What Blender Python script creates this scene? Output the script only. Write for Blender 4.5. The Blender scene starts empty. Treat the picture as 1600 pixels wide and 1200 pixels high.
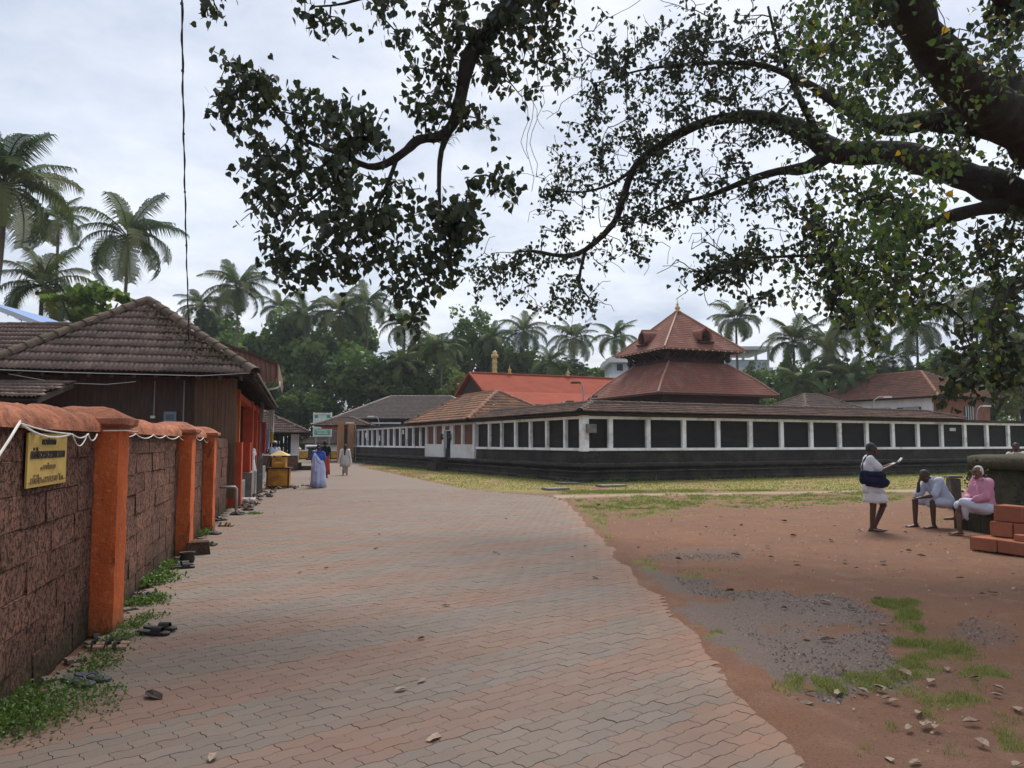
import bpy, bmesh, math, random
import numpy as np
from mathutils import Vector, Matrix, Euler
R = math.radians
random.seed(7)
rng = np.random.default_rng(11)
SC = bpy.context.scene
COL = SC.collection

# ------------------------------------------------------------------ camera
F_PX, PITCH, EYE = 1220.0, math.atan(92 / 1220), 1.6
cam_d = bpy.data.cameras.new('camera')
cam = bpy.data.objects.new('camera', cam_d)
COL.objects.link(cam)
cam.location = (0, 0, EYE)
cam.rotation_euler = (R(90) + PITCH, 0, 0)
cam_d.sensor_width = 36
cam_d.lens = 36 * F_PX / 1600
cam_d.clip_start = 0.05
cam_d.clip_end = 3000
SC.camera = cam

# ------------------------------------------------------------------ sky
SUN_EL, SUN_AZ = 52, 14          # degrees; azimuth measured from +Y towards +X
world = bpy.data.worlds.new('World')
SC.world = world
world.use_nodes = True
wn, wl = world.node_tree.nodes, world.node_tree.links
wn.clear()
w_out = wn.new('ShaderNodeOutputWorld')
w_bg = wn.new('ShaderNodeBackground')
w_bg.inputs['Strength'].default_value = 0.1
w_sky = wn.new('ShaderNodeTexSky')
w_sky.sky_type = 'NISHITA'
w_sky.sun_disc = False
w_sky.sun_elevation = R(SUN_EL)
w_sky.sun_rotation = R(SUN_AZ)
w_sky.air_density = 1.2
w_sky.dust_density = 3.0
w_tc = wn.new('ShaderNodeTexCoord')
w_sep = wn.new('ShaderNodeSeparateXYZ')
wl.new(w_tc.outputs['Generated'], w_sep.inputs[0])
w_zc = wn.new('ShaderNodeMath'); w_zc.operation = 'MAXIMUM'; w_zc.inputs[1].default_value = 0.0
wl.new(w_sep.outputs['Z'], w_zc.inputs[0])
w_za = wn.new('ShaderNodeMath'); w_za.operation = 'ADD'; w_za.inputs[1].default_value = 0.16
wl.new(w_zc.outputs[0], w_za.inputs[0])
w_dx = wn.new('ShaderNodeMath'); w_dx.operation = 'DIVIDE'
w_dy = wn.new('ShaderNodeMath'); w_dy.operation = 'DIVIDE'
for d, s in ((w_dx, 'X'), (w_dy, 'Y')):
    wl.new(w_sep.outputs[s], d.inputs[0]); wl.new(w_za.outputs[0], d.inputs[1])
w_cmb = wn.new('ShaderNodeCombineXYZ')
wl.new(w_dx.outputs[0], w_cmb.inputs[0]); wl.new(w_dy.outputs[0], w_cmb.inputs[1])
w_n1 = wn.new('ShaderNodeTexNoise'); w_n1.inputs['Scale'].default_value = 0.9
w_n1.inputs['Detail'].default_value = 7; w_n1.inputs['Roughness'].default_value = 0.55
w_n1.inputs['Distortion'].default_value = 0.5
wl.new(w_cmb.outputs[0], w_n1.inputs['Vector'])
w_r1 = wn.new('ShaderNodeValToRGB')                       # how much cloud
w_r1.color_ramp.elements[0].position = 0.36; w_r1.color_ramp.elements[0].color = (.60, .60, .60, 1)
w_r1.color_ramp.elements[1].position = 0.60; w_r1.color_ramp.elements[1].color = (1, 1, 1, 1)
wl.new(w_n1.outputs['Fac'], w_r1.inputs[0])
w_n2 = wn.new('ShaderNodeTexNoise'); w_n2.inputs['Scale'].default_value = 1.25
w_n2.inputs['Detail'].default_value = 8; w_n2.inputs['Roughness'].default_value = 0.6
wl.new(w_cmb.outputs[0], w_n2.inputs['Vector'])
w_r2 = wn.new('ShaderNodeValToRGB')                       # cloud tone, grey to white
w_r2.color_ramp.elements[0].position = 0.36; w_r2.color_ramp.elements[0].color = (3.8, 4.4, 5.5, 1)
w_r2.color_ramp.elements[1].position = 0.62; w_r2.color_ramp.elements[1].color = (6.7, 6.95, 7.4, 1)
wl.new(w_n2.outputs['Fac'], w_r2.inputs[0])
w_mix = wn.new('ShaderNodeMix'); w_mix.data_type = 'RGBA'
wl.new(w_r1.outputs[0], w_mix.inputs[0])
wl.new(w_sky.outputs[0], w_mix.inputs[6]); wl.new(w_r2.outputs[0], w_mix.inputs[7])
wl.new(w_mix.outputs[2], w_bg.inputs['Color'])
wl.new(w_bg.outputs[0], w_out.inputs['Surface'])

# ------------------------------------------------------------------ sun behind thin cloud
sun_d = bpy.data.lights.new('sun', 'SUN')
sun_d.energy = 3.3
sun_d.angle = R(26)
sun_d.color = (1, .955, .88)
sun = bpy.data.objects.new('sun', sun_d)
COL.objects.link(sun)
_sd = Vector((math.sin(R(SUN_AZ)) * math.cos(R(SUN_EL)), math.cos(R(SUN_AZ)) * math.cos(R(SUN_EL)), math.sin(R(SUN_EL))))
sun.rotation_euler = _sd.to_track_quat('Z', 'Y').to_euler()
sun.location = (0, 0, 40)

vs_ = SC.view_settings
vs_.view_transform = 'Standard'
vs_.look = 'None'
vs_.exposure = 0.56
vs_.gamma = 1
vs_.use_curve_mapping = False
SC.cycles.max_bounces = 6
SC.cycles.transparent_max_bounces = 8
SC.cycles.volume_bounces = 0
SC.cycles.use_denoising = True

# ------------------------------------------------------------------ measuring helpers (photo of 1600 x 1200)
def at(px, py, Y):
    """world point at depth Y seen at a place of the photograph"""
    cx, cy = (px - 800) / F_PX, (600 - py) / F_PX
    d = np.array([cx, math.cos(PITCH) - cy * math.sin(PITCH), math.sin(PITCH) + cy * math.cos(PITCH)])
    return np.array([0, 0, EYE]) + d * (Y / d[1])
def gp(px, py, z=0.0):
    """ground point seen at a place of the photograph"""
    cx, cy = (px - 800) / F_PX, (600 - py) / F_PX
    d = np.array([cx, math.cos(PITCH) - cy * math.sin(PITCH), math.sin(PITCH) + cy * math.cos(PITCH)])
    return np.array([0, 0, EYE]) + d * ((z - EYE) / d[2])

# ------------------------------------------------------------------ value noise for python side masks
_tab = np.random.default_rng(3).random((256, 256))
def vnoise(x, y):
    x = np.asarray(x, float); y = np.asarray(y, float)
    xi, yi = np.floor(x).astype(int), np.floor(y).astype(int)
    fx, fy = x - xi, y - yi
    fx = fx * fx * (3 - 2 * fx); fy = fy * fy * (3 - 2 * fy)
    a = _tab[xi % 256, yi % 256]; b = _tab[(xi + 1) % 256, yi % 256]
    c = _tab[xi % 256, (yi + 1) % 256]; d = _tab[(xi + 1) % 256, (yi + 1) % 256]
    return (a * (1 - fx) + b * fx) * (1 - fy) + (c * (1 - fx) + d * fx) * fy
def fbm(x, y, o=4):
    s, a, t = 0, .5, 0
    for k in range(o):
        s = s + a * vnoise(x * 2 ** k + 17 * k, y * 2 ** k + 5 * k); t += a; a *= .5
    return s / t
def inpoly(x, y, P):
    x = np.asarray(x); y = np.asarray(y)
    c = np.zeros(x.shape, bool)
    n = len(P)
    for i in range(n):
        x1, y1 = P[i][:2]; x2, y2 = P[(i + 1) % n][:2]
        if y1 == y2: continue
        c ^= ((y1 > y) != (y2 > y)) & (x < (x2 - x1) * (y - y1) / (y2 - y1) + x1)
    return c

# ------------------------------------------------------------------ materials
MATS = {}
class NT:
    def __init__(s, name):
        s.m = bpy.data.materials.new(name); s.m.use_nodes = True
        s.n, s.l = s.m.node_tree.nodes, s.m.node_tree.links
        s.b = s.n['Principled BSDF']
    def new(s, t, **kw):
        n = s.n.new('ShaderNode' + t)
        for k, v in kw.items(): setattr(n, k, v)
        return n
    def link(s, a, b): s.l.new(a, b)
    def val(s, sock, v):
        if hasattr(v, 'links') or isinstance(v, bpy.types.NodeSocket): s.l.new(v, sock)
        else: sock.default_value = v
    def pos(s, scale=(1, 1, 1), rotz=0, kind='pos'):
        if kind == 'pos': o = s.new('NewGeometry').outputs['Position']
        else: o = s.new('TexCoord').outputs['Object']
        mp = s.new('Mapping'); mp.inputs['Scale'].default_value = scale; mp.inputs['Rotation'].default_value[2] = rotz
        s.link(o, mp.inputs['Vector']); return mp.outputs[0]
    def noise(s, vec, scale, detail=4, rough=.55, dist=0):
        n = s.new('TexNoise'); n.inputs['Scale'].default_value = scale; n.inputs['Detail'].default_value = detail
        n.inputs['Roughness'].default_value = rough; n.inputs['Distortion'].default_value = dist
        if vec is not None: s.link(vec, n.inputs['Vector'])
        return n.outputs['Fac']
    def ramp(s, fac, stops):
        r = s.new('ValToRGB'); e = r.color_ramp.elements
        while len(e) < len(stops): e.new(.5)
        for k, (p, c) in enumerate(stops):
            e[k].position = p
            e[k].color = (c, c, c, 1) if isinstance(c, (int, float)) else (c[0], c[1], c[2], 1)
        s.link(fac, r.inputs[0]); return r.outputs[0]
    def mix(s, f, a, b, mode='MIX'):
        n = s.new('Mix', data_type='RGBA', blend_type=mode)
        for i, v in ((0, f), (6, a), (7, b)):
            if isinstance(v, bpy.types.NodeSocket): s.link(v, n.inputs[i])
            else: n.inputs[i].default_value = v if i == 0 else (v[0], v[1], v[2], 1)
        return n.outputs[2]
    def math(s, op, a, b=0.0):
        n = s.new('Math', operation=op)
        for i, v in ((0, a), (1, b)):
            if isinstance(v, bpy.types.NodeSocket): s.link(v, n.inputs[i])
            else: n.inputs[i].default_value = v
        return n.outputs[0]
    def bump(s, h, strength=.3, dist=.01):
        n = s.new('Bump'); n.inputs['Strength'].default_value = strength; n.inputs['Distance'].default_value = dist
        s.link(h, n.inputs['Height']); s.link(n.outputs[0], s.b.inputs['Normal'])
    def rand(s): return s.new('ObjectInfo').outputs['Random']
    def done(s, color, rough=.8, spec=.3):
        s.val(s.b.inputs['Base Color'], color if isinstance(color, bpy.types.NodeSocket) else (*color, 1))
        s.val(s.b.inputs['Roughness'], rough)
        s.b.inputs['Specular IOR Level'].default_value = spec
        return s.m

def mat(name, c1, c2=None, scale=3.0, rough=.8, bump=.0, bscale=40.0, bdist=.01, spec=.25, rand=0.0, stain=None, sscale=.7, kind='pos', lo=.35, hi=.65, stretch=(1, 1, 1)):
    """two-tone noise material with fine relief, optional stain colour and per-piece variation"""
    if name in MATS: return MATS[name]
    t = NT(name)
    v = t.pos(stretch, kind=kind)
    if c2 is None: c2 = tuple(x * .75 for x in c1)
    col = t.mix(t.ramp(t.noise(v, scale, 6, .6), [(lo, 0.0), (hi, 1.0)]), c1, c2)
    if stain is not None:
        col = t.mix(t.ramp(t.noise(v, sscale, 7, .65, .4), [(.48, 0.0), (.68, .85)]), col, stain)
    if rand:
        f = t.math('ADD', t.math('MULTIPLY', t.rand(), rand * 2), 1 - rand)
        hs = t.new('HueSaturation'); t.link(col, hs.inputs['Color']); t.link(f, hs.inputs['Value'])
        col = hs.outputs[0]
    if bump: t.bump(t.noise(v, bscale, 5, .65), bump, bdist)
    MATS[name] = t.done(col, rough, spec)
    return MATS[name]

# ------------------------------------------------------------------ mesh collecting
def origin(o):
    p = Vector((0, 0, 0))
    while o is not None:
        p = p + o.location; o = o.parent
    return p
class MB:
    def __init__(s): s.v = []; s.f = []; s.n = 0; s.attr = None
    def add(s, V, Fc):
        V = np.asarray(V, float); s.v.append(V)
        s.f.extend([[i + s.n for i in f] for f in Fc]); s.n += len(V); return s
    def box(s, c, size, rot=None, taper=1.0):
        x, y, z = [q / 2 for q in size]
        V = np.array([[-x, -y, -z], [x, -y, -z], [x, y, -z], [-x, y, -z], [-x * taper, -y * taper, z], [x * taper, -y * taper, z], [x * taper, y * taper, z], [-x * taper, y * taper, z]])
        if rot is not None: V = V @ np.array(rot).T
        return s.add(V + np.asarray(c), [[0, 3, 2, 1], [4, 5, 6, 7], [0, 1, 5, 4], [1, 2, 6, 5], [2, 3, 7, 6], [3, 0, 4, 7]])
    def bar(s, a, b, w, h, up=(0, 0, 1)):
        a, b = np.asarray(a, float), np.asarray(b, float); d = b - a; L = np.linalg.norm(d); d = d / L
        up = np.asarray(up, float)
        sd = np.cross(d, up); sd /= np.linalg.norm(sd); u2 = np.cross(sd, d)
        return s.box((a + b) / 2, (L, w, h), np.stack([d, -sd, u2], 1))
    def prism(s, poly, z0, z1):
        n = len(poly)
        V = [[p[0], p[1], z0] for p in poly] + [[p[0], p[1], z1] for p in poly]
        return s.add(V, [list(range(n))[::-1], list(range(n, 2 * n))] + [[i, (i + 1) % n, n + (i + 1) % n, n + i] for i in range(n)])
    def loft(s, rings, closed=True, cap=True):
        n = len(rings[0]); V = np.concatenate([np.asarray(r, float) for r in rings]); Fc = []
        for k in range(len(rings) - 1):
            for i in range(n if closed else n - 1):
                j = (i + 1) % n
                Fc.append([k * n + i, k * n + j, (k + 1) * n + j, (k + 1) * n + i])
        if cap and closed:
            Fc.append(list(range(n))[::-1]); Fc.append([(len(rings) - 1) * n + i for i in range(n)])
        return s.add(V, Fc)
    def tube(s, P, r, n=8, cap=True):
        P = np.asarray(P, float); m = len(P)
        r = np.full(m, r) if np.isscalar(r) else np.asarray(r, float)
        T = np.gradient(P, axis=0); T /= np.linalg.norm(T, axis=1)[:, None] + 1e-12
        u = np.cross(T[0], [0.31, .17, .93]); u /= np.linalg.norm(u)
        rings = []
        for k in range(m):
            u = u - T[k] * np.dot(u, T[k]); u /= np.linalg.norm(u) + 1e-12
            w = np.cross(T[k], u)
            a = np.arange(n) * 2 * math.pi / n
            rings.append(P[k] + r[k] * (np.cos(a)[:, None] * u + np.sin(a)[:, None] * w))
        return s.loft(rings, True, cap)
    def lathe(s, prof, n=16, c=(0, 0, 0)):
        a = np.arange(n) * 2 * math.pi / n
        return s.loft([np.stack([c[0] + r * np.cos(a), c[1] + r * np.sin(a), np.full(n, c[2] + z)], 1) for r, z in prof])
    def build(s, name, material, parent=None, smooth=False, world=True):
        me = bpy.data.meshes.new(name)
        V = np.concatenate(s.v) if s.v else np.zeros((0, 3))
        if parent is not None and world: V = V - np.array(origin(parent))
        me.from_pydata(V.tolist(), [], s.f)
        if smooth: me.polygons.foreach_set('use_smooth', [True] * len(me.polygons))
        me.materials.append(material); me.update()
        return link(name, me, parent)
def link(name, me, parent=None, loc=None, rot=None):
    o = bpy.data.objects.new(name, me); COL.objects.link(o)
    if parent is not None: o.parent = parent
    if loc is not None: o.location = loc
    if rot is not None: o.rotation_euler = rot
    return o
def fast_mesh(name, V, T, material, attr=None, smooth=False):
    """V (n,3), T (m,k) arrays of equal sided faces; attr = {name: per vertex float}"""
    me = bpy.data.meshes.new(name)
    V = np.asarray(V, np.float32); T = np.asarray(T, np.int32); k = T.shape[1]
    me.vertices.add(len(V)); me.vertices.foreach_set('co', V.ravel())
    me.loops.add(T.size); me.loops.foreach_set('vertex_index', T.ravel())
    me.polygons.add(len(T)); me.polygons.foreach_set('loop_start', np.arange(len(T), dtype=np.int32) * k)
    me.polygons.foreach_set('loop_total', np.full(len(T), k, np.int32))
    if smooth: me.polygons.foreach_set('use_smooth', np.ones(len(T), bool))
    if attr:
        for an, av in attr.items():
            a = me.attributes.new(an, 'FLOAT', 'POINT'); a.data.foreach_set('value', np.asarray(av, np.float32))
    me.materials.append(material); me.update(); me.validate()
    return me
def tag(o, label=None, cat=None, group=None, kind=None):
    if label: o['label'] = label
    if cat: o['category'] = cat
    if group: o['group'] = group
    if kind: o['kind'] = kind
    return o
def thing(name, label, cat, loc=(0, 0, 0), group=None):
    o = bpy.data.objects.new(name, None); COL.objects.link(o); o.location = [float(q) for q in loc]
    o.empty_display_size = .2
    return tag(o, label, cat, group)
def bx(name, m, parent, c, size, rot=None, taper=1.0):
    return MB().box(c, size, rot, taper).build(name, m, parent)
def rotz(a):
    c, s = math.cos(a), math.sin(a); return np.array([[c, -s, 0], [s, c, 0], [0, 0, 1.]])
def bevel_box_mesh(name, size, m, bev=.01, jit=0.0, seed=0, sub=0):
    bm = bmesh.new(); bmesh.ops.create_cube(bm, size=1)
    bmesh.ops.scale(bm, vec=size, verts=bm.verts)
    bmesh.ops.bevel(bm, geom=list(bm.edges), offset=bev, segments=1, affect='EDGES', profile=.5)
    if jit:
        rr = random.Random(seed)
        for v in bm.verts: v.co += Vector([rr.uniform(-jit, jit) for _ in range(3)])
    me = bpy.data.meshes.new(name); bm.to_mesh(me); bm.free(); me.materials.append(m); return me

# ------------------------------------------------------------------ directions of the place
TH = R(26)                                   # the temple is turned by 26 degrees
U = np.array([math.cos(TH), math.sin(TH)]); V_ = np.array([-math.sin(TH), math.cos(TH)])
C0 = np.array([3.0, 32.5])                   # near corner of the temple compound
def TP(p, q, z=0.0):
    a = C0 + p * U + q * V_; return np.array([a[0], a[1], z])
LD = np.array([-.2624, .9650]); LN = np.array([.9650, .2624])   # along the left wall, and towards the road
def lwx(Y): return -1.72 - .272 * Y          # face of the left wall
def LW(Y, out=0.0, z=0.0, along=0.0):
    return np.array([lwx(Y) + LN[0] * out + LD[0] * along, Y + LN[1] * out + LD[1] * along, z])
LROT = np.array([[LD[0], -LN[0] * -1, 0], [LD[1], LN[1], 0], [0, 0, 1.]])   # local x along, y out
LROT = np.stack([np.array([LD[0], LD[1], 0]), np.array([LN[0], LN[1], 0]) * -1, np.array([0, 0, 1.])], 1)

# ------------------------------------------------------------------ common materials
M_white = mat('white_limewash', (.86, .87, .88), (.76, .77, .78), 2.5, .85, .15, 30, stain=(.42, .40, .36), sscale=1.3)
M_white2 = mat('white_plaster', (.70, .71, .73), (.62, .63, .64), 1.2, .85, stain=(.42, .42, .40), sscale=.5)
def lime_mat(name, c1, c2):
    t = NT(name)
    v = t.pos()
    c = t.mix(t.ramp(t.noise(v, 3.0, 6, .65), [(.35, 0.0), (.65, 1.0)]), c1, c2)
    c = t.mix(t.ramp(t.noise(v, 16, 5, .7), [(.55, 0.0), (.68, .6)]), c, (.62, .24, .12))          # worn pale spots
    c = t.mix(t.ramp(t.noise(v, 24, 5, .7, .5), [(.30, .8), (.40, 0.0)]), c, (.16, .05, .03))       # pits
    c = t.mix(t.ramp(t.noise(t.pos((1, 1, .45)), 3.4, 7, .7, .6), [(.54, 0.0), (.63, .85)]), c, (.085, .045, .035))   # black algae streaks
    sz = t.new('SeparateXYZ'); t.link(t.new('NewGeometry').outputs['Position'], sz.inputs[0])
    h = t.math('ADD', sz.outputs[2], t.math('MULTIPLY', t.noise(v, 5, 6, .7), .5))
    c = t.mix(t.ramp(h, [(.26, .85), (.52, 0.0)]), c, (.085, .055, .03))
    t.bump(t.mix(.5, t.noise(v, 13, 5, .7), t.noise(v, 40, 4, .7)), .8, .03)
    return t.done(c, .92, .12)
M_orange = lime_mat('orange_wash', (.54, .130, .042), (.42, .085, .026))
_unused = mat('orange_limewash', (.52, .125, .040), (.41, .078, .022), 3.2, .9, 1.0, 13, .035, stain=(.15, .05, .03), sscale=2.9)
M_redpaint = mat('dark_orange_paint', (.42, .065, .022), (.33, .05, .02), 3.0, .85, .3, 25, .01)
M_dark = mat('sooty_stone', (.024, .022, .021), (.042, .038, .033), 1.8, .9, .9, 9, .05, stain=(.066, .062, .042), sscale=1.1)
M_black = mat('black_lattice', (.007, .007, .0075), (.013, .0125, .012), 6, .7, .6, 30, .02, stretch=(1, 1, 3), stain=(.022, .020, .017), sscale=.9)
M_wood = mat('weathered_dark_wood', (.080, .054, .043), (.048, .033, .027), 5, .8, .4, 40, .01, stretch=(4, 4, .5), rand=.2)
M_wood2 = mat('brown_timber', (.13, .072, .045), (.085, .048, .03), 5, .8, .3, 30, .01, stretch=(4, 4, .5), rand=.15)
M_cable = mat('white_plastic', (.66, .65, .62), (.55, .53, .50), 8, .5, spec=.4)
M_metal = mat('grey_metal', (.30, .31, .32), (.22, .22, .22), 6, .45, spec=.5)
M_blackmetal = mat('black_painted_metal', (.015, .016, .017), (.03, .03, .03), 6, .45, spec=.4)
M_gold = mat('brass', (.55, .38, .12), (.40, .26, .08), 6, .35, spec=.6)
M_yellow = mat('yellow_paint', (.58, .31, .035), (.48, .23, .03), 3, .6, .1, 30, stain=(.22, .09, .02), sscale=2.2)
M_brown = mat('dark_brown_paint', (.075, .035, .022), (.05, .025, .018), 4, .7)
M_concrete = mat('grey_cement', (.22, .205, .19), (.15, .135, .12), 2.5, .9, .3, 35, .01, stain=(.08, .07, .06), sscale=1.5)

def laterite_mat(name, c1, c2, moss=True):
    t = NT(name)
    v = t.pos()
    f = t.noise(v, 3.0, 6, .65)
    col = t.mix(t.ramp(f, [(.35, 0.0), (.65, 1.0)]), c1, c2)
    pits = t.ramp(t.noise(v, 26, 5, .7, .6), [(.40, 0.0), (.52, 1.0)]) if moss else t.ramp(t.noise(v, 30, 4, .6), [(.28, .45), (.42, 1.0)])
    col = t.mix(pits, (.040, .022, .016) if moss else (.20, .06, .03), col)
    pale = t.ramp(t.noise(v, 60, 3, .6), [(.64, 0.0), (.74, .55)])
    col = t.mix(pale, col, (.34, .22, .17))
    if moss:
        sz = t.new('SeparateXYZ'); t.link(t.new('NewGeometry').outputs['Position'], sz.inputs[0])
        h = t.math('ADD', sz.outputs[2], t.math('MULTIPLY', t.noise(v, 1.6, 6, .7, .5), 1.1))
        col = t.mix(t.ramp(h, [(.60, .90), (1.25, 0.0)]), col, (.034, .030, .018))
        m2 = t.ramp(t.noise(v, 2.2, 6, .7), [(.56, 0.0), (.66, .8)])
        hh = t.ramp(h, [(.45, 1.0), (1.0, 0.0)])
        col = t.mix(t.math('MULTIPLY', m2, hh), col, (.085, .085, .028))
    hs = t.new('HueSaturation'); t.link(col, hs.inputs['Color'])
    t.link(t.math('ADD', t.math('MULTIPLY', t.rand(), .36), .82), hs.inputs['Value'])
    t.bump(t.mix(.5, pits, t.noise(v, 9, 5, .7)), .7 if moss else .35, .025)
    return t.done(hs.outputs[0], .95, .1)
M_lat = laterite_mat('laterite_stone', (.195, .098, .070), (.135, .073, .056))
M_lat2 = laterite_mat('fresh_laterite', (.32, .122, .072), (.255, .096, .060), False)
M_mortar = mat('dark_joint', (.105, .060, .045), (.065, .040, .031), 8, .95, .5, 40)
M_cope = mat('laterite_coping', (.42, .155, .085), (.26, .10, .06), 5, .95, .9, 28, .03, stain=(.10, .05, .035), sscale=3)

# ------------------------------------------------------------------ ground
def proj(x, y, z=0.0):
    dz = z - EYE; c, s = math.cos(PITCH), math.sin(PITCH)
    fw = y * c + dz * s; up = -y * s + dz * c
    fw = np.where(fw < .3, .3, fw)
    return 800 + F_PX * x / fw, 600 - F_PX * up / fw
GR = [  # px, py, rx, ry, strength: where grass grows, measured on the photo's ground
    (1130, 783, 240, 11, 1.4), (1330, 776, 110, 9, 1.0), (930, 793, 45, 12, 1.4), (925, 815, 26, 22, 1.5), (945, 838, 18, 12, 1.1),
    (1000, 798, 90, 12, .8), (1010, 887, 28, 12, 1.2), (1090, 893, 70, 9, .6), (1230, 1080, 28, 17, 1.5),
    (1300, 1070, 30, 13, .9), (1370, 1062, 60, 15, 1.3), (1430, 1048, 50, 24, 1.4), (1420, 985, 26, 36, 1.4), (1400, 940, 40, 12, 1.0),
    (1470, 1020, 60, 26, 1.0), (1500, 1100, 75, 34, 1.5), (1440, 1070, 60, 24, 1.2), (1580, 1130, 40, 24, 1.2), (1590, 1160, 40, 15, 1.6),
    (1345, 1183, 26, 14, 1.2), (1500, 1170, 32, 11, 1.1), (1545, 1050, 60, 16, .7), (1120, 1005, 18, 12, 1.1), (1140, 1022, 14, 10, 1.0),
    (1470, 810, 30, 8, .6), (1395, 1135, 14, 8, .8)]
LAWN = [(-10.9, 54), (-7, 43), (-2.8, 31), (-1.6, 26.6), (1.8, 24.6), (9, 26.2), (20, 28.5), (60, 38), (60, 62)] + [tuple(TP(30, .2)[:2]), tuple(TP(0.2, .2)[:2]), tuple(TP(.2, 40)[:2])]
GRAVEL = [tuple(gp(*p)[:2]) for p in ((1008, 893), (1100, 905), (1240, 925), (1385, 936), (1412, 1062), (1290, 1092), (1205, 1062), (1075, 980))]
def masks(x, y):
    px, py = proj(x, y)
    g = np.full(np.shape(x), -1.0)
    vis = (y > 2.5)
    for (a, b, rx, ry, w) in GR:
        d2 = ((px - a) / rx) ** 2 + ((py - b) / ry) ** 2
        g = np.maximum(g, np.where(vis, w * (1.25 - d2), -1))
    n = fbm(x * 1.3, y * 1.3, 4)
    lawn = np.where(inpoly(x, y, LAWN), .95 + (n - .5) * 2.6, -1)
    g = np.maximum(np.clip(g, -1, .8) + (n - .5) * 1.5 + (fbm(x * 4.5, y * 4.5, 3) - .5) * 2.4 - .12, lawn)
    g = np.clip(g, 0, 1) * np.where((x < 1.55) & (y < 20), 0, 1)
    far = np.clip((y - 60) / 15, 0, 1) + np.clip((np.abs(x) - 32) / 10, 0, 1)
    g = np.clip(np.maximum(g, np.minimum(far, 1) * .9), 0, 1)
    jx, jy = x + (fbm(x * 3, y * 3, 3) - .5) * .7, y + (fbm(x * 3 + 40, y * 3, 3) - .5) * .7
    gv = np.where(inpoly(jx, jy, GRAVEL), 1.0, 0.0) * np.clip(1.25 - np.clip((fbm(x * 1.6 + 9, y * 1.6, 4) - .58) * 7, 0, 1.1), 0, 1)
    for (a, b, rx, ry, w) in ((1540, 985, 90, 34, .7), (1090, 865, 110, 14, .6), (1020, 830, 90, 10, .45)):
        d2 = ((px - a) / rx) ** 2 + ((py - b) / ry) ** 2
        gv = np.maximum(gv, np.where(vis, np.clip(w * (1.1 - d2) + (n - .5) * .8, 0, .8), 0))
    sand = np.clip(1.2 - np.abs(y - (23.9 + .235 * (x - 1.9))) / .75 + (n - .5), 0, 1) * (x > 1.3) * (x < 40)
    return g, np.clip(gv, 0, 1), sand
def axis(lo, hi, step, far):
    a = list(np.arange(lo, hi + 1e-6, step)); s = step; x = a[-1]
    while x < far: s *= 1.35; x += s; a.append(x)
    s = step; x = a[0]; b = []
    while x > -far: s *= 1.35; x -= s; b.append(x)
    return np.array(b[::-1] + a)
gx, gy = axis(0.6, 13.0, .09, 280), axis(2.6, 32.0, .11, 280)
X, Y = np.meshgrid(gx, gy)
gm, gvm, sm = masks(X, Y)
Z = (fbm(X * .9, Y * .9, 3) - .5) * .05 * ((X > 1.9) & (X < 12) & (Y > 2) & (Y < 24)) + (fbm(X * 5, Y * 5, 3) - .5) * .018 * ((X > 1.6) & (X < 14) & (Y < 26))
Z = Z - .012
spill = np.clip(1 - np.abs(X - (1.62 + (fbm(Y * 1.6, Y * .6, 3) - .5) * .16)) / .34, 0, 1) * (Y < 22.5) * (Y > 2)     # earth washed over the edge of the paving
Z = Z + spill ** .8 * .062 * (.6 + .8 * fbm(X * 3, Y * 3, 3))
nx, ny = len(gx), len(gy)
idx = np.arange(nx * ny).reshape(ny, nx)
Tq = np.stack([idx[:-1, :-1], idx[:-1, 1:], idx[1:, 1:], idx[1:, :-1]], -1).reshape(-1, 4)
t = NT('red_earth_ground')
v = t.pos()
earth = t.mix(t.ramp(t.noise(v, .55, 7, .6), [(.3, 0.0), (.7, 1.0)]), (.200, .098, .058), (.150, .085, .060))
earth = t.mix(t.ramp(t.noise(v, 3.0, 7, .7), [(.50, 0.0), (.72, .6)]), earth, (.240, .145, .098))
earth = t.mix(t.ramp(t.noise(v, 1.4, 7, .75, .5), [(.52, 0.0), (.66, .55)]), earth, (.150, .092, .072))
earth = t.mix(t.ramp(t.noise(v, 42, 3, .7), [(.54, 0.0), (.66, .7)]), earth, (.100, .060, .046))
earth = t.mix(t.ramp(t.noise(v, 130, 3, .8), [(.56, 0.0), (.68, .5)]), earth, (.36, .25, .19))
def attr(n):
    a = t.new('Attribute', attribute_name=n); return a.outputs['Fac']
gn = t.noise(v, 22, 5, .75)
gcol = t.mix(t.ramp(t.noise(v, .7, 5, .6), [(.38, 0.0), (.62, 1.0)]), (.125, .145, .042), (.185, .175, .066))
sy_ = t.new('SeparateXYZ'); t.link(v, sy_.inputs[0])
gcol = t.mix(t.ramp(t.math('MULTIPLY', sy_.outputs[1], .02), [(.50, 0.0), (.56, .75)]), gcol, (.285, .255, .085))
gcol = t.mix(t.ramp(t.noise(v, 30, 4, .7), [(.45, 0.0), (.65, .55)]), gcol, (.125, .145, .032))
fg = t.ramp(t.math('ADD', attr('grass'), t.math('MULTIPLY', t.math('SUBTRACT', gn, .5), .8)), [(.32, 0.0), (.75, .72)])
gravc = t.mix(t.ramp(t.noise(v, 55, 3, .8), [(.38, 0.0), (.62, 1.0)]), (.098, .082, .075), (.185, .150, .135))
fv = t.ramp(t.math('ADD', attr('gravel'), t.math('MULTIPLY', t.math('SUBTRACT', t.noise(v, 7, 6, .8), .5), 1.6)), [(.30, 0.0), (.95, .85)])
col = t.mix(attr('sand'), earth, (.30, .225, .165))
col = t.mix(fv, col, gravc)
col = t.mix(fg, col, gcol)
t.bump(t.mix(.5, t.noise(v, 60, 4, .8), t.noise(v, 6, 5, .7)), .8, .045)
M_ground = t.done(col, .95, .1)
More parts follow.
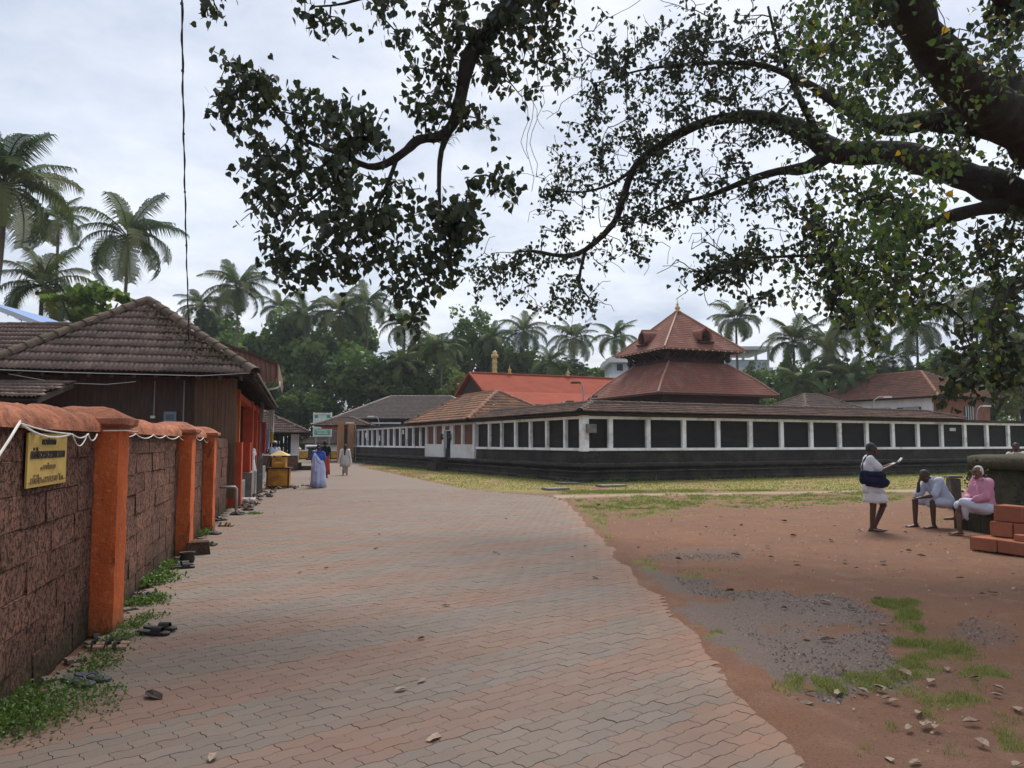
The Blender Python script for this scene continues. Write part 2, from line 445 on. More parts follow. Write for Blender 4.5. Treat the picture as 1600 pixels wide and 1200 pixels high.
ground = link('ground', fast_mesh('ground', np.stack([X, Y, Z], -1).reshape(-1, 3), Tq, M_ground, {'grass': gm.ravel(), 'gravel': gvm.ravel(), 'sand': sm.ravel()}, True))
tag(ground, kind='structure')

# ------------------------------------------------------------------ paved path of wavy blocks
PATH = [(lwx(1.0) + .1, 1.0), (1.56, 1.0), (1.56, 7), (1.54, 12), (1.54, 21.0), (1.12, 23.2), (-.6, 25.4), (-1.9, 27.5), (-2.9, 31), (-4.8, 36.5), (-7, 43), (-10.6, 54), (-12, 72), (-24, 72), (-16, 50), (lwx(38) + .1, 38)]
PTH = R(41)                                  # the courses run 41 degrees across the path
UP, VP = np.array([math.cos(PTH), math.sin(PTH)]), np.array([-math.sin(PTH), math.cos(PTH)])
def band_mat(name, piece):
    t = NT(name)
    v = t.pos()
    vr = t.pos((1, 1, 1), -PTH)
    sp = t.new('SeparateXYZ'); t.link(vr, sp.inputs[0])
    b = sp.outputs[1]
    w = t.math('MULTIPLY', t.math('SUBTRACT', t.noise(v, .45, 2), .5), .9)
    ph = t.math('MULTIPLY', t.math('ADD', t.math('ADD', b, w), -3.78 + .665 / 2 + .665 * 20), 1 / 1.33)
    if piece:                                     # a whole block is red or grey: colour looked up from its own attribute
        red = t.new('Attribute', attribute_name='red').outputs['Fac']
    else:
        fr = t.math('FRACT', ph)
        red = t.math('MULTIPLY', t.ramp(fr, [(.46, 1.0), (.54, 0.0)]), .55)
    c = t.mix(red, (.150, .128, .110), (.192, .107, .078))
    dirt = t.ramp(t.noise(v, 1.1, 7, .65, .4), [(.40, 0.0), (.66, .70)])
    c = t.mix(dirt, c, (.168, .122, .096))
    c = t.mix(t.ramp(t.noise(v, .35, 5, .6), [(.45, 0.0), (.65, .6)]), c, (.172, .142, .120))
    c = t.mix(t.ramp(t.noise(v, 70, 3, .7), [(.58, 0.0), (.72, .45)]), c, (.11, .09, .08))
    if piece:                                     # dust and washed earth towards the open side
        sx_ = t.new('SeparateXYZ'); t.link(t.new('NewGeometry').outputs['Position'], sx_.inputs[0])
        ed = t.math('ADD', sx_.outputs[0], t.math('MULTIPLY', t.noise(v, 2.2, 6, .7), 1.1))
        c = t.mix(t.ramp(t.math('MULTIPLY', ed, .4), [(.64, 0.0), (.88, .85)]), c, (.230, .135, .092))
        tv = t.new('Attribute', attribute_name='tone').outputs['Fac']
        hs = t.new('HueSaturation'); t.link(c, hs.inputs['Color']); t.link(tv, hs.inputs['Value']); c = hs.outputs[0]
    else:                                         # beyond the built blocks: faint courses
        br = t.new('TexBrick'); t.link(vr, br.inputs['Vector']); br.inputs['Scale'].default_value = 1
        br.inputs['Brick Width'].default_value = .22; br.inputs['Row Height'].default_value = .115; br.inputs['Mortar Size'].default_value = .006
        c = t.mix(t.math('MULTIPLY', br.outputs['Fac'], .35), c, (.08, .06, .05))
    t.bump(t.noise(v, 90, 4, .75), .35, .006)
    return t.done(c, .9, .2)
M_paver, M_pathfar = band_mat('paving_block', True), band_mat('paving_far', False)
M_joint = mat('sandy_joint', (.13, .085, .065), (.07, .048, .038), 5, .95)
path = thing('paved_path', 'wide path of wavy interlocking blocks in red and grey bands', None, (0, 0, 0)); del path['label']
tag(path, kind='structure')
YB = 27.0
near_poly = [(lwx(1.0) + .1, 1.0), (1.56, 1.0), (1.56, 7), (1.54, 12), (1.54, 21.0), (1.12, 23.2), (-.6, 25.4), (-1.6, YB), (lwx(YB) + .1, YB)]
far_poly = [(lwx(YB) + .1, YB), (-1.6, YB), (-2.9, 31), (-4.8, 36.5), (-7, 43), (-10.6, 54), (-12, 72), (-24, 72), (-16, 50), (lwx(38) + .1, 38)]
b_ = MB(); b_.add([[p[0], p[1], .004] for p in near_poly], [list(range(len(near_poly)))]); b_.build('path_bed', M_joint, path)
b_ = MB(); b_.add([[p[0], p[1], .016] for p in far_poly], [list(range(len(far_poly)))]); b_.build('path_surface', M_pathfar, path)
LA, WB, HW = .228, .108, .0065
def wave(a):
    f = (a / LA) % 1.0
    return np.interp(f, [0, .2, .3, .7, .8, 1.0], [HW, HW, -HW, -HW, HW, HW])
def paver_geo(n, k):
    """outline of one block in path coordinates (a along the course, b across)"""
    a0 = (k + (.5 if n % 2 else 0.0)) * LA; a1 = a0 + LA
    g = .0013
    ks = [a0 + g]
    base = math.floor(a0 / LA) * LA
    for m in range(3):
        for f in (.2, .3, .7, .8):
            q = base + (m + f) * LA
            if a0 + .012 < q < a1 - .012: ks.append(q)
    ks = np.array(ks + [a1 - g])
    lo = np.stack([ks, n * WB + wave(ks) + g], 1); hi = np.stack([ks, (n + 1) * WB + wave(ks) - g], 1)
    b0 = n * WB + wave(a0)
    kink = lambda a, s: np.array([[a + s * .006, b0 + WB * .36], [a - s * .006, b0 + WB * .64]])
    return np.concatenate([lo, kink(a1 - g, 1), hi[::-1], kink(a0 + g, 1)[::-1]])
def band_red(ac, bc):
    xw, yw = ac * UP[0] + bc * VP[0], ac * UP[1] + bc * VP[1]
    w = (fbm(xw * .35, yw * .35, 2) - .5) * .5
    fr = ((bc + w - 3.78 + .665 / 2) / 1.33) % 1.0
    return (fr < .5)
pv = []
for n in range(int(-2 / WB), int(30 / WB)):
    bc = (n + .5) * WB
    for k in range(int(-8 / LA), int(22 / LA)):
        ac = (k + (.5 if n % 2 else 0) + .5) * LA
        x, y = ac * UP[0] + bc * VP[0], ac * UP[1] + bc * VP[1]
        if y < 2.2 or y > YB or x > 1.52 or x < lwx(y) + .12: continue
        pv.append((n, k, x, y))
pa = np.array([(p[2], p[3]) for p in pv])
ok = inpoly(pa[:, 0], pa[:, 1], near_poly)
pv = [p for p, o in zip(pv, ok) if o]
ppx, ppy = proj(np.array([p[2] for p in pv]), np.array([p[3] for p in pv]))
order = sorted([i for i in range(len(pv)) if 20 < ppx[i] < 1580 and ppy[i] < 1190], key=lambda i: -ppy[i])
single = set(order[:300])
rp = random.Random(5)
SV, SF, SR, ST = [], {}, [], []
nv = 0
def paver_shape(n, k, z):
    o = paver_geo(n, k); m = len(o)
    c = o.mean(0); inn = c + (o - c) * np.array([.985, .965])
    W = lambda q, zz: np.stack([q[:, 0] * UP[0] + q[:, 1] * VP[0], q[:, 0] * UP[1] + q[:, 1] * VP[1], np.full(len(q), zz)], 1)
    Vv = np.concatenate([W(o, .0), W(o, z - .0022), W(inn, z)])
    tilt = np.array([rp.uniform(-.010, .010), rp.uniform(-.010, .010)])
    cc = Vv[:, :2].mean(0); Vv[m:, 2] += ((Vv[m:, :2] - cc) @ tilt)
    Fc = []
    for r0 in (0, m):
        Fc += [[r0 + i, r0 + (i + 1) % m, r0 + m + (i + 1) % m, r0 + m + i] for i in range(m)]
    return Vv, Fc, [2 * m + i for i in range(m)]
allV, allF, allR, allT = [], [], [], []
for i, (n, k, x, y) in enumerate(pv):
    z = .027 + rp.uniform(-.0012, .0012)
    red = 1.0 if band_red((k + (.5 if n % 2 else 0) + .5) * LA, (n + .5) * WB) else 0.0
    if rp.random() < .015: red = 1 - red
    red = min(1, max(0, red * .62 + rp.uniform(0, .16)))
    tone = rp.uniform(.94, 1.06)
    Vv, Fc, top = paver_shape(n, k, z)
    if i in single:
        c = np.array([x, y, 0.0])
        me = bpy.data.meshes.new('paver'); me.from_pydata((Vv - c).tolist(), [], Fc + [top])
        for an, av in (('red', red), ('tone', tone)):
            at_ = me.attributes.new(an, 'FLOAT', 'POINT'); at_.data.foreach_set('value', [av] * len(Vv))
        me.materials.append(M_paver); link('paver', me, path, c)
    else:
        allV.append(Vv); allF += [[q + nv for q in f] for f in Fc + [top]]; nv += len(Vv)
        allR += [red] * len(Vv); allT += [tone] * len(Vv)
me = bpy.data.meshes.new('paver_field'); me.from_pydata(np.concatenate(allV).tolist(), [], allF)
for an, av in (('red', allR), ('tone', allT)):
    at_ = me.attributes.new(an, 'FLOAT', 'POINT'); at_.data.foreach_set('value', av)
me.materials.append(M_paver)
tag(link('paver_field', me, path), kind='stuff')

# ------------------------------------------------------------------ laterite wall beside the path
wall = thing('laterite_wall', 'rough laterite block wall with orange pillars and a rounded coping along the path', 'wall', LW(10.5))
Y0, Y1, WT = 2.3, 18.9, 1.70
s_len = (Y1 - Y0) / LD[1]
MB().bar(LW(Y0, -.19, WT / 2), LW(Y1, -.19, WT / 2), .34, WT).build('wall_core', M_mortar, wall)
blocks = [bevel_box_mesh('laterite_block', (.44, .16, .205), M_lat, .005, .006, k) for k in range(5)]
zrot = math.atan2(LD[1], LD[0])
PILL = [(6.80, 1.755), (11.35, 1.745), (14.3, 1.73)]
rr = random.Random(9)
ch = WT / 8
for c in range(8):
    s = -rr.uniform(0, .45)
    while s < s_len - .2:
        L = rr.uniform(.38, .56)
        yy = Y0 + (s + L / 2) * LD[1]
        if abs(yy - PILL[0][0]) > .06:
            p = LW(Y0, -.072 + rr.uniform(-.006, .005), (c + .5) * ch, s + L / 2)
            o = link('laterite_block', rr.choice(blocks), wall, Vector(p) - wall.location, (rr.uniform(-.02, .02), rr.uniform(-.01, .01), zrot + rr.uniform(-.012, .012)))
            o.scale = ((L - .001) / .44, 1, (ch + .001) / .205)
        s += L
# rounded coping
cop = []
nst = 260
for k in range(nst + 1):
    f = k / nst; yy = Y0 + f * (15.2 - Y0)
    ring = []
    for j in range(13):
        a = math.pi * j / 12
        q = k * .35
        ridge = .014 * math.sin(k * 1.9) + .03 * (rr.random() - .5)
        w = .245 + ridge * .8; h = .155 + ridge + .015 * math.sin(k * .11)
        ring.append(LW(yy, -.19 + math.cos(a) * w, WT - .01 + max(0, math.sin(a)) ** .7 * h))
    cop.append(ring)
b_ = MB(); b_.loft(cop, False); b_.build('coping', M_cope, wall, True)
# orange pillars with domed caps
def pillar(yc, h, parent, w=.46, out=.24, m=M_orange, cap=True):
    rows = 15; rings = []
    pr = random.Random(int(yc * 100))
    for k in range(rows + 1):
        z = h * k / rows; ring = []
        pts = []
        n4 = 5
        cor = [(-w / 2, -.02), (-w / 2, out), (w / 2, out), (w / 2, -.02)]
        for a, b in zip(cor[:-1], cor[1:]):
            for i in range(n4):
                f = i / n4; pts.append((a[0] + (b[0] - a[0]) * f, a[1] + (b[1] - a[1]) * f))
        pts.append(cor[3])
        sh = 1.0 + .05 * max(0, 1 - z / .3)
        for (a, o) in pts:
            j = pr.uniform(-.004, .004)
            ca = .97 if (abs(abs(a) - w / 2) < 1e-6 and abs(o - out) < 1e-6) else 1.0
            ring.append(LW(yc, (o * ca + j) * sh, z, (a * ca + pr.uniform(-.003, .003)) * sh))
        rings.append(ring)
    p = MB().loft(rings, True, True).build('pillar', m, parent, False)
    if cap:
        rings = []
        for z, g in ((h - .03, .0), (h, .05), (h + .05, .055), (h + .065, .025), (h + .11, -.05), (h + .145, -.12), (h + .16, -.18)):
            ring = []
            for (a, o) in ((-1, 0), (-1, .5), (-1, 1), (-.5, 1), (0, 1), (.5, 1), (1, 1), (1, .5), (1, 0), (.5, 0), (0, 0), (-.5, 0)):
                aa = a * max(.03, w / 2 + g); oo = -.40 + (o * (out + .40)) + (g if o == 1 else (-g if o == 0 else 0))
                ring.append(LW(yc, oo + pr.uniform(-.008, .008), z + pr.uniform(-.006, .006), aa + pr.uniform(-.008, .008)))
            rings.append(ring)
        MB().loft(rings).build('pillar_cap', M_cope, p, False)
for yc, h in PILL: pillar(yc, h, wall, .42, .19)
# painted notice plate with its lettering
sg = thing('notice_plate', 'yellow painted notice plate with dark lettering fixed to the laterite wall', 'sign', LW(5.26, .03, 1.33))
M_plate = mat('yellow_plate', (.52, .36, .10), (.46, .30, .085), 7, .6, stain=(.33, .22, .08), sscale=4)
M_ink = mat('dark_ink', (.035, .03, .025), (.06, .05, .04), 12, .7)
M_ink2 = mat('faded_ink', (.20, .14, .06), (.26, .18, .07), 12, .7)
MB().bar(LW(4.86, .03, 1.49), LW(5.67, .03, 1.49), .012, .345).build('plate', M_plate, sg)
def lettering(txt, parent, m, cy, cz, out, width, height, name='lettering'):
    cu = bpy.data.curves.new('lettering', 'FONT'); cu.body = txt; cu.size = 1; cu.extrude = .004
    o = bpy.data.objects.new('tmp', cu); COL.objects.link(o)
    bpy.context.view_layer.update()
    me = bpy.data.meshes.new_from_object(o.evaluated_get(bpy.context.evaluated_depsgraph_get()))
    bpy.data.objects.remove(o)
    n = len(me.vertices)
    if n == 0: return
    co = np.zeros(n * 3); me.vertices.foreach_get('co', co); co = co.reshape(-1, 3)
    lo, hi = co.min(0), co.max(0)
    q = (co - (lo + hi) / 2) / np.maximum(hi - lo, 1e-6)
    W = np.array([LW(cy, out + .0025 * (1 if zz > 0 else -1), cz + b * height, -(-a) * width) for a, b, zz in q]) - np.array(origin(parent))
    me.vertices.foreach_set('co', W.ravel()); me.materials.clear(); me.materials.append(m); me.update()
    return link(name, me, parent)
lettering('\u0d2e\u0d20\u0d24\u0d4d\u0d24\u0d28', sg, M_ink, 5.26, 1.615, .0385, .30, .055)
lettering('\u0d36\u0d4d\u0d30\u0d40\u0d30\u0d3e\u0d1c\u0d30\u0d3e\u0d1c\u0d38\u0d35\u0d30\u0d28', sg, M_ink, 5.26, 1.535, .0385, .74, .075)
lettering('\u0d2a\u0d23\u0d3f\u0d24\u0d24', sg, M_ink2, 5.26, 1.448, .0385, .32, .045)
lettering('\u0d36\u0d4d\u0d30\u0d40\u0d2e\u0d39\u0d3e\u0d26\u0d35\u0d28 Tm', sg, M_ink2, 5.26, 1.37, .0385, .70, .06)
for (a, b) in ((4.9, 1.66), (5.63, 1.66), (4.9, 1.35), (5.63, 1.35)):
    MB().lathe([(.001, -.006), (.007, -.004), (.007, .004), (.001, .006)], 8, LW(a, .038, b)).build('screw', M_metal, sg)
# white cable slung along the coping
cb = thing('white_cable', 'white cable slung in loops under the coping of the laterite wall', 'cable', LW(6, .07, 1.7))
def sag(y0, z0, y1, z1, dip, out=.07, n=9):
    return [LW(y0 + (y1 - y0) * k / n, out, z0 + (z1 - z0) * k / n - dip * 4 * (k / n) * (1 - k / n)) for k in range(n + 1)]
cp = [LW(3.9, .08, 1.40), LW(4.2, .085, 1.50), LW(4.38, .09, 1.62), LW(4.5, .085, 1.69), LW(4.56, .08, 1.715)]
for off in (0, .012):
    P = [p + np.array([0, 0, off]) for p in cp] + sag(4.6, 1.715, 5.62, 1.665, .012 + off * 3)[0:] + sag(5.66, 1.665, 6.1, 1.67, .03)[1:]
    MB().tube(P, .0055, 6).build('cable_run', M_cable, cb, True)
P = sag(5.66, 1.665, 6.06, 1.668, .09); MB().tube(P, .0052, 6).build('cable_loop', M_cable, cb, True)
P = sag(4.62, 1.705, 5.62, 1.660, .045); MB().tube(P, .0052, 6).build('cable_loop', M_cable, cb, True)
P = sag(6.08, 1.665, 6.36, 1.67, .05); MB().tube(P, .006, 6).build('cable_loop', M_cable, cb, True)
P = [LW(6.5, .08, 1.70), LW(6.6, .235, 1.705), LW(6.85, .245, 1.70), LW(7.09, .235, 1.705), LW(7.11, .1, 1.69)]
yy = 7.13; z = 1.69
lp = list(P)
while yy < 14.0:
    st = rr.uniform(.7, 1.1); seg = sag(yy, z, yy + st, 1.69, rr.uniform(.03, .09), .075, 6); lp += seg[1:]; yy += st; z = 1.69
MB().tube(lp, .0055, 6).build('cable_run', M_cable, cb, True)

# ------------------------------------------------------------------ clay tiles
def tile_mat(name, c1, c2, c3, moss=None, mscale=1.2, attr_=True, amt=.3):
    t = NT(name)
    v = t.pos()
    tv = t.new('Attribute', attribute_name='tone').outputs['Fac'] if attr_ else t.rand()
    col = t.ramp(tv, [(.0, c1), (.55, c2), (1.0, c3)])
    col = t.mix(t.ramp(t.noise(v, 9, 5, .7), [(.40, 0.0), (.70, .6)]), col, tuple(q * .5 for q in c2))
    if moss is not None:
        col = t.mix(t.ramp(t.noise(v, mscale, 6, .7, .4), [(.50, 0.0), (.64, .85)]), col, moss)
    t.bump(t.noise(v, 45, 4, .7), .35, .012)
    return t.done(col, .9, .15)
M_tile_dark = tile_mat('old_brown_tile', (.215, .155, .130), (.165, .122, .104), (.26, .185, .150), (.085, .074, .062), 1.3, False)
M_tile_dark2 = tile_mat('old_brown_tile_far', (.19, .138, .116), (.15, .110, .095), (.225, .155, .128), (.09, .074, .062))
M_tile_or = tile_mat('orange_brown_tile', (.40, .21, .125), (.31, .175, .115), (.47, .27, .165), (.17, .125, .10), .8)
M_tile_cop = tile_mat('weathered_temple_tile', (.20, .125, .098), (.145, .098, .082), (.25, .145, .105), (.075, .064, .056), 1.0)
M_tile_grey = tile_mat('grey_brown_tile', (.21, .172, .148), (.17, .145, .126), (.245, .196, .165), (.14, .122, .108), .6)
M_tile_red = tile_mat('red_brown_tile', (.225, .105, .073), (.175, .088, .066), (.28, .125, .082), (.11, .075, .06), .5)
M_deck = mat('roof_deck', (.030, .024, .020), (.02, .016, .014), 4, .95)
M_ridge = mat('mossy_ridge_tile', (.125, .085, .068), (.085, .062, .048), 6, .95, .8, 30, .02, stain=(.05, .052, .024), sscale=2.5, rand=.2)
M_ridge_or = mat('orange_ridge_tile', (.30, .14, .085), (.20, .105, .07), 6, .95, .5, 30, .02, stain=(.10, .07, .05), sscale=2.5)

def tile_unit(w, ex, ns):
    xs = np.linspace(0, 1, ns); zz = .5 * (1 - np.cos(xs * 4 * math.pi)) * .17 * w
    lo = np.stack([xs * w - w / 2, np.full(ns, -.02), zz + .058], 1)
    hi = np.stack([xs * w - w / 2, np.full(ns, ex), zz * .9 + .004], 1)
    lip = lo - np.array([0, -.006, .040])
    Vv = np.concatenate([lip, lo, hi])
    Fq = []
    for r0 in (0, ns):
        Fq += [[r0 + i, r0 + i + 1, r0 + ns + i + 1, r0 + ns + i] for i in range(ns - 1)]
    return Vv, np.array(Fq)
def frame_of(P):
    A, B = P[0], P[1]
    ex = (B - A) / np.linalg.norm(B - A); n = np.cross(ex, P[2] - A)
    if n[2] < 0: A, ex, n = B, -ex, -n
    n = n / np.linalg.norm(n)
    return A, ex, np.cross(n, ex), n
def tile_face(parent, P, m, w=.25, ex=.33, single=False, deck=True, ns=5, name='roof_tiles', deckmat=None, jit=.006, seed=1):
    """P: planar polygon, P[0]->P[1] is the eave; tiles laid in courses, one object each if single"""
    P = [np.asarray(p, float) for p in P]
    A, e1, e2, n = frame_of(P)
    P2 = [((p - A) @ e1, (p - A) @ e2) for p in P]
    rt = random.Random(seed)
    if deck:
        b = MB(); k = len(P); b.add([p - n * .02 for p in P] + [p - n * .07 for p in P], [list(range(k)), list(range(k, 2 * k))[::-1]] + [[i, k + i, k + (i + 1) % k, (i + 1) % k] for i in range(k)])
        b.build('roof_deck', deckmat or M_deck, parent)
    x0, x1 = min(p[0] for p in P2), max(p[0] for p in P2); y1 = max(p[1] for p in P2)
    pos = []
    j = 0
    while j * ex < y1:
        off = w / 2 if j % 2 else 0
        for i in range(int((x1 - x0) / w) + 2):
            pos.append((x0 + off + i * w, j * ex))
        j += 1
    pos = np.array(pos)
    ok = inpoly(pos[:, 0], pos[:, 1] + ex * .45, P2) | inpoly(pos[:, 0] + .02, pos[:, 1] + .04, P2) & inpoly(pos[:, 0], pos[:, 1] + ex * .3, P2)
    pos = pos[ok]
    U_, Q_ = tile_unit(w * 1.03, ex * 1.12, ns)
    Mx = np.stack([e1, e2, n], 1)
    if single:
        me = fast_mesh('roof_tile', U_, Q_, m)
        rot = Matrix(Mx.tolist()).to_3x3()
        org = np.array(origin(parent))
        for (x, y) in pos:
            p = A + e1 * x + e2 * y + n * rt.uniform(0, .008) - org
            o = bpy.data.objects.new('roof_tile', me); COL.objects.link(o); o.parent = parent
            o.location = p; o.rotation_euler = (rot @ Euler((rt.uniform(-.02, .02), rt.uniform(-.015, .015), rt.uniform(-.03, .03))).to_matrix()).to_euler()
        return
    k = len(pos)
    if k == 0: return
    V0 = np.tile(U_, (k, 1, 1))
    V0[:, :, 0] += pos[:, :1] + np.array([[rt.uniform(-jit, jit)] for _ in range(k)]); V0[:, :, 1] += pos[:, 1:] + np.array([[rt.uniform(-jit, jit)] for _ in range(k)])
    V0[:, :, 2] += np.array([[rt.uniform(0, .01)] for _ in range(k)])
    W = (V0.reshape(-1, 3) @ Mx.T) + A - np.array(origin(parent))
    Fq = (Q_[None] + (np.arange(k) * len(U_))[:, None, None]).reshape(-1, 4)
    tone = np.repeat(np.array([rt.random() for _ in range(k)]), len(U_))
    tag(link(name, fast_mesh(name, W, Fq, m, {'tone': tone}), parent), kind='stuff')
def ridge_line(parent, a, b, m, r=.11, seg=.36, single=False, name='ridge_tiles', lift=.03):
    a, b = np.asarray(a, float), np.asarray(b, float); d = b - a; L = np.linalg.norm(d); d /= L
    sd = np.cross(d, [0, 0, 1]); sd /= np.linalg.norm(sd); up = np.cross(sd, d)
    B = MB(); rr_ = random.Random(int(L * 97)); k = max(1, int(L / seg))
    for i in range(k):
        p0 = a + d * L * i / k; p1 = a + d * (L * (i + 1) / k + .03)
        rings = []
        for p, rad in ((p0, r * 1.12), (p1, r * .95)):
            rings.append([p + up * lift + rad * (math.cos(t_) * sd * 1.15 + (math.sin(t_) * up)) + rr_.uniform(-.006, .006) for t_ in np.linspace(-.15, math.pi + .15, 7)])
        if single:
            q = MB(); q.loft(rings, False, False); q.build('ridge_tile', m, parent, True)
        else: B.loft(rings, False, False)
    if not single: tag(B.build(name, m, parent, True), kind='stuff')
def hip_roof(parent, c, ax, ay, hx, hy, z0, z1, m, w=.25, ex=.33, rm=None, cut=None, single_front=False, faces='fblr', name='roof', ridge_r=.11, deckmat=None):
    """hip roof, long axis ax (2D unit), half sizes hx (along ax) and hy; returns roof object"""
    ax = np.array([*ax, 0.]); ay = np.array([*ay, 0.]); c = np.array([c[0], c[1], 0.])
    k = min(hx, hy) if cut is None else cut
    P = lambda a, b, z: c + ax * a + ay * b + np.array([0, 0, z])
    e = [P(-hx, -hy, z0), P(hx, -hy, z0), P(hx, hy, z0), P(-hx, hy, z0)]
    r0, r1 = P(-hx + k, 0, z1), P(hx - k, 0, z1)
    rf = thing(name, None, None, (0, 0, 0)); rf.parent = parent; rf.location = Vector((0, 0, 0))
    fs = {'f': [e[0], e[1], r1, r0], 'b': [e[2], e[3], r0, r1], 'r': [e[1], e[2], r1], 'l': [e[3], e[0], r0]}
    for q in fs:
        if np.linalg.norm(r1 - r0) < 1e-6 and q in 'fb': fs[q] = fs[q][:3]
        A = fs[q]
        tile_face(rf, A, m, w, ex, single_front and q == 'f', True, 5, deckmat=deckmat, seed=ord(q)) if q in faces else \
            MB().add(A, [list(range(len(A)))]).build('roof_plane', m, rf)
    for a, b in ((e[0], r0), (e[1], r1), (e[2], r1), (e[3], r0)): ridge_line(rf, a, b, rm or M_ridge, ridge_r)
    if np.linalg.norm(r1 - r0) > .05: ridge_line(rf, r0, r1, rm or M_ridge, ridge_r)
    return rf, e, r0, r1

# ------------------------------------------------------------------ tiled building beyond the wall
E = -LN
def LB(a, b, z=0.0):                         # a leftwards along the front, b backwards along the path
    q = np.array([-6.16, 18.6]) + a * E + b * LD
    return np.array([q[0], q[1], z])
bld = thing('tiled_counter_building', 'old building with mossy dark clay tile roof and orange verandah posts behind the laterite wall', 'building', LB(3, 3))
Lb, hb, ze, za = 19.3, 2.9, 3.23, 5.34
rf = thing('roof', None, None); rf.parent = bld; rf.location = (0, 0, 0)
e0, e1_, e2_, e3_ = LB(0, 0, ze), LB(2 * hb, 0, ze), LB(2 * hb, Lb, ze), LB(0, Lb, ze)
ra, rb_ = LB(hb, hb, za), LB(hb, Lb - hb, za)
tile_face(rf, [e1_, e0, ra], M_tile_dark, .215, .375, True, True, 7)
tile_face(rf, [e0, e3_, rb_, ra], M_tile_dark2, .22, .33, seed=3)
tile_face(rf, [e2_, e1_, ra, rb_], M_tile_dark2, .22, .33, seed=4)
tile_face(rf, [e3_, e2_, rb_], M_tile_dark2, .22, .33, seed=5)
for a, b in ((e0, ra), (e1_, ra)): ridge_line(rf, a, b, M_ridge, .125, .38, True, lift=.05)
ridge_line(rf, ra, rb_, M_ridge, .12)
# moss along the right hip
mv = []
for k in range(900):
    f = rr.random() ** .8; p = e0 + (ra - e0) * (.08 + .8 * f) + np.array([-.45, -.1, -.02]) * abs(rr.gauss(0, 1.0)) * (1 - .2 * f)
    q = e0 + (ra - e0) * .5
    A_, x_, y_, n_ = frame_of([e1_, e0, ra]); p = p - n_ * ((p - A_) @ n_) + n_ * .055
    mv.append((p, rr.uniform(.02, .06)))
B = MB()
for p, s in mv:
    o = rng.normal(size=(4, 3)) * s * .8; o[:, 2] = np.abs(o[:, 2]) * .6
    B.add(p + o, [[0, 1, 2], [0, 2, 3], [0, 3, 1], [1, 3, 2]])
M_moss = mat('moss', (.070, .068, .022), (.11, .085, .035), 20, .95)
tag(B.build('moss', M_moss, rf), kind='stuff')
# fascia cable at the eave, rafters
MB().tube([LB(2 * hb + 1.2, -.06, ze + .02), LB(4.0, -.05, ze - .05), LB(1.2, -.04, ze - .06), LB(.1, -.04, ze + .03), LB(.35, .5, ze + .45)], .008, 5).build('eave_wire', M_cable, bld)
MB().tube([LB(5.2, .05, ze - .1), LB(4.2, .02, ze - .28), LB(3.2, .0, ze - .30), LB(2.6, .05, ze - .22)], .006, 5).build('loose_wire', M_cable, bld)
for k in range(12): MB().bar(LB(.3 + k * .47, .05, ze - .10), LB(.3 + k * .47, .75, ze + .35), .07, .09).build('rafter', M_wood, rf)
for k in range(22): MB().bar(LB(.05, .4 + k * .85, ze - .10), LB(.75, .4 + k * .85, ze + .38), .07, .09).build('rafter', M_wood, rf)
# walls
bx('front_wall', M_wood, bld, LB(3.6, .95, 1.6), (4.4, .18, 3.2), np.stack([np.append(E, 0), np.append(LD, 0), [0, 0, 1.]], 1))
rotE = np.stack([np.append(E, 0), np.append(LD, 0), [0, 0, 1.]], 1)
for k in range(11):
    bx('plank', M_wood2, bld, LB(.47 + k * .088, .62 + (k % 3) * .004, 1.72), (.083, .03, 2.9), rotE)
bx('inner_wall', M_wood, bld, LB(2.0, 10, 1.6), (.2, 17.6, 3.2), rotE)
bx('rear_wall', M_wood, bld, LB(3.6, 18.4, 1.6), (4.4, .2, 3.2), rotE)
bx('left_wall', M_wood, bld, LB(5.3, 9.5, 1.6), (.2, 17, 3.2), rotE)
bx('verandah_floor', M_concrete, bld, LB(1.15, 10.3, .28), (1.5, 15.6, .56), rotE)
# orange posts along the verandah
for yy, w in ((22.3, .36), (28.8, .36), (31.9, .34), (34.2, .34), (36.6, .34)):
    p = LW(yy, -.16, 1.56); bx('verandah_post', M_redpaint if yy > 25 else M_orange, bld, p, (w, w, 3.12), LROT)
bx('verandah_beam', M_redpaint, bld, LW(30, -.16, 2.98), (15.5, .24, .2), LROT)
bx('parapet', M_orange, bld, LW(25.6, -.16, .85), (5.6, .2, .62), LROT)
bx('parapet', M_orange, bld, LW(20.6, -.16, .62), (2.7, .2, 1.24), LROT)
bx('cement_plinth', M_concrete, bld, LW(23.4, .16, .37), (1.9, .42, .74), LROT)
bx('pasted_notice', mat('old_paper', (.40, .30, .15), (.33, .22, .10), 9, .8), bld, LW(22.3, -.16, 2.05, -.183), (.008, .26, 1.2), LROT)
# half height gate posts by the verandah
for yy in (19.55, 23.0): pillar(yy, 1.62, bld, .42, .30, M_redpaint, False)
# meter box and conduits on the front wall
mb = thing('meter_box', 'grey blue electric meter box fixed to the dark front wall', 'meter box', LB(1.95, .83, 2.0))
M_meter = mat('pale_blue_metal', (.16, .21, .27), (.13, .17, .22), 8, .5)
bx('box', M_meter, mb, LB(1.95, .80, 2.17), (.28, .12, .36), rotE)
bx('window', mat('meter_glass', (.03, .05, .055), (.06, .08, .08), 9, .25, spec=.5), mb, LB(1.95, .737, 2.22), (.17, .012, .12), rotE)
bx('label', M_cable, mb, LB(1.95, .738, 2.09), (.12, .01, .05), rotE)
MB().tube([LB(1.74, .82, 2.05), LB(1.66, .83, 2.12), LB(1.66, .83, 3.1)], .016, 6).build('conduit', M_metal, mb)
MB().tube([LB(2.32, .82, 2.2), LB(2.32, .82, 3.1)], .013, 6).build('conduit', M_metal, mb)
bx('switch', M_cable, mb, LB(2.34, .80, 2.22), (.1, .07, .06), rotE)
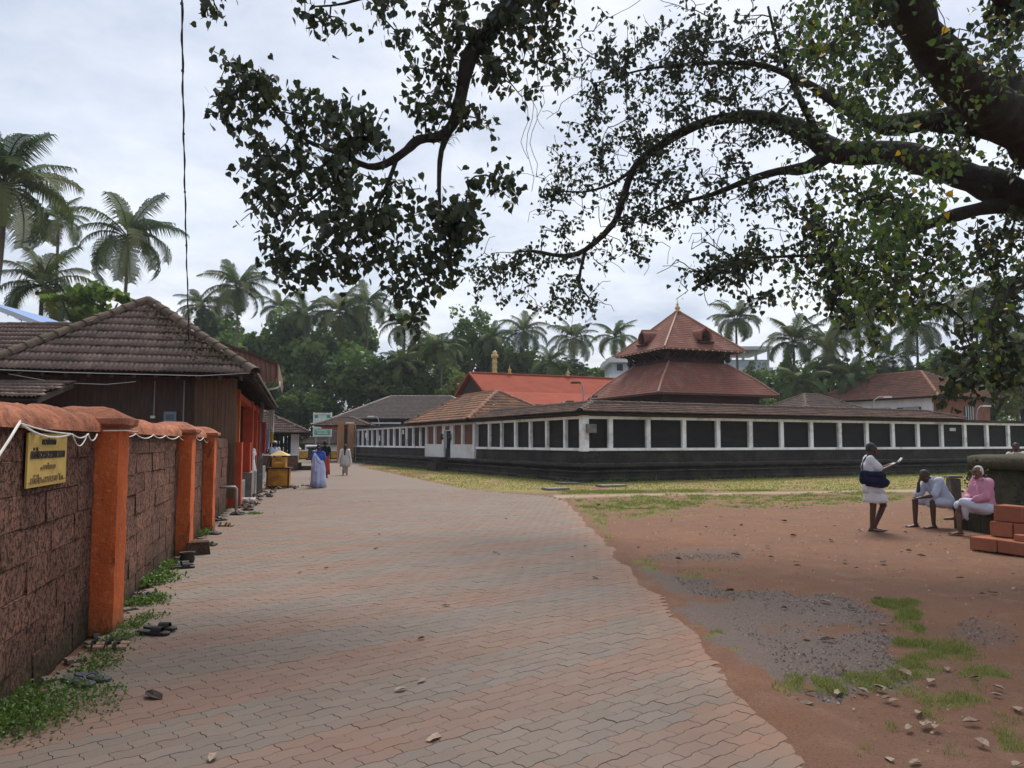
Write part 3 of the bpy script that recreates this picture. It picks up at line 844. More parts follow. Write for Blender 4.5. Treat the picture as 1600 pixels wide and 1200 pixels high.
# bulb under the eave
lb = thing('light_bulb', 'unlit white bulb hanging under the tiled eave', 'bulb', at(377, 588, 19.3) + np.array([0, 0, .1]))
bp = at(377, 590, 19.3)
MB().tube([bp + np.array([0, 0, .30]), bp + np.array([0, 0, .1])], .008, 5).build('cord', M_blackmetal, lb)
MB().lathe([(.02, .13), (.022, .12), (.022, .06), (.018, .06)], 10, bp).build('holder', M_cable, lb, True)
MB().lathe([(.001, -.07), (.03, -.06), (.045, -.02), (.04, .02), (.02, .06)], 12, bp).build('glass', mat('milky_glass', (.75, .75, .72), (.7, .7, .68), 3, .2, spec=.5), lb, True)
# black gate leaf standing open, and a pipe frame
gt = thing('black_gate', 'black metal gate leaf standing open beside the cement plinth', 'gate', LW(24.2, .5))
for z in (.10, .62, 1.12): MB().bar(LW(23.9, .45, z), LW(24.75, .55, z), .03, .05).build('rail', M_blackmetal, gt)
for k in range(9): p = LW(23.9 + k * .105, .45 + k * .0125); MB().bar(p + [0, 0, .03], p + [0, 0, 1.16], .05, .02, (1, 0, 0)).build('bar', M_blackmetal, gt)
pf = thing('pipe_frame', 'bent grey pipe frame at the foot of the third orange pillar', 'pipe', LW(17.4, .3))
MB().tube([LW(17.4, .34, 0), LW(17.4, .34, .58), LW(17.4, .31, .62), LW(17.4, -.02, .62)], .03, 8).build('pipe', M_metal, pf, True)
# rust brown sheet roof over the rear of the building
shd = thing('sheet_roof_shed', 'rust brown corrugated sheet roof rising behind the mossy hip roof', 'roof', at(400, 590, 30))
M_sheet = mat('rusty_sheet', (.20, .105, .08), (.155, .08, .062), 4, .7, stain=(.10, .06, .05), sscale=1.2)
q0, q1 = at(432, 569, 29.2), at(312, 524, 28.4)
q2, q3 = at(431, 598, 29.2), at(330, 590, 28.4)
nco = 60; top, bot = [], []
for k in range(nco + 1):
    f = k / nco; wv = .025 * (1 if (k // 2) % 2 else -1)
    top.append(q1 + (q0 - q1) * f + np.array([0, wv, 0])); bot.append(q3 + (q2 - q3) * f + np.array([0, wv, 0]))
MB().loft([bot, top], False, False).build('gable_sheet', M_sheet, shd)
bk = np.append(LD * 8, 0)
MB().add([q1, q0, q0 + bk, q1 + bk], [[0, 1, 2, 3]]).add([q1 + [0, 0, .05], q0 + [0, 0, .05], q0 + bk + [0, 0, .05], q1 + bk + [0, 0, .05]], [[3, 2, 1, 0]]).build('roof_sheet', M_sheet, shd)
MB().bar(q1 + [0, -.04, .02], q0 + [.03, -.04, .02], .06, .09).build('barge_board', M_brown, shd)
MB().bar(q0 + [.05, 0, -.30], q0 + bk + [.05, 0, -.30], .05, .66).build('side_fascia', M_sheet, shd)
MB().bar(q2 + [-3.2, .6, -3.2], q2 + [-3.2, .6, .8], .1, .1, (1, 0, 0)).build('post', M_metal, shd)
MB().bar(q2 + [-2.4, 6, -3.2], q2 + [-2.4, 6, .6], .1, .1, (1, 0, 0)).build('post', M_metal, shd)
MB().tube([q2 + [.1, .1, .05], q2 + [.12, .1, -.12], q2 + [0, .1, -.2], q2 + [-.7, .1, -.32]], .035, 7).build('drain_pipe', M_cable, shd, True)
# lower wing and lean-to at the left
wg = thing('tiled_wing', 'low dark tiled wing at the left end of the old building', 'building', at(20, 560, 22))
w0, w1 = at(-170, 566, 20.5), at(110, 566, 21.2); w2, w3 = at(112, 510, 23.6), at(-170, 512, 23)
tile_face(wg, [w0, w1, w2, w3], M_tile_dark2, .22, .33, seed=8)
ridge_line(wg, w3, w2, M_ridge)
MB().bar(w0 + [0, .6, -1.6], w1 + [0, .6, -1.6], .2, 3.1).build('wall', M_wood, wg)
ln = thing('tiled_lean_to', 'small brown tiled lean-to roof peeping over the wall coping', 'roof', at(20, 620, 17))
l0, l1 = at(-190, 618, 16.2), at(52, 622, 16.2); l2, l3 = at(64, 603, 17.6), at(-190, 585, 17.6)
l2 = l1 + np.array([.05, 1.35, .42]); l3 = l0 + np.array([.05, 1.35, .42])
tile_face(ln, [l0, l1, l2, l3], M_tile_dark2, .2, .30, seed=9)
MB().bar(l1 + [0, .1, -.05], l2 + [0, 0, -.05], .05, .12).build('barge_board', M_wood, ln)
for p in (l1 + np.array([-.1, .3, 0]), l0 + np.array([.1, .3, 0])):
    MB().bar([p[0], p[1], 0], [p[0], p[1], p[2] + .02], .12, .12, (1, 0, 0)).build('post', M_wood, ln)
# blue edged house far left
bh = thing('blue_roofed_house', 'orange walled house with a blue sheet roof behind the left wing', 'house', at(10, 500, 32))
M_blue = mat('blue_sheet', (.10, .19, .42), (.16, .26, .48), 3, .5)
c_ = at(-60, 500, 33)
bx('wall', M_orange, bh, (c_[0] - 1.5, 35, 3.0), (6.4, 4, 6.0))
r0_, r1_ = at(-60, 464, 32.5), at(62, 510, 32.5)
MB().add([r0_, r1_, r1_ + [0, 6, 0], r0_ + [0, 6, 0], r0_ + [0, 0, .12], r1_ + [0, 0, .12], r1_ + [0, 6, .12], r0_ + [0, 6, .12]], [[0, 1, 2, 3], [7, 6, 5, 4], [0, 4, 5, 1], [1, 5, 6, 2], [2, 6, 7, 3], [3, 7, 4, 0]]).build('roof', M_blue, bh)
MB().bar(r0_ + [0, -.05, .1], r1_ + [0, -.05, .1], .06, .2).build('roof_edge', mat('pale_blue_paint', (.45, .52, .62), (.4, .46, .56), 3, .5), bh)

# ------------------------------------------------------------------ small hall with the white pillar
hl = thing('small_hall', 'dark open hall with low tiled eaves on a white pillar', 'building', at(440, 735, 47))
LDx = np.array([LD[0], LD[1]])
hc = np.array([-18.3, 49.0])
rfh, eh, _, _ = hip_roof(hl, hc, LDx, LN * -1, 6.0, 5.4, 2.15, 4.75, M_tile_dark2, .25, .33, M_ridge, faces='fbrl')
bx('back_wall', M_wood, hl, (hc[0] - 1.2, hc[1] + 1, 1.3), (6.0, 8.0, 2.6), rotz(math.atan2(LDx[1], LDx[0]) - R(90)))
M_slate = mat('blue_grey_board', (.045, .052, .065), (.03, .034, .042), 3, .7, stretch=(5, 5, .4))
pb = np.array([-12.75, 46.0])
rotL = rotz(math.atan2(LDx[1], LDx[0]) - R(90))
bx('white_pillar', M_white2, hl, (pb[0], pb[1], 1.42), (.46, .46, 1.94), rotL)
bx('pillar_foot', M_dark, hl, (pb[0], pb[1], .24), (.8, .8, .42), rotL)
bx('step', M_dark, hl, (pb[0] + .85, pb[1] - .1, .13), (.9, .7, .26), rotL)
bx('plinth', M_lat, hl, (pb[0] - 1.6, pb[1] + 1.6, .45), (2.6, 6.0, .86), rotL)
bx('plinth_top', M_white2, hl, (pb[0] - 1.6, pb[1] + 1.6, .92), (2.7, 6.1, .08), rotL)
for k in range(8): bx('board', M_slate, hl, (pb[0] - 2.0 + k * .22, pb[1] + .9 + k * .06, 1.75), (.2, .04, 1.6), rotL)

# ------------------------------------------------------------------ yellow collection box
yb = thing('collection_box', 'yellow collection box with a little pyramid roof beside the path', 'box', gp(436, 763))
q = gp(436, 763); rz = rotz(R(6))
def yq(x, y, z): return q + rz @ np.array([x, y, z])
bx('foot', M_brown, yb, yq(0, 0, .05), (.80, .66, .10), rz)
bx('lower_box', M_yellow, yb, yq(0, 0, .39), (.70, .56, .58), rz)
for sx in (-1, 1): bx('corner_strip', M_brown, yb, yq(sx * .365, -.27, .39), (.05, .06, .58), rz)
bx('top_board', M_brown, yb, yq(0, 0, .71), (.82, .66, .06), rz)
bx('upper_box', M_yellow, yb, yq(0, 0, .92), (.46, .40, .36), rz)
bx('slot', M_brown, yb, yq(0, -.205, 1.0), (.2, .02, .025), rz)
bx('slot', M_cable, yb, yq(0, -.205, .90), (.3, .012, .02), rz)
bx('neck', M_brown, yb, yq(0, 0, 1.125), (.36, .32, .05), rz)
MB().box(yq(0, 0, 1.24), (.66, .56, .17), rz, .12).build('pyramid_roof', mat('pale_yellow_paint', (.62, .45, .15), (.55, .38, .12), 4, .6), yb)
bx('garland', mat('white_flowers', (.72, .62, .55), (.6, .45, .4), 60, .9), yb, yq(0, -.2, 1.13), (.22, .06, .05), rz)

# ------------------------------------------------------------------ far yellow wall, notice board, low roofs at the end of the path
yw = thing('low_yellow_wall', 'low yellow wall with a pale top across the end of the path', 'wall', (-20, 78, 0))
bx('wall', M_yellow, yw, (-19.5, 78, .42), (18, .3, .72)); bx('wall_top', M_white2, yw, (-19.5, 78, .84), (18.1, .42, .12)); bx('base', M_brown, yw, (-19.5, 77.95, .05), (18.02, .42, .10))
sp_ = thing('stone_lamp_post', 'short stone post with a flat white top before the yellow wall', 'post', gp(487, 719))
g0 = gp(487, 719)
MB().lathe([(.55, 0), (.55, .2), (.38, .25), (.34, 1.0), (.48, 1.1), (.48, 1.2)], 10, g0).build('shaft', M_dark, sp_)
MB().lathe([(.5, 1.2), (.62, 1.24), (.62, 1.36), (.5, 1.4)], 10, g0).build('top', M_white2, sp_)
ns_ = thing('notice_board', 'tall green and white notice board on posts before the trees', 'sign', at(503, 700, 76))
a_, b2_ = at(490, 681, 76), at(518, 646, 76)
cx_, cz_ = (a_[0] + b2_[0]) / 2, (a_[2] + b2_[2]) / 2; w_, h_ = b2_[0] - a_[0], b2_[2] - a_[2]
t = NT('notice_print')
v = t.pos()
sp = t.new('SeparateXYZ'); t.link(v, sp.inputs[0])
zf = t.math('DIVIDE', t.math('SUBTRACT', sp.outputs[2], a_[2]), h_)
g = t.ramp(zf, [(.0, (.06, .30, .20)), (.22, (.10, .38, .27)), (.38, (.50, .60, .56)), (.75, (.55, .60, .60)), (1.0, (.30, .48, .42))])
g = t.mix(t.ramp(t.noise(v, 5, 4, .7), [(.56, 0.0), (.62, .8)]), g, (.25, .15, .15))
M_print = t.done(g, .5, .3)
bx('board', M_print, ns_, (cx_, 76, cz_), (w_, .06, h_))
for sx in (-1, 1):
    bx('frame', M_white2, ns_, (cx_ + sx * w_ / 2, 75.98, cz_), (.11, .12, h_ + .2)); bx('post', M_metal, ns_, (cx_ + sx * (w_ / 2 - .2), 76.1, (cz_ - h_ / 2) / 2 + .2), (.1, .1, cz_ - h_ / 2 + .4))
for sz in (-1, 1): bx('frame', M_white2, ns_, (cx_, 75.981, cz_ + sz * h_ / 2), (w_ - .1, .12, .12))
M_gr = mat('green_print', (.02, .22, .13), (.03, .25, .16), 5, .5); M_rd = mat('maroon_print', (.22, .08, .08), (.3, .12, .1), 9, .5)
bx('emblem', M_gr, ns_, (cx_ - w_ * .36, 75.955, cz_ + h_ * .36), (w_ * .18, .01, h_ * .13)); bx('emblem', M_gr, ns_, (cx_ + w_ * .34, 75.955, cz_ + h_ * .36), (w_ * .18, .01, h_ * .13))
for k, (dx, ww) in enumerate(((-.28, .13), (-.1, .14), (.08, .1), (.22, .12))): bx('lettering', M_rd, ns_, (cx_ + dx * w_, 75.955, cz_ + h_ * (.06 - .02 * (k % 2))), (w_ * ww, .01, h_ * .06))
for k in range(3): bx('lettering', M_white2, ns_, (cx_ + (k - 1) * .05, 75.955, cz_ - h_ * (.26 + .07 * k)), (w_ * .6, .01, h_ * .025))
sh2 = thing('low_tiled_shed', 'low brown tiled shed roof behind the yellow wall', 'shed', at(520, 700, 84))
s_c = at(530, 690, 86)
hip_roof(sh2, s_c[:2], (1, 0), (0, 1), 3.6, 3.0, 1.5, 3.3, M_tile_dark2, .28, .36, M_ridge)
bx('wall', M_white2, sh2, (s_c[0], s_c[1], .8), (6.2, 5, 1.6))

# ------------------------------------------------------------------ temple compound wall
tw = thing('temple_wall', 'long dark temple wall with white posts and black panels on a moulded plinth', 'wall', TP(0, 0))
PR = 40.0; QL = 38.0
def lbox(name, m, side, s0, s1, z0, z1, o0, o1, parent=tw):
    """piece of the wall: side 'r' runs along p, 'l' runs along q; o0..o1 outwards"""
    if side == 'r': a, b = TP(s0, -o0), TP(s1, -o1); pts = [TP(s0, -o0), TP(s1, -o0), TP(s1, -o1), TP(s0, -o1)]
    else: pts = [TP(-o0, s0), TP(-o0, s1), TP(-o1, s1), TP(-o1, s0)]
    return MB().prism([(p[0], p[1]) for p in pts], z0, z1).build(name, m, parent)
def moulding(name, m, prof):
    """profile (out, z) swept round the corner of the wall"""
    rings = []
    for (p, q, kx, ky) in ((PR, 0, 0, -1), (0, 0, -1, -1), (0, QL, -1, 0)):
        rings.append([TP(p + kx * o, q + ky * o, z) for o, z in prof])
    return MB().loft(rings, False, False).build(name, m, tw)
moulding('plinth', M_dark, [(.52, -.05), (.52, .12), (.46, .16), (.46, .34), (.52, .38), (.52, .42), (.30, .44)])
moulding('plinth_moulding', M_dark, [(.30, .44), (.30, .52), (.40, .55), (.46, .61), (.46, .68), (.42, .73), (.10, .76)])
moulding('wall_base', M_dark, [(.10, .76), (.10, 1.27)])
moulding('panel_back', M_dark, [(-.10, 1.27), (-.10, 2.75)])
M_moss2 = mat('plinth_lichen', (.20, .20, .17), (.12, .13, .08), 12, .95)
B = MB()
for k in range(900):                         # grass and lichen tufts on the ledges
    r_side = rng.random() < .6
    s = rng.uniform(0, 30 if r_side else 36); z, o = ((.74, .40), (.425, .50))[int(rng.random() < .4)]
    p = TP(s, -o + rng.uniform(0, .08)) if r_side else TP(-o + rng.uniform(0, .08), s)
    for _ in range(3):
        q = p + np.array([rng.normal() * .05, rng.normal() * .05, z]); h = rng.uniform(.015, .05)
        B.add([q + [-.012, 0, 0], q + [.012, 0, 0], q + [rng.normal() * .02, rng.normal() * .02, h]], [[0, 1, 2]])
tag(B.build('ledge_moss', M_moss2, tw), kind='stuff')
posts_r = [1.24 + 1.93 * k for k in range(20)]
posts_l = [1.47, 3.12, 4.74, 6.3, 7.9, 9.42] + [20.25 + 1.40 * k for k in range(13)]
for s0, s1 in ((-.06, PR),): lbox('bottom_band', M_white, 'r', s0, s1, 1.27, 1.385, -.02, .16); lbox('top_band', M_white, 'r', s0, s1, 2.60, 2.72, -.02, .15)
for s0, s1 in ((.02, 11.0), (19.0, QL)): lbox('bottom_band', M_white, 'l', s0, s1, 1.272, 1.387, -.02, .16); lbox('top_band', M_white, 'l', s0, s1, 2.602, 2.722, -.02, .15)
prev = .14
for s in posts_r:
    lbox('post', M_white, 'r', s - .107, s + .107, 1.385, 2.60, -.03, .115)
    lbox('black_panel', M_black, 'r', prev + .003, s - .110, 1.39, 2.597, -.08, -.02 + rng.uniform(-.012, .012))
    prev = s + .107
prev = .14
for s in posts_l:
    if s > 18 and prev < 18: prev = 19.05
    lbox('post', M_white, 'l', s - .085, s + .085, 1.387, 2.602, -.03, .115)
    lbox('black_panel', M_black, 'l', prev + .003, s - .088, 1.392, 2.599, -.08, -.02 + rng.uniform(-.012, .012))
    prev = s + .085
lbox('black_panel', M_black, 'l', 9.51, 11.0, 1.392, 2.599, -.08, -.02)
MB().prism([tuple(TP(a, b)[:2]) for a, b in ((-.17, -.17), (.13, -.17), (.13, .03), (.03, .13), (-.17, .13))], 1.25, 2.74).build('corner_post', M_white, tw)
bx('corner_stone', M_concrete, tw, TP(.18, -.2, 2.2), (.42, .3, .36), rotz(TH))
# eave of the wall roof and its tiles
lbox('eave_board', M_wood, 'r', -.36, 23.6, 2.74, 2.86, -.1, .34); lbox('eave_board', M_wood, 'l', -.30, 11.2, 2.742, 2.862, -.1, .34)
e_ = .48
tile_face(tw, [TP(-e_, -e_, 2.86), TP(24, -e_, 2.86), TP(22.6, .95, 3.29), TP(.95, .95, 3.29)], M_tile_cop, .24, .33, seed=21)
tile_face(tw, [TP(-e_, 11.4, 2.86), TP(-e_, -e_, 2.86), TP(.95, .95, 3.29), TP(.95, 11.4, 3.29)], M_tile_cop, .24, .33, seed=22)
tile_face(tw, [TP(24, 2.4, 2.86), TP(2.4, 2.4, 2.86), TP(.95, .95, 3.29), TP(22.6, .95, 3.29)], M_tile_cop, .26, .36, seed=23)
tile_face(tw, [TP(24, -e_, 2.86), TP(24, 2.4, 2.86), TP(22.6, .95, 3.29)], M_tile_cop, .26, .36, seed=24)
ridge_line(tw, TP(-e_, -e_, 2.88), TP(.95, .95, 3.31), M_ridge); ridge_line(tw, TP(.95, .95, 3.31), TP(22.6, .95, 3.31), M_ridge, .10); ridge_line(tw, TP(.95, .95, 3.31), TP(.95, 11.4, 3.31), M_ridge, .10); ridge_line(tw, TP(24, -e_, 2.88), TP(22.6, .95, 3.31), M_ridge, .10)
lbox('coping', M_dark, 'r', 24, PR, 2.725, 2.86, -.25, .25); lbox('coping', M_dark, 'l', 19.2, QL, 2.725, 2.86, -.25, .25)
lbox('inner_wall', M_white2, 'r', 1.5, 23, 0, 2.9, -2.2, -1.9)
bx('small_notice', M_white2, tw, TP(posts_r[11] + .98, -.03, 2.33), (.5, .02, .17), rotz(TH))
for s, z in ((33.4, 2.2), (29.6, 1.95), (23.9, 2.35)): bx('small_notice', M_white2, tw, TP(-.03, s, z), (.02, .32, .42 if s > 29 else .3), rotz(TH))

# ------------------------------------------------------------------ gate house in the left wall
gh = thing('gate_house', 'white gate house with orange brown hip roof set in the temple wall', 'gate house', TP(0, 15))
def gbox(name, m, q0, q1, z0, z1, o0, o1): return lbox(name, m, 'l', q0, q1, z0, z1, o0, o1, gh)
q_d0, q_d1 = 14.55, 15.65
gbox('lower_wall', M_white2, 11.05, q_d0, .72, 1.52, -.1, .22); gbox('lower_wall', M_white2, q_d1, 18.95, .72, 1.52, -.1, .22)
M_pan = mat('red_brown_panel', (.16, .075, .05), (.12, .055, .04), 5, .8)
gbox('back_wall', M_dark, 11.05, 18.95, .72, 2.85, -.3, -.12)
gbox('top_band', M_white2, 11.05, 18.95, 2.62, 2.80, -.1, .2)
for a, b in ((11.05, 11.35), (12.72, 12.98), (14.2, q_d0), (q_d1, 16.0), (17.2, 17.44), (18.68, 18.95)): gbox('post', M_white2, a, b, 1.52, 2.62, -.1, .2)
for a, b in ((11.35, 12.72), (12.98, 14.2), (16.0, 17.2), (17.44, 18.68)): gbox('wooden_panel', M_pan, a + .004, b - .004, 1.53, 2.615, -.1, .08)
dr = gbox('door', M_black, q_d0 + .01, q_d1 - .01, .74, 2.3, -.1, .02); gbox('lintel', M_white2, q_d0 + .004, q_d1 - .004, 2.3, 2.615, -.09, .19)
gbox('transom', M_pan, q_d0 + .25, q_d1 - .25, 2.36, 2.58, .19, .22)
for s in (q_d0 - .1, q_d1 + .1):                       # brass lamps beside the door
    c = TP(-.32, s, 1.95)
    MB().lathe([(.02, -.18), (.09, -.14), (.11, -.05), (.05, .02), (.08, .08), (.1, .16), (.02, .2)], 8, c).build('wall_lamp', M_blackmetal, gh, True)
bx('door_step', M_dark, gh, TP(-.85, 15.1, .22), (.7, 1.5, .44), rotz(TH)); bx('door_step', M_dark, gh, TP(-.7, 15.1, .6), (.45, 1.3, .32), rotz(TH))
hip_roof(gh, TP(2.45, 16.3)[:2], V_, -U, 5.35, 3.1, 2.84, 4.62, M_tile_or, .25, .33, M_ridge_or, cut=2.9)
gbox('eave_board', M_wood, 11.1, 21.4, 2.73, 2.83, .1, .45)
MB().box(TP(2.6, 16.3, 1.4), (4.2, 9.0, 2.8), rotz(TH)).build('hall_body', M_white2, gh)

# ------------------------------------------------------------------ two tiered shrine
SA = R(22)
su, sv = np.array([math.cos(SA), math.sin(SA)]), np.array([-math.sin(SA), math.cos(SA)])
SCN = np.array([11.05, 51.6])
def SP(a, b, z): q = SCN + a * su + b * sv; return np.array([q[0], q[1], z])
shr = thing('two_tiered_shrine', 'square two tiered shrine with red brown pyramid roof and brass finial', 'shrine', SP(0, 0, 0))
t = NT('shrine_roof')
v = t.pos()
sp = t.new('SeparateXYZ'); t.link(v, sp.inputs[0])
c = t.mix(t.ramp(t.noise(v, .8, 6, .6), [(.35, 0.0), (.65, 1.0)]), (.205, .080, .058), (.155, .068, .053))
c = t.mix(t.ramp(t.noise(t.pos((2.2, 2.2, .25)), 1.6, 6, .7), [(.52, 0.0), (.70, .75)]), c, (.115, .080, .066))
c = t.mix(t.ramp(t.noise(v, 14, 4, .7), [(.5, 0.0), (.75, .5)]), c, (.27, .145, .11))
c = t.mix(t.ramp(t.noise(t.pos((1.4, 1.4, .5)), .7, 7, .7, .5), [(.50, 0.0), (.66, .65)]), c, (.255, .165, .135))
t.bump(t.noise(v, 30, 4, .7), .25, .02)
M_shr = t.done(c, .92, .1)
def stepped_face(parent, a, b, c, d, n, m, name, th=.022):
    """courses of flat roofing: eave a-b, top d-c"""
    a, b, c, d = [np.asarray(q, float) for q in (a, b, c, d)]
    nn = np.cross(b - a, d - a); nn /= np.linalg.norm(nn); nn = nn if nn[2] > 0 else -nn
    B = MB()
    for k in range(n):
        f0, f1 = k / n, (k + 1.12) / n if k < n - 1 else 1.0
        l0, r0 = a + (d - a) * f0, b + (c - b) * f0; l1, r1 = a + (d - a) * f1, b + (c - b) * f1
        B.add([l0 + nn * .002, r0 + nn * .002, r0 + nn * th, l0 + nn * th, r1 + nn * .003, l1 + nn * .003], [[0, 1, 2, 3], [3, 2, 4, 5]])
    return B.build(name, m, parent)
def tier(name, h0, h1, z0, z1, n, curve=0.0, ridge=M_ridge_or):
    rf = thing(name, None, None); rf.parent = shr; rf.location = (0, 0, 0)
    cs = [(-1, -1), (1, -1), (1, 1), (-1, 1)]
    for k in range(4):
        (a0, b0), (a1, b1) = cs[k], cs[(k + 1) % 4]
        if curve:
            hm, zm = (h0 + h1) / 2 + curve * .4, (z0 + z1) / 2 - curve * .15
            stepped_face(rf, SP(a0 * h0, b0 * h0, z0), SP(a1 * h0, b1 * h0, z0), SP(a1 * hm, b1 * hm, zm), SP(a0 * hm, b0 * hm, zm), n // 2, M_shr, 'roof_face')
            stepped_face(rf, SP(a0 * hm, b0 * hm, zm), SP(a1 * hm, b1 * hm, zm), SP(a1 * h1, b1 * h1, z1), SP(a0 * h1, b0 * h1, z1), n // 2, M_shr, 'roof_face')
        else:
            stepped_face(rf, SP(a0 * h0, b0 * h0, z0), SP(a1 * h0, b1 * h0, z0), SP(a1 * h1, b1 * h1, z1), SP(a0 * h1, b0 * h1, z1), n, M_shr, 'roof_face')
        MB().bar(SP(a0 * h0, b0 * h0, z0 - .05), SP(a1 * h0, b1 * h0, z0 - .05), .05, .13).build('eave_board', M_ridge_or if z0 > 6 else M_brown, rf)
        MB().tube([SP(a0 * h0, b0 * h0, z0 + .03)] + ([SP(a0 * hm, b0 * hm, zm + .03)] if curve else []) + [SP(a0 * h1, b0 * h1, z1 + .03)], .06, 6).build('hip_ridge', mat('hip_ridge_metal', (.34, .2, .15), (.28, .15, .11), 5, .6), rf)
    MB().prism([tuple(SP(a * (h0 - .03), b * (h0 - .03), 0)[:2]) for a, b in cs], z0 - .10, z0 - .03).build('soffit', M_brown, rf)
    return rf
tier('lower_roof', 4.45, 2.15, 4.58, 6.70, 16, .5)
up = tier('upper_roof', 3.05, .04, 7.50, 10.35, 20)
M_maroon = mat('dark_carved_timber', (.050, .022, .018), (.032, .016, .014), 4, .8, .6, 8, .06)
rS = rotz(SA)
bx('neck', M_maroon, shr, SP(0, 0, 7.05), (4.2, 4.2, 1.0), rS)
bx('body', M_maroon, shr, SP(0, 0, 2.3), (7.2, 7.2, 4.6), rS)
bx('plinth', M_dark, shr, SP(0, 0, .4), (8.4, 8.4, .8), rS)
for k in range(-4, 5):                                  # brackets under the upper eave
    for a, b in ((k * .5, -2.1), (-2.1, k * .5)):
        o = (0, -.85) if b == -2.1 and a != -2.1 else (-.85, 0)
        MB().bar(SP(a, b, 6.95), SP(a + o[0], b + o[1], 7.42), .10, .12).build('bracket', M_maroon, shr)
for k in range(13):                                     # pendants of the upper eave board
    for sd in (0, 1):
        f = -2.95 + k * .49; a, b = (f, -3.06) if sd == 0 else (-3.06, f)
        bx('pendant', M_white2, shr, SP(a, b, 7.40), (.06, .06, .06), rS)
for (a, b) in ((2.0, -2.3), (-2.3, 2.0), (-2.3, -2.3)):  # carved corner figures
    MB().lathe([(.02, -.3), (.16, -.24), (.2, -.1), (.12, .05), (.18, .16), (.13, .3), (.02, .36)], 8, SP(a * 1.06, b * 1.06, 7.02)).build('carved_bracket', M_maroon, shr, True)
fin = SP(0, 0, 10.3)
MB().lathe([(.22, 0), (.24, .06), (.10, .12), (.17, .22), (.19, .30), (.09, .40), (.05, .46), (.10, .52), (.04, .60), (.02, .75), (.005, .98)], 12, fin).build('finial', M_gold, shr, True)
# horseshoe gables on the upper roof
def dormer(face):
    # face 0: towards the right wall side (b = -), 1: towards the left wall side (a = -)
    z0 = 7.95; d0 = 2.62
    rings = []
    def Q(x, o, z): return SP(x + .25, -o, z) if face == 0 else SP(-o, -x + .1, z)
    root = up
    arch = [(math.cos(a_) * (.43 if math.sin(a_) > 0 else .46), math.sin(a_) * .47) for a_ in np.linspace(-.5, math.pi + .5, 15)]
    arch = [(x, z + .36 + (.13 if abs(x) < .07 else 0)) for x, z in arch]
    outer = [Q(x * 1.12, d0 + .12, z0 + z * 1.08) for x, z in arch]; back = [Q(x * 1.12, d0 - 1.1, z0 + z * 1.08 + .06) for x, z in arch]
    front = [Q(x * .80, d0 + .14, z0 + .06 + z * .85) for x, z in arch]; inn = [Q(x * .80, d0 - .1, z0 + .06 + z * .85) for x, z in arch]
    dm = MB().loft([back, outer, front, inn], False, False).build('gable', M_shr, root)
    MB().add(inn, [list(range(len(inn)))]).build('gable_screen', M_maroon, dm)
    MB().bar(Q(-.58, d0 + .1, z0 + .02), Q(.58, d0 + .1, z0 + .02), .16, .12).build('gable_sill', M_maroon, dm)
    MB().lathe([(.04, -.08), (.09, -.05), (.09, .05), (.04, .08)], 8, Q(0, d0 - .02, z0 + .38)).build('gable_boss', M_maroon, dm)
dormer(0); dormer(1)

# ------------------------------------------------------------------ red roofed hall
rh = thing('red_roofed_hall', 'long hall with smooth bright red roof and small brass finials', 'building', TP(14, 27))
M_redroof = mat('red_roof_paint', (.30, .070, .042), (.245, .060, .038), 1.0, .95, .15, 12, spec=.08, stain=(.22, .058, .036), sscale=.5)
zr = 7.05
g0, g1 = 6.7, 24.0
qr, qe = 28.2, 24.6
def RQ(p, q, z): return TP(p, q, z)
stepped_face(rh, RQ(g0, qe + .9, 5.45), RQ(g1, qe + .9, 5.45), RQ(g1, qr, zr), RQ(g0, qr, zr), 14, M_redroof, 'roof_face', .010)
stepped_face(rh, RQ(g1, 31, 5.45), RQ(g0, 31, 5.45), RQ(g0, qr, zr), RQ(g1, qr, zr), 14, M_redroof, 'roof_face', .010)
stepped_face(rh, RQ(g0 + 2.6, 22.6, 4.40), RQ(g1, 22.6, 4.40), RQ(g1, qe + .9, 5.46), RQ(g0 + 1.4, qe + .9, 5.46), 9, M_redroof, 'skirt_face', .010)
MB().add([RQ(g0 + .25, qe + 1.1, 5.4), RQ(g0 + .25, 30.8, 5.4), RQ(g0 + .25, qr, zr - .1)], [[0, 1, 2]]).build('gable_end', M_maroon, rh)
for q_, z_ in ((qe + .9, 5.45), (31, 5.45)): MB().bar(RQ(g0, q_, z_ + .02), RQ(g0, qr, zr + .02), .14, .16).build('barge_board', M_redroof, rh)
MB().tube([RQ(g0 - .05, qr, zr + .03), RQ(g1, qr, zr + .03)], .09, 7).build('ridge', M_redroof, rh)
bx('wall', M_maroon, rh, RQ(16, 28, 2.6), (16.5, 5.2, 5.2), rotz(TH))
for k in range(9):
    p = RQ(g0 + 3 + k * 1.9, 23.2, 2.1); MB().bar(p - [0, 0, 2.1], p + [0, 0, 2.15], .3, .3, (1, 0, 0)).build('column', M_white2, rh)
for p_ in (10.2, 15.6, 21.2):
    MB().lathe([(.16, 0), (.18, .08), (.07, .14), (.13, .22), (.15, .32), (.06, .42), (.03, .5), (.01, .72)], 10, RQ(p_, qr, zr + .05)).build('finial', M_gold, rh, True)
fm = thing('gold_flagmast', 'banded gold temple flagmast rising behind the red roof', 'flagmast', at(773, 700, 72))
pm = at(773, 560, 72); z_top = at(773, 548, 72)[2]
prof = [(.55, 0), (.55, .8), (.24, 1.0)]
for k in range(16):
    z = 1.0 + k * (z_top - 1.8) / 16; prof += [(.20, z + .1), (.26, z + .25), (.20, z + .4)]
prof += [(.2, z_top - .7), (.36, z_top - .6), (.30, z_top - .35), (.16, z_top - .3), (.22, z_top - .1), (.05, z_top)]
MB().lathe(prof, 12, (pm[0], 72, 0)).build('mast', M_gold, fm, True)
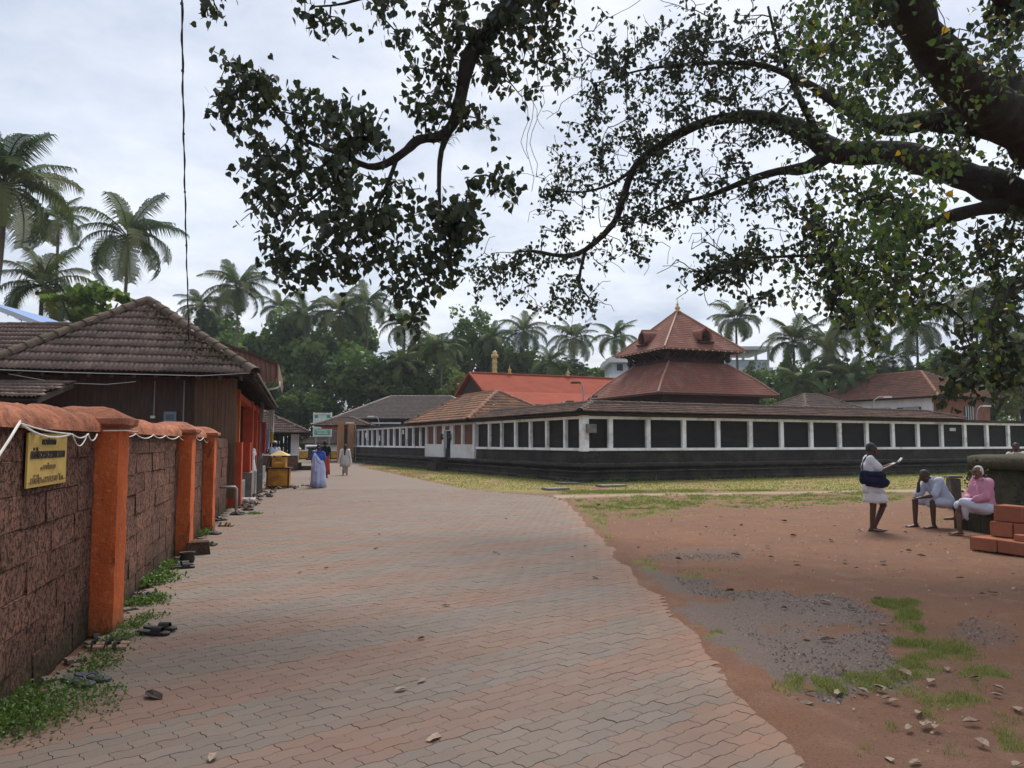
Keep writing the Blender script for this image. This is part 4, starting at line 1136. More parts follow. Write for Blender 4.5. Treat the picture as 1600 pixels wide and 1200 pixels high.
# small orange tiled roof beside the gate house
so = thing('small_orange_roof', 'small orange tiled roof peeping between gate house and red hall', 'roof', TP(6.5, 12))
hip_roof(so, TP(7.4, 14.0)[:2], U, V_, 2.2, 1.9, 3.0, 4.05, M_tile_or, .26, .34, M_ridge_or); bx('wall', M_white2, so, TP(7.4, 14.0, 1.5), (3.4, 2.8, 3.0), rotz(TH))

# ------------------------------------------------------------------ grey tiled hall at the end of the left wall, with its porch
gh2 = thing('grey_tiled_hall', 'long hall with grey brown tile roof at the far end of the temple wall', 'building', (-10, 73, 0))
gl, gr_ = at(515, 657, 67), at(735, 655, 70)
cxh = (gl[0] + gr_[0]) / 2 + 1.2
hip_roof(gh2, (cxh, 72.5), (1, 0), (0, 1), (gr_[0] - gl[0]) / 2 + 1.1, 5.2, 3.65, 5.85, M_tile_grey, .27, .34, mat('pale_ridge_tile', (.30, .26, .23), (.22, .19, .17), 5, .9), cut=4.2)
bx('wall', M_slate, gh2, (cxh + .4, 73, 1.8), (14.5, 7.5, 3.6))
bx('white_beam', M_white2, gh2, (at(585, 658, 67.6)[0], 67.6, 3.31), (4.6, .16, .14))
MB().lathe([(.10, 0), (.14, .2), (.05, .35), (.1, .5), (.01, .95)], 8, at(540, 640, 70) + [0, 0, -.1]).build('finial', M_white2, gh2, True)
for px_ in (532, 548):
    p = at(px_, 690, 64.5); bx('porch_column', mat('ochre_paint', (.36, .19, .085), (.30, .15, .07), 4, .8), gh2, (p[0], 64.5, 1.7), (.46, .46, 3.4), rotz(TH))
pcn = at(540, 660, 66)
hip_roof(gh2, (pcn[0], 66.2), (1, 0), (0, 1), 2.3, 1.8, 3.02, 3.72, M_tile_dark2, .27, .34, M_ridge, name='porch_roof')
bx('porch_beam', M_redpaint, gh2, (pcn[0], 64.75, 2.9), (3.4, .25, .3), None)

# ------------------------------------------------------------------ houses behind the right wall
hs = thing('white_tiled_house', 'white house with red brown hip roof behind the right part of the temple wall', 'house', (38, 72, 0))
nA = np.array([35.6, 65.0]); hx_, hy_ = 7.0, 4.6
ha = R(28); hu, hv = np.array([math.cos(ha), math.sin(ha)]), np.array([-math.sin(ha), math.cos(ha)])
hc2 = nA + hu * hy_ + hv * hx_
hip_roof(hs, hc2, hv, -hu, hx_, hy_, 5.5, 8.1, M_tile_red, .27, .35, M_ridge_or)
rH = rotz(ha)
def HQ(a, b, z): q = hc2 + a * hu + b * hv; return np.array([q[0], q[1], z])
bx('wall', M_white2, hs, HQ(-.1, .3, 2.72), (7.6, 12.4, 5.44), rH)
M_brickred = mat('bare_red_brick', (.25, .105, .075), (.20, .085, .06), 9, .9, .3, 30, stain=(.13, .07, .05), sscale=1.5)
bx('brick_end', M_brickred, hs, HQ(.0, -6.05, 2.7), (7.4, .4, 5.4), rH)
for b0, b1 in ((-4.9, -2.6), (-2.0, .6), (1.2, 4.0)):
    w = bx('window', M_black, hs, HQ(-3.92, (b0 + b1) / 2, 4.25), (.1, b1 - b0, .9), rH)
    bx('shutter', M_metal, w, HQ(-4.0, b0 + .9, 4.32), (.06, 1.5, .85), rH)
bx('window', M_slate, hs, HQ(.6, -6.27, 3.9), (1.4, .08, 1.7), rH)
for k in range(4): bx('window_bar', M_white2, hs, HQ(.1 + k * .33, -6.33, 3.9), (.05, .04, 1.7), rH)
sr = thing('far_brown_roof', 'small brown hip roof between the shrine and the white house', 'house', at(1265, 650, 66))
hip_roof(sr, at(1268, 640, 66)[:2], U, V_, 3.6, 2.8, 4.25, 5.65, M_tile_dark2, .28, .36, M_ridge); bx('wall', M_white2, sr, at(1268, 640, 66) * [1, 1, 0] + [0, 0, 2.1], (6.0, 4.4, 4.2), rotz(TH))
# pale concrete building behind the shrine
cbld = thing('concrete_house', 'pale two storey concrete house with flat roof slabs behind the shrine', 'house', at(1180, 640, 92))
M_pale = mat('pale_blue_plaster', (.55, .60, .66), (.48, .53, .60), 1.0, .85, stain=(.38, .40, .42), sscale=.4)
def CB(name, m, x0, x1, y0, y1, Yd, dep, par=cbld):
    a = at(x0, y1, Yd); b = at(x1, y0, Yd); return bx(name, m, par, ((a[0] + b[0]) / 2, Yd + dep / 2, (a[2] + b[2]) / 2), (abs(b[0] - a[0]), dep, abs(b[2] - a[2])))
CB('upper_storey', M_pale, 1135, 1202, 562, 590, 92, 8); CB('lower_storey', M_pale, 1128, 1206, 592, 690, 92.4, 8)
CB('roof_slab', M_white2, 1130, 1208, 541, 546, 91, 9.5); CB('balcony_slab', M_white2, 1128, 1208, 574, 581, 91, 9.5); CB('balcony_slab', M_white2, 1128, 1206, 588, 592, 91, 9.4)
for x in (1140, 1160, 1180, 1200): CB('column', M_pale, x, x + 3, 546, 562, 91.6, .3)
for x in (1150, 1172, 1192): CB('window', M_slate, x, x + 9, 596, 606, 92.3, .2)
cb2 = thing('white_storeyed_house', 'white storeyed house showing behind the left corner of the shrine roof', 'house', at(980, 640, 95))
CB('storey', M_pale, 958, 1000, 566, 690, 95, 8, cb2); CB('roof_slab', M_white2, 952, 1004, 558, 566, 94, 9.5, cb2); CB('floor_slab', M_white2, 952, 1004, 584, 590, 94, 9.5, cb2)
for x in (964, 982): CB('window', M_slate, x, x + 9, 569, 579, 94.9, .2, cb2)

# ------------------------------------------------------------------ lamps on bent poles inside the compound
def lamp_pole(px, py0, py1, Yd, dx, label, head=True):
    b0, t0 = at(px, py1, Yd), at(px, py0, Yd)
    lp = thing('bent_lamp_pole', label, 'lamp', (b0[0], Yd, 0), 'lamps on bent poles round the temple')
    P = [np.array([b0[0], Yd, 0]), np.array([b0[0], Yd, t0[2] - .5]), np.array([b0[0] + dx * .15, Yd, t0[2] - .12]), np.array([b0[0] + dx * .5, Yd, t0[2] + .08]), np.array([b0[0] + dx, Yd, t0[2] + .1])]
    MB().tube(P, .032, 7).build('pole', M_metal, lp, True)
    e = P[-1]
    MB().box(e + [dx * .15, 0, -.03], (.55 if abs(dx) > .2 else .3, .2, .1), None, .8).build('lamp_head', M_blackmetal if head else M_cable, lp)
lamp_pole(795, 614, 650, 47.5, -.8, 'bent lamp pole rising behind the gate house roof')
lamp_pole(912, 600, 640, 40, -.35, 'lamp pole beside the left eave of the shrine')
lamp_pole(922, 622, 650, 38, .2, 'short lamp pole just above the corner of the temple wall')
lamp_pole(1364, 622, 655, 52, .9, 'lamp pole before the white house roof', False)
lamp_pole(1527, 636, 665, 52, .6, 'white lamp pole beside the brick end of the white house', False)
lamp_pole(556, 662, 690, 62, -.5, 'white lamp pole beside the ochre porch columns', False)
lamp_pole(592, 652, 690, 64, -.6, 'lamp pole before the grey tiled hall', False)

# ------------------------------------------------------------------ pale slabs lying in the lawn
for k, (px, py, w, lab) in enumerate(((955, 760, 1.3, 'pale flat slab in the lawn right of the temple corner'), (888, 756, 1.1, 'pale flat slab at the foot of the temple corner'), (868, 765, 1.0, 'pale flat slab between the temple corner and the path'))):
    g = gp(px, py)
    tag(bx('stone_slab', M_concrete, None, (g[0], g[1], .03), (w * .8, .55, .06), rotz(TH)), lab, 'slab', 'slabs in the lawn')

# ------------------------------------------------------------------ leaf materials
def leaf_mat(name, stops, trans=.35, rough=.55, rand=False, patchy=False):
    t = NT(name)
    tv = t.rand() if rand else t.new('Attribute', attribute_name='tone').outputs['Fac']
    col = t.ramp(tv, stops)
    if patchy: col = t.mix(t.ramp(t.noise(t.pos(), .5, 4), [(.4, 0.0), (.65, .5)]), col, tuple(q * 1.35 for q in stops[1][1]))
    t.done(col, rough, .35)
    tr = t.new('BsdfTranslucent')
    hs = t.new('HueSaturation'); hs.inputs['Value'].default_value = 1.25; hs.inputs['Saturation'].default_value = 1.1
    t.link(col, hs.inputs['Color']); t.link(hs.outputs[0], tr.inputs['Color'])
    ms = t.new('MixShader'); ms.inputs[0].default_value = trans
    t.link(t.b.outputs[0], ms.inputs[1]); t.link(tr.outputs[0], ms.inputs[2])
    t.link(ms.outputs[0], t.n['Material Output'].inputs['Surface'])
    return t.m
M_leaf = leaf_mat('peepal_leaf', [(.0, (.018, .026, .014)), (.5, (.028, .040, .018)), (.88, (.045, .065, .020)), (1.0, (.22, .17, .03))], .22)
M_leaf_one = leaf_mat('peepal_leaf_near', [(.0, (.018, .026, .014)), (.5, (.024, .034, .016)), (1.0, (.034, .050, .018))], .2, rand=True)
M_vine = leaf_mat('creeper_leaf', [(.0, (.034, .060, .022)), (.55, (.060, .105, .030)), (.95, (.13, .17, .035)), (1.0, (.42, .27, .03))], .38)
M_bark = mat('dark_bark', (.046, .038, .033), (.022, .019, .017), 5, .95, 1.0, 14, .08, stain=(.045, .05, .026), sscale=1.4)
M_palm = leaf_mat('palm_leaf', [(.0, (.038, .064, .018)), (.5, (.058, .090, .025)), (1.0, (.115, .125, .044))], .22, .85, rand=True)
M_palmtrunk = mat('palm_bark', (.15, .135, .115), (.105, .094, .08), 3, .95, .5, 12, .03, stretch=(1, 1, 5))
M_tree = leaf_mat('tree_leaf', [(.0, (.040, .074, .022)), (.5, (.072, .120, .032)), (1.0, (.13, .175, .048))], .42)
M_tree_l = leaf_mat('bright_leaf', [(.0, (.06, .115, .022)), (.5, (.10, .17, .032)), (1.0, (.16, .22, .05))], .3)
M_tree_y = leaf_mat('yellow_green_leaf', [(.0, (.085, .105, .025)), (.5, (.13, .145, .035)), (1.0, (.19, .18, .05))], .3)
M_weed = leaf_mat('weed_leaf', [(.0, (.045, .085, .016)), (.5, (.075, .135, .025)), (1.0, (.13, .18, .05))], .3)
M_grass = leaf_mat('grass_blade', [(.0, (.092, .138, .028)), (.5, (.145, .185, .042)), (1.0, (.30, .26, .10))], .3)
LEAF_V = np.array([(0, .05, .0), (.30, -.03, .05), (.50, .25, .07), (.38, .58, .05), (.10, .86, .02), (0, 1.18, 0), (-.30, -.03, .05), (-.50, .25, .07), (-.38, .58, .05), (-.10, .86, .02)])
LEAF_T = np.array([(0, 1, 2), (0, 2, 3), (0, 3, 4), (0, 4, 5), (0, 7, 6), (0, 8, 7), (0, 9, 8), (0, 5, 9)])
def orient_leaves(n, r, droop=.75, sd=.45):
    """random frames: leaf axis mostly downwards"""
    ax = r.normal(size=(n, 3)) * sd; ax[:, 2] -= droop; ax /= np.linalg.norm(ax, axis=1)[:, None]
    b = r.normal(size=(n, 3)); b -= ax * (b * ax).sum(1)[:, None]; b /= np.linalg.norm(b, axis=1)[:, None]
    return b, ax, np.cross(b, ax)
def leaf_cloud(P, size, r, droop=.75, sd=.45):
    n = len(P); b, a, c = orient_leaves(n, r, droop, sd)
    V = (LEAF_V[None, :, 0, None] * b[:, None] + LEAF_V[None, :, 1, None] * a[:, None] + LEAF_V[None, :, 2, None] * c[:, None]) * size[:, None, None] + P[:, None]
    T = LEAF_T[None] + (np.arange(n) * 10)[:, None, None]
    return V.reshape(-1, 3), T.reshape(-1, 3), (b, a, c)

# ------------------------------------------------------------------ the great peepal tree overhead
def limb(pts):
    """pts: (px, py, Y, radius)"""
    P = np.array([at(a, b, c) for a, b, c, _ in pts]); r = np.array([q[3] for q in pts])
    out, ro = [], []
    for k in range(len(P) - 1):
        p0, p1, p2, p3 = P[max(k - 1, 0)], P[k], P[k + 1], P[min(k + 2, len(P) - 1)]
        m = max(3, int(np.linalg.norm(p2 - p1) / .22))
        for i in range(m):
            f = i / m
            out.append(.5 * ((2 * p1) + (-p0 + p2) * f + (2 * p0 - 5 * p1 + 4 * p2 - p3) * f * f + (-p0 + 3 * p1 - 3 * p2 + p3) * f ** 3)); ro.append(r[k] + (r[k + 1] - r[k]) * f)
    out.append(P[-1]); ro.append(r[-1])
    return np.array(out), np.array(ro)
TREE_C = np.array([12.86, 15.3, 1.30])
LIMBS = {
    'B1': [(1775, 420, 15.0, .62), (1690, 300, 13.2, .42), (1600, 205, 11.6, .34), (1525, 150, 10.6, .30), (1440, 50, 9.9, .26), (1380, -90, 9.4, .23), (1240, -190, 9.1, .20), (1050, -190, 9.1, .19), (900, -90, 9.3, .145), (815, -10, 9.45, .12), (765, 45, 9.5, .105), (735, 85, 9.5, .095), (722, 140, 9.5, .085), (712, 185, 9.5, .075), (690, 212, 9.5, .066), (655, 218, 9.5, .058), (635, 235, 9.52, .052), (605, 255, 9.55, .046), (575, 260, 9.6, .040), (530, 240, 9.65, .032), (470, 215, 9.7, .024), (430, 175, 9.75, .016), (395, 130, 9.8, .010)],
    'B1b': [(705, 200, 9.5, .05), (690, 235, 9.45, .036), (686, 290, 9.4, .026), (690, 340, 9.4, .018), (700, 390, 9.4, .010)],
    'B1c': [(560, 258, 9.6, .030), (500, 300, 9.5, .022), (455, 340, 9.4, .015), (430, 390, 9.4, .008)],
    'B1d': [(620, 248, 9.55, .030), (600, 300, 9.4, .022), (570, 350, 9.3, .015), (540, 400, 9.3, .008)],
    'B2': [(1775, 440, 15.2, .62), (1690, 380, 14.0, .40), (1600, 312, 13.2, .31), (1500, 272, 13.4, .26), (1400, 240, 13.9, .23), (1310, 238, 14.4, .21), (1255, 205, 14.8, .19), (1200, 185, 15.2, .15), (1150, 183, 15.4, .125), (1090, 195, 15.6, .11), (1030, 228, 15.9, .095), (990, 265, 16.1, .085), (972, 315, 16.2, .075), (958, 350, 16.3, .068), (915, 390, 16.4, .058), (880, 400, 16.4, .048), (830, 392, 16.5, .034), (800, 395, 16.6, .02)],
    'B2b': [(1300, 240, 14.4, .16), (1260, 262, 14.6, .115), (1215, 268, 14.8, .085), (1165, 283, 15.0, .065), (1110, 305, 15.2, .045), (1050, 320, 15.3, .025), (1000, 345, 15.5, .012)],
    'B2c': [(1285, 225, 14.4, .09), (1262, 180, 14.2, .07), (1235, 120, 14.0, .05), (1215, 70, 13.9, .03), (1200, 10, 13.8, .02)],
    'B2d': [(915, 390, 16.4, .045), (905, 440, 16.4, .03), (920, 465, 16.4, .015)],
    'B2e': [(1000, 255, 16.1, .05), (960, 285, 16.3, .035), (910, 300, 16.5, .024), (850, 295, 16.6, .012)],
    'B3': [(1600, 205, 11.6, .30), (1530, 190, 11.9, .22), (1450, 188, 12.3, .18), (1385, 196, 12.7, .17), (1330, 175, 13, .11), (1260, 130, 13.3, .07), (1180, 100, 13.7, .05), (1080, 100, 14.2, .035), (1000, 110, 14.6, .02), (930, 130, 15, .01)],
    'B4': [(1640, 330, 13.5, .22), (1560, 322, 13.1, .13), (1465, 345, 12.7, .09), (1400, 375, 12.4, .06), (1330, 395, 12.2, .04), (1240, 400, 12.2, .025), (1150, 405, 12.4, .012)],
    'B5': [(1785, 330, 15.2, .38), (1760, 130, 13.2, .26), (1690, 20, 11, .19), (1610, 10, 9.5, .15), (1540, -30, 8.8, .13), (1440, -120, 8.4, .10)],
    'B6': [(815, -10, 9.45, .06), (740, -20, 9.3, .045), (640, -25, 9.2, .03), (540, 5, 9.1, .018), (490, 10, 9.1, .008)],
    'B8': [(900, -90, 9.3, .05), (650, -190, 9.1, .035), (450, -130, 9.0, .02), (345, -20, 9.0, .008)],
    'B7': [(1700, 390, 14.2, .2), (1620, 430, 12.6, .12), (1560, 470, 11.6, .07), (1540, 530, 11, .04), (1500, 585, 10.6, .015)],
}
pt = thing('peepal_tree', 'huge dark peepal tree on the stone platform, its leafy boughs hanging over the scene', 'tree', TREE_C)
tk = [TREE_C + [0, 0, -.1], TREE_C + [0, 0, .5], TREE_C + [-.05, -.1, 1.6], TREE_C + [-.2, -.2, 3.0], TREE_C + [-.5, -.4, 4.2], TREE_C + [-.45, -.3, 5.6], TREE_C + [-.2, .1, 7.0]]
MB().tube(tk, [1.5, 1.1, .95, .95, .85, .55, .3], 18).build('trunk', M_bark, pt, True)
nodes, par = [], []
UPPER = [[(-.2, 0, 5.2, .5), (.9, .3, 7.0, .34), (2.4, .6, 8.4, .22), (4.0, .8, 9.3, .1)], [(-.3, .2, 5.4, .5), (-.4, 1.6, 7.6, .34), (-1.0, 3.2, 9.2, .22), (-1.6, 4.6, 10.2, .1)], [(-.2, 0, 6.4, .34), (-.6, -.6, 8.4, .26), (-.2, -1.8, 10.0, .18), (.6, -3.0, 11.0, .08)], [(-.2, .1, 6.6, .32), (.5, .6, 8.8, .24), (.7, 1.2, 10.6, .16), (1.4, 2.2, 11.8, .07)], [(0, 0, 4.8, .45), (1.0, -1.4, 6.2, .3), (2.2, -3.0, 7.2, .18), (3.4, -4.4, 7.9, .08)]]
for key, q in LIMBS.items():
    P, r = limb(q)
    wob = (rng.random((len(P), 1)) - .5) * .26 + 1
    MB().tube(P, r * wob[:, 0], 12 if r[0] > .1 else 7).build('limb', M_bark, pt, True)
    base = len(nodes)
    for k, p in enumerate(P): nodes.append(p); par.append(base + k - 1 if k else -1)
for q in UPPER:                                            # boughs of the crown above the trunk, outside the picture
    Q = np.array([[a, b, c] for a, b, c, _ in q]) + TREE_C; rd = np.array([k[3] for k in q]); f = np.linspace(0, len(q) - 1, 22)
    P = np.stack([np.interp(f, range(len(q)), Q[:, k]) for k in range(3)], 1) + rng.normal(size=(22, 3)) * .05; r = np.interp(f, range(len(q)), rd)
    MB().tube(P, r, 10).build('limb', M_bark, pt, True)
    base = len(nodes)
    for k, p in enumerate(P): nodes.append(p); par.append(base + k - 1 if k else -1)
CL = [  # px, py, rx, ry, Y, depth radius, twigs, leaf size  (bough on the left: big near leaves)
    (380, 112, 34, 26, 9.8, .5, 13, .125), (362, 172, 30, 34, 9.8, .5, 16, .125), (440, 150, 46, 28, 9.7, .6, 17, .12), (505, 185, 62, 26, 9.7, .6, 20, .12),
    (560, 205, 46, 32, 9.6, .6, 18, .12), (400, 258, 30, 40, 9.6, .5, 14, .12), (455, 262, 46, 26, 9.6, .6, 16, .12), (520, 285, 48, 34, 9.5, .6, 18, .115),
    (418, 330, 30, 44, 9.4, .6, 14, .115), (480, 350, 46, 44, 9.4, .7, 22, .115), (560, 335, 46, 44, 9.3, .7, 22, .115), (635, 320, 46, 44, 9.4, .7, 18, .115),
    (715, 330, 40, 44, 9.4, .7, 18, .115), (785, 292, 36, 22, 9.4, .4, 9, .115), (455, 412, 42, 26, 9.3, .6, 14, .11), (535, 402, 46, 34, 9.3, .7, 18, .11),
    (605, 392, 42, 34, 9.3, .7, 16, .11), (655, 440, 34, 36, 9.3, .6, 14, .11), (688, 392, 34, 38, 9.4, .6, 14, .11), (640, 478, 26, 26, 9.2, .5, 9, .105),
    (745, 352, 30, 26, 9.4, .5, 8, .11), (450, 432, 26, 10, 9.3, .3, 4, .11),
    (515, 22, 34, 24, 9.1, .5, 9, .11), (620, 18, 48, 34, 9.2, .6, 16, .115), (700, 50, 48, 46, 9.3, .6, 20, .115), (655, 130, 36, 36, 9.4, .6, 14, .11),
    (680, 172, 26, 24, 9.4, .5, 8, .11), (765, 90, 40, 46, 9.5, .6, 15, .11), (805, 50, 46, 50, 9.4, .7, 18, .11), (845, 105, 40, 44, 9.6, .7, 15, .105), (855, 20, 40, 36, 9.4, .7, 12, .11),
    (322, 8, 16, 18, 9.0, .25, 5, .12), (745, 178, 36, 24, 9.5, .5, 9, .11), (870, 70, 30, 40, 9.8, .6, 9, .1),
    # middle: smaller, further leaves
    (900, 235, 46, 30, 16.3, 1.0, 17, .11), (930, 150, 52, 44, 15.5, 1.2, 24, .11), (1000, 115, 60, 40, 14.8, 1.2, 30, .11), (1090, 120, 60, 46, 14.4, 1.2, 34, .11),
    (1050, 175, 70, 36, 15.5, 1.2, 34, .11), (1170, 120, 52, 56, 14.2, 1.2, 30, .11), (990, 200, 50, 36, 15.9, 1.0, 22, .11), (915, 280, 52, 40, 16.4, 1.0, 20, .11),
    (860, 300, 36, 30, 16.6, .8, 10, .11), (880, 350, 36, 30, 16.4, .8, 10, .11), (850, 420, 46, 32, 16.5, .8, 16, .11), (900, 440, 36, 34, 16.4, .8, 12, .11), (790, 420, 40, 32, 16.5, .8, 13, .11),
    (1010, 320, 46, 46, 15.9, 1.0, 20, .11), (990, 380, 36, 32, 16.2, .8, 12, .11), (1055, 275, 46, 40, 15.6, 1.0, 18, .11), (1065, 335, 46, 30, 15.3, .9, 16, .11),
    (1130, 250, 46, 40, 15.2, 1.0, 18, .11), (1140, 320, 40, 34, 14.9, .9, 12, .11), (1125, 402, 46, 30, 12.4, .8, 14, .11), (1070, 425, 30, 22, 12.5, .6, 7, .1),
    (760, 455, 34, 26, 16.5, .7, 8, .11), (835, 475, 34, 24, 16.5, .7, 8, .11), (915, 478, 30, 18, 16.4, .6, 7, .1), (745, 425, 26, 26, 16.5, .6, 7, .11),
    (1195, 390, 46, 50, 12.3, .9, 20, .11), (1120, 438, 34, 22, 12.3, .6, 8, .105), (1190, 465, 22, 14, 12.2, .5, 5, .11), (1255, 330, 46, 50, 12.8, .9, 20, .11), (1210, 300, 36, 34, 14.5, .8, 12, .11),
    (1210, 200, 40, 40, 14.6, .9, 14, .11), (1235, 60, 50, 50, 13.6, 1.2, 22, .11), (1130, 55, 50, 40, 13.9, 1.2, 20, .11), (1050, 40, 40, 24, 14, 1, 8, .11), (1290, 150, 46, 60, 13.3, 1.1, 22, .11),
    (1035, 235, 36, 26, 15.9, .7, 10, .11), (968, 320, 26, 36, 16.2, .7, 10, .11), (1150, 195, 46, 28, 15.4, .8, 12, .11), (925, 395, 36, 22, 16.4, .7, 9, .11), (1000, 270, 30, 30, 16.1, .7, 9, .11), (950, 60, 46, 36, 14.6, 1.0, 14, .11), (1090, 60, 50, 40, 14.2, 1.0, 16, .11),
    # right: mass round the great limbs
    (1300, 60, 50, 56, 9.6, .9, 18, .115), (1370, 130, 46, 56, 11.5, 1.0, 18, .115), (1320, 320, 50, 50, 12.4, 1.0, 22, .11), (1400, 330, 46, 40, 12.4, 1.0, 18, .11), (1300, 410, 46, 54, 12, .9, 22, .11),
    (1380, 430, 52, 50, 11.6, .9, 24, .11), (1460, 400, 46, 44, 12, .9, 18, .11), (1500, 240, 60, 24, 12.2, .9, 12, .11), (1530, 380, 50, 40, 12.2, .9, 16, .11), (1560, 110, 46, 60, 10.6, 1.2, 16, .115),
    (1535, 40, 50, 34, 9.4, .8, 12, .115), (1480, 90, 30, 40, 11, .8, 9, .115), (1580, 430, 36, 40, 11.8, .8, 12, .11), (1570, 510, 36, 44, 11.2, .8, 18, .115), (1582, 575, 26, 34, 10.9, .6, 12, .115), (1520, 545, 24, 24, 10.8, .5, 7, .11),
    (1495, 605, 22, 24, 10.6, .4, 11, .115), (1580, 350, 30, 30, 12.6, .8, 8, .11), (1590, 260, 20, 30, 12.4, .8, 6, .11), (1350, 20, 40, 30, 9.3, .8, 10, .115), (1420, 470, 36, 36, 11.4, .7, 12, .11), (1335, 485, 36, 40, 11.6, .7, 13, .11),
]
att = []
for (px, py, rx, ry, Yd, dr, n, ls) in CL:
    k = Yd / F_PX
    left = Yd < 10 and px < 900
    n = int(n * (1.2 if left else (1.5 if px < 1290 else 1.5))); ls = ls * (.78 if left else (.72 if px < 1290 else .80))
    o = rng.normal(size=(n, 3)); o = o / np.linalg.norm(o, axis=1)[:, None] * rng.random((n, 1)) ** .45 * 1.30
    c = at(px, py, Yd)
    for d in o: att.append((c + np.array([d[0] * rx * k, d[1] * dr, d[2] * ry * k]), ls, Yd))
    if not left and px < 1300:                                    # bare twigs between the leafy ones
        for d in rng.normal(size=(n // 2, 3)) * .95: att.append((c + np.array([d[0] * rx * k, d[1] * dr, d[2] * ry * k]), 0, Yd))
for q in UPPER:
    for j in (2, 3):
        for d in rng.normal(size=(60, 3)) * np.array([1.5, 1.5, .9]): att.append((TREE_C + np.array(q[j][:3]) + d, .12, 12.0))
nodes_a = np.zeros((90000, 3)); nn_ = len(nodes); nodes_a[:nn_] = nodes
dist0 = np.array([np.min(np.linalg.norm(nodes_a[:nn_] - a[0], axis=1)) for a in att])
n_main = nn_
tips = []
for ai in np.argsort(dist0):
    a, ls, Yd = att[ai]
    d = np.linalg.norm(nodes_a[:nn_] - a, axis=1) + np.maximum(0, a[2] - nodes_a[:nn_, 2]) * .15
    j = int(np.argmin(d)); p0 = nodes_a[j].copy(); L = np.linalg.norm(a - p0)
    if L < .02: continue
    m = max(2, int(L / .16)); bend = rng.normal(size=3) * L * .10 + np.array([0, 0, .10 * L])
    last = j; chain = []
    for i in range(1, m + 1):
        f = i / m; q = p0 + (a - p0) * f + bend * 4 * f * (1 - f) + rng.normal(size=3) * .012
        nodes_a[nn_] = q; par.append(last); last = nn_; nn_ += 1
    tips.append((last, ls, Yd))
par = np.array(par); cnt = np.zeros(nn_)
for (i, _, _) in tips:
    k = i
    while k >= n_main: cnt[k] += 1; k = par[k]
tv_, tf_ = [], []
base = 0
ang = np.arange(3) * 2 * math.pi / 3
seg_i = np.arange(n_main, nn_)
Pa, Pb = nodes_a[par[seg_i]], nodes_a[seg_i]
rb = .0032 + .0030 * np.sqrt(cnt[seg_i]); ra_ = np.where(par[seg_i] >= n_main, .0032 + .0030 * np.sqrt(cnt[par[seg_i]]), rb * 1.2)
T_ = Pb - Pa; T_ /= np.linalg.norm(T_, axis=1)[:, None] + 1e-9
u_ = np.cross(T_, np.array([.3, .8, .52])); u_ /= np.linalg.norm(u_, axis=1)[:, None] + 1e-9; w_v = np.cross(T_, u_)
ringA = Pa[:, None] + ra_[:, None, None] * (np.cos(ang)[None, :, None] * u_[:, None] + np.sin(ang)[None, :, None] * w_v[:, None])
ringB = Pb[:, None] + rb[:, None, None] * (np.cos(ang)[None, :, None] * u_[:, None] + np.sin(ang)[None, :, None] * w_v[:, None])
VV = np.concatenate([ringA, ringB], 1).reshape(-1, 3)
ns_seg = len(seg_i)
QQ = np.array([(0, 1, 4, 3), (1, 2, 5, 4), (2, 0, 3, 5)])[None] + (np.arange(ns_seg) * 6)[:, None, None]
tag(link('twigs', fast_mesh('twigs', VV - TREE_C, QQ.reshape(-1, 4), M_bark, smooth=True), pt), kind='stuff')
# leaves hang along the outer twigs
LP, LS, LT = [], [], []
for (i, ls, Yd) in tips:
    if ls == 0: continue
    k = i; n_on = 0
    mx = 13 if Yd < 10.3 else (15 if Yd < 13 else 12)
    while k >= n_main and n_on < mx:
        for _ in range(3 if cnt[k] < 3 else 1):
            o = rng.normal(size=3) * (.07 + .03 * (n_on > 6)); o[2] -= .03
            LP.append(nodes_a[k] + o); LS.append(ls * rng.uniform(.75, 1.25)); n_on += 1
            t0 = min(.95, rng.random() * .8 + (.18 if nodes_a[i][0] > 3.5 and Yd < 13 else 0))
            if rng.random() < .005: t0 = 1.0
            LT.append(t0)
        k = par[k]
LP, LS, LT = np.array(LP), np.array(LS), np.array(LT)
px_, py_ = proj(LP[:, 0], LP[:, 1], LP[:, 2])
app = LS / LP[:, 1] * ((px_ > 0) & (px_ < 1600) & (py_ > 0) & (py_ < 1200))
big = np.argsort(-app)[:300]
is_big = np.zeros(len(LP), bool); is_big[big] = True
Vv, Tt, _ = leaf_cloud(LP[~is_big], LS[~is_big], rng)
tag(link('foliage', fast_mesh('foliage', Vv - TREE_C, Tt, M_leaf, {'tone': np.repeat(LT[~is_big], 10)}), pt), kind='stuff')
leaf_me = fast_mesh('leaf', LEAF_V, LEAF_T, M_leaf_one)
b, a, c = orient_leaves(300, rng)
for k, i in enumerate(big):
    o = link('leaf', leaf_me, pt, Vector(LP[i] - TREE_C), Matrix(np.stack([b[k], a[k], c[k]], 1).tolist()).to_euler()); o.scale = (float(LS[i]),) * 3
# hanging aerial roots
B = MB()
for (px, py, Yd, L) in ((690, 60, 9.4, 1.2), (705, 70, 9.4, .7), (820, 130, 9.6, 1.0), (834, 140, 9.6, 1.1), (828, 120, 9.6, 1.5), (845, 120, 9.7, .7), (640, 40, 9.2, .6), (1010, 20, 13, 1.0), (1265, 270, 13, 1.6), (1255, 270, 13, 1.2), (1330, 300, 12, 1.7), (1405, 120, 10.2, 1.0), (1420, 130, 10.2, 1.3)):
    p = at(px, py, Yd); n = 8
    B.tube([p + np.array([.05 * math.sin(k * 1.3 + px), .04 * math.cos(k * 1.1), -L * k / n]) for k in range(n + 1)], .0035, 4)
tag(B.build('aerial_roots', M_bark, pt), kind='stuff')
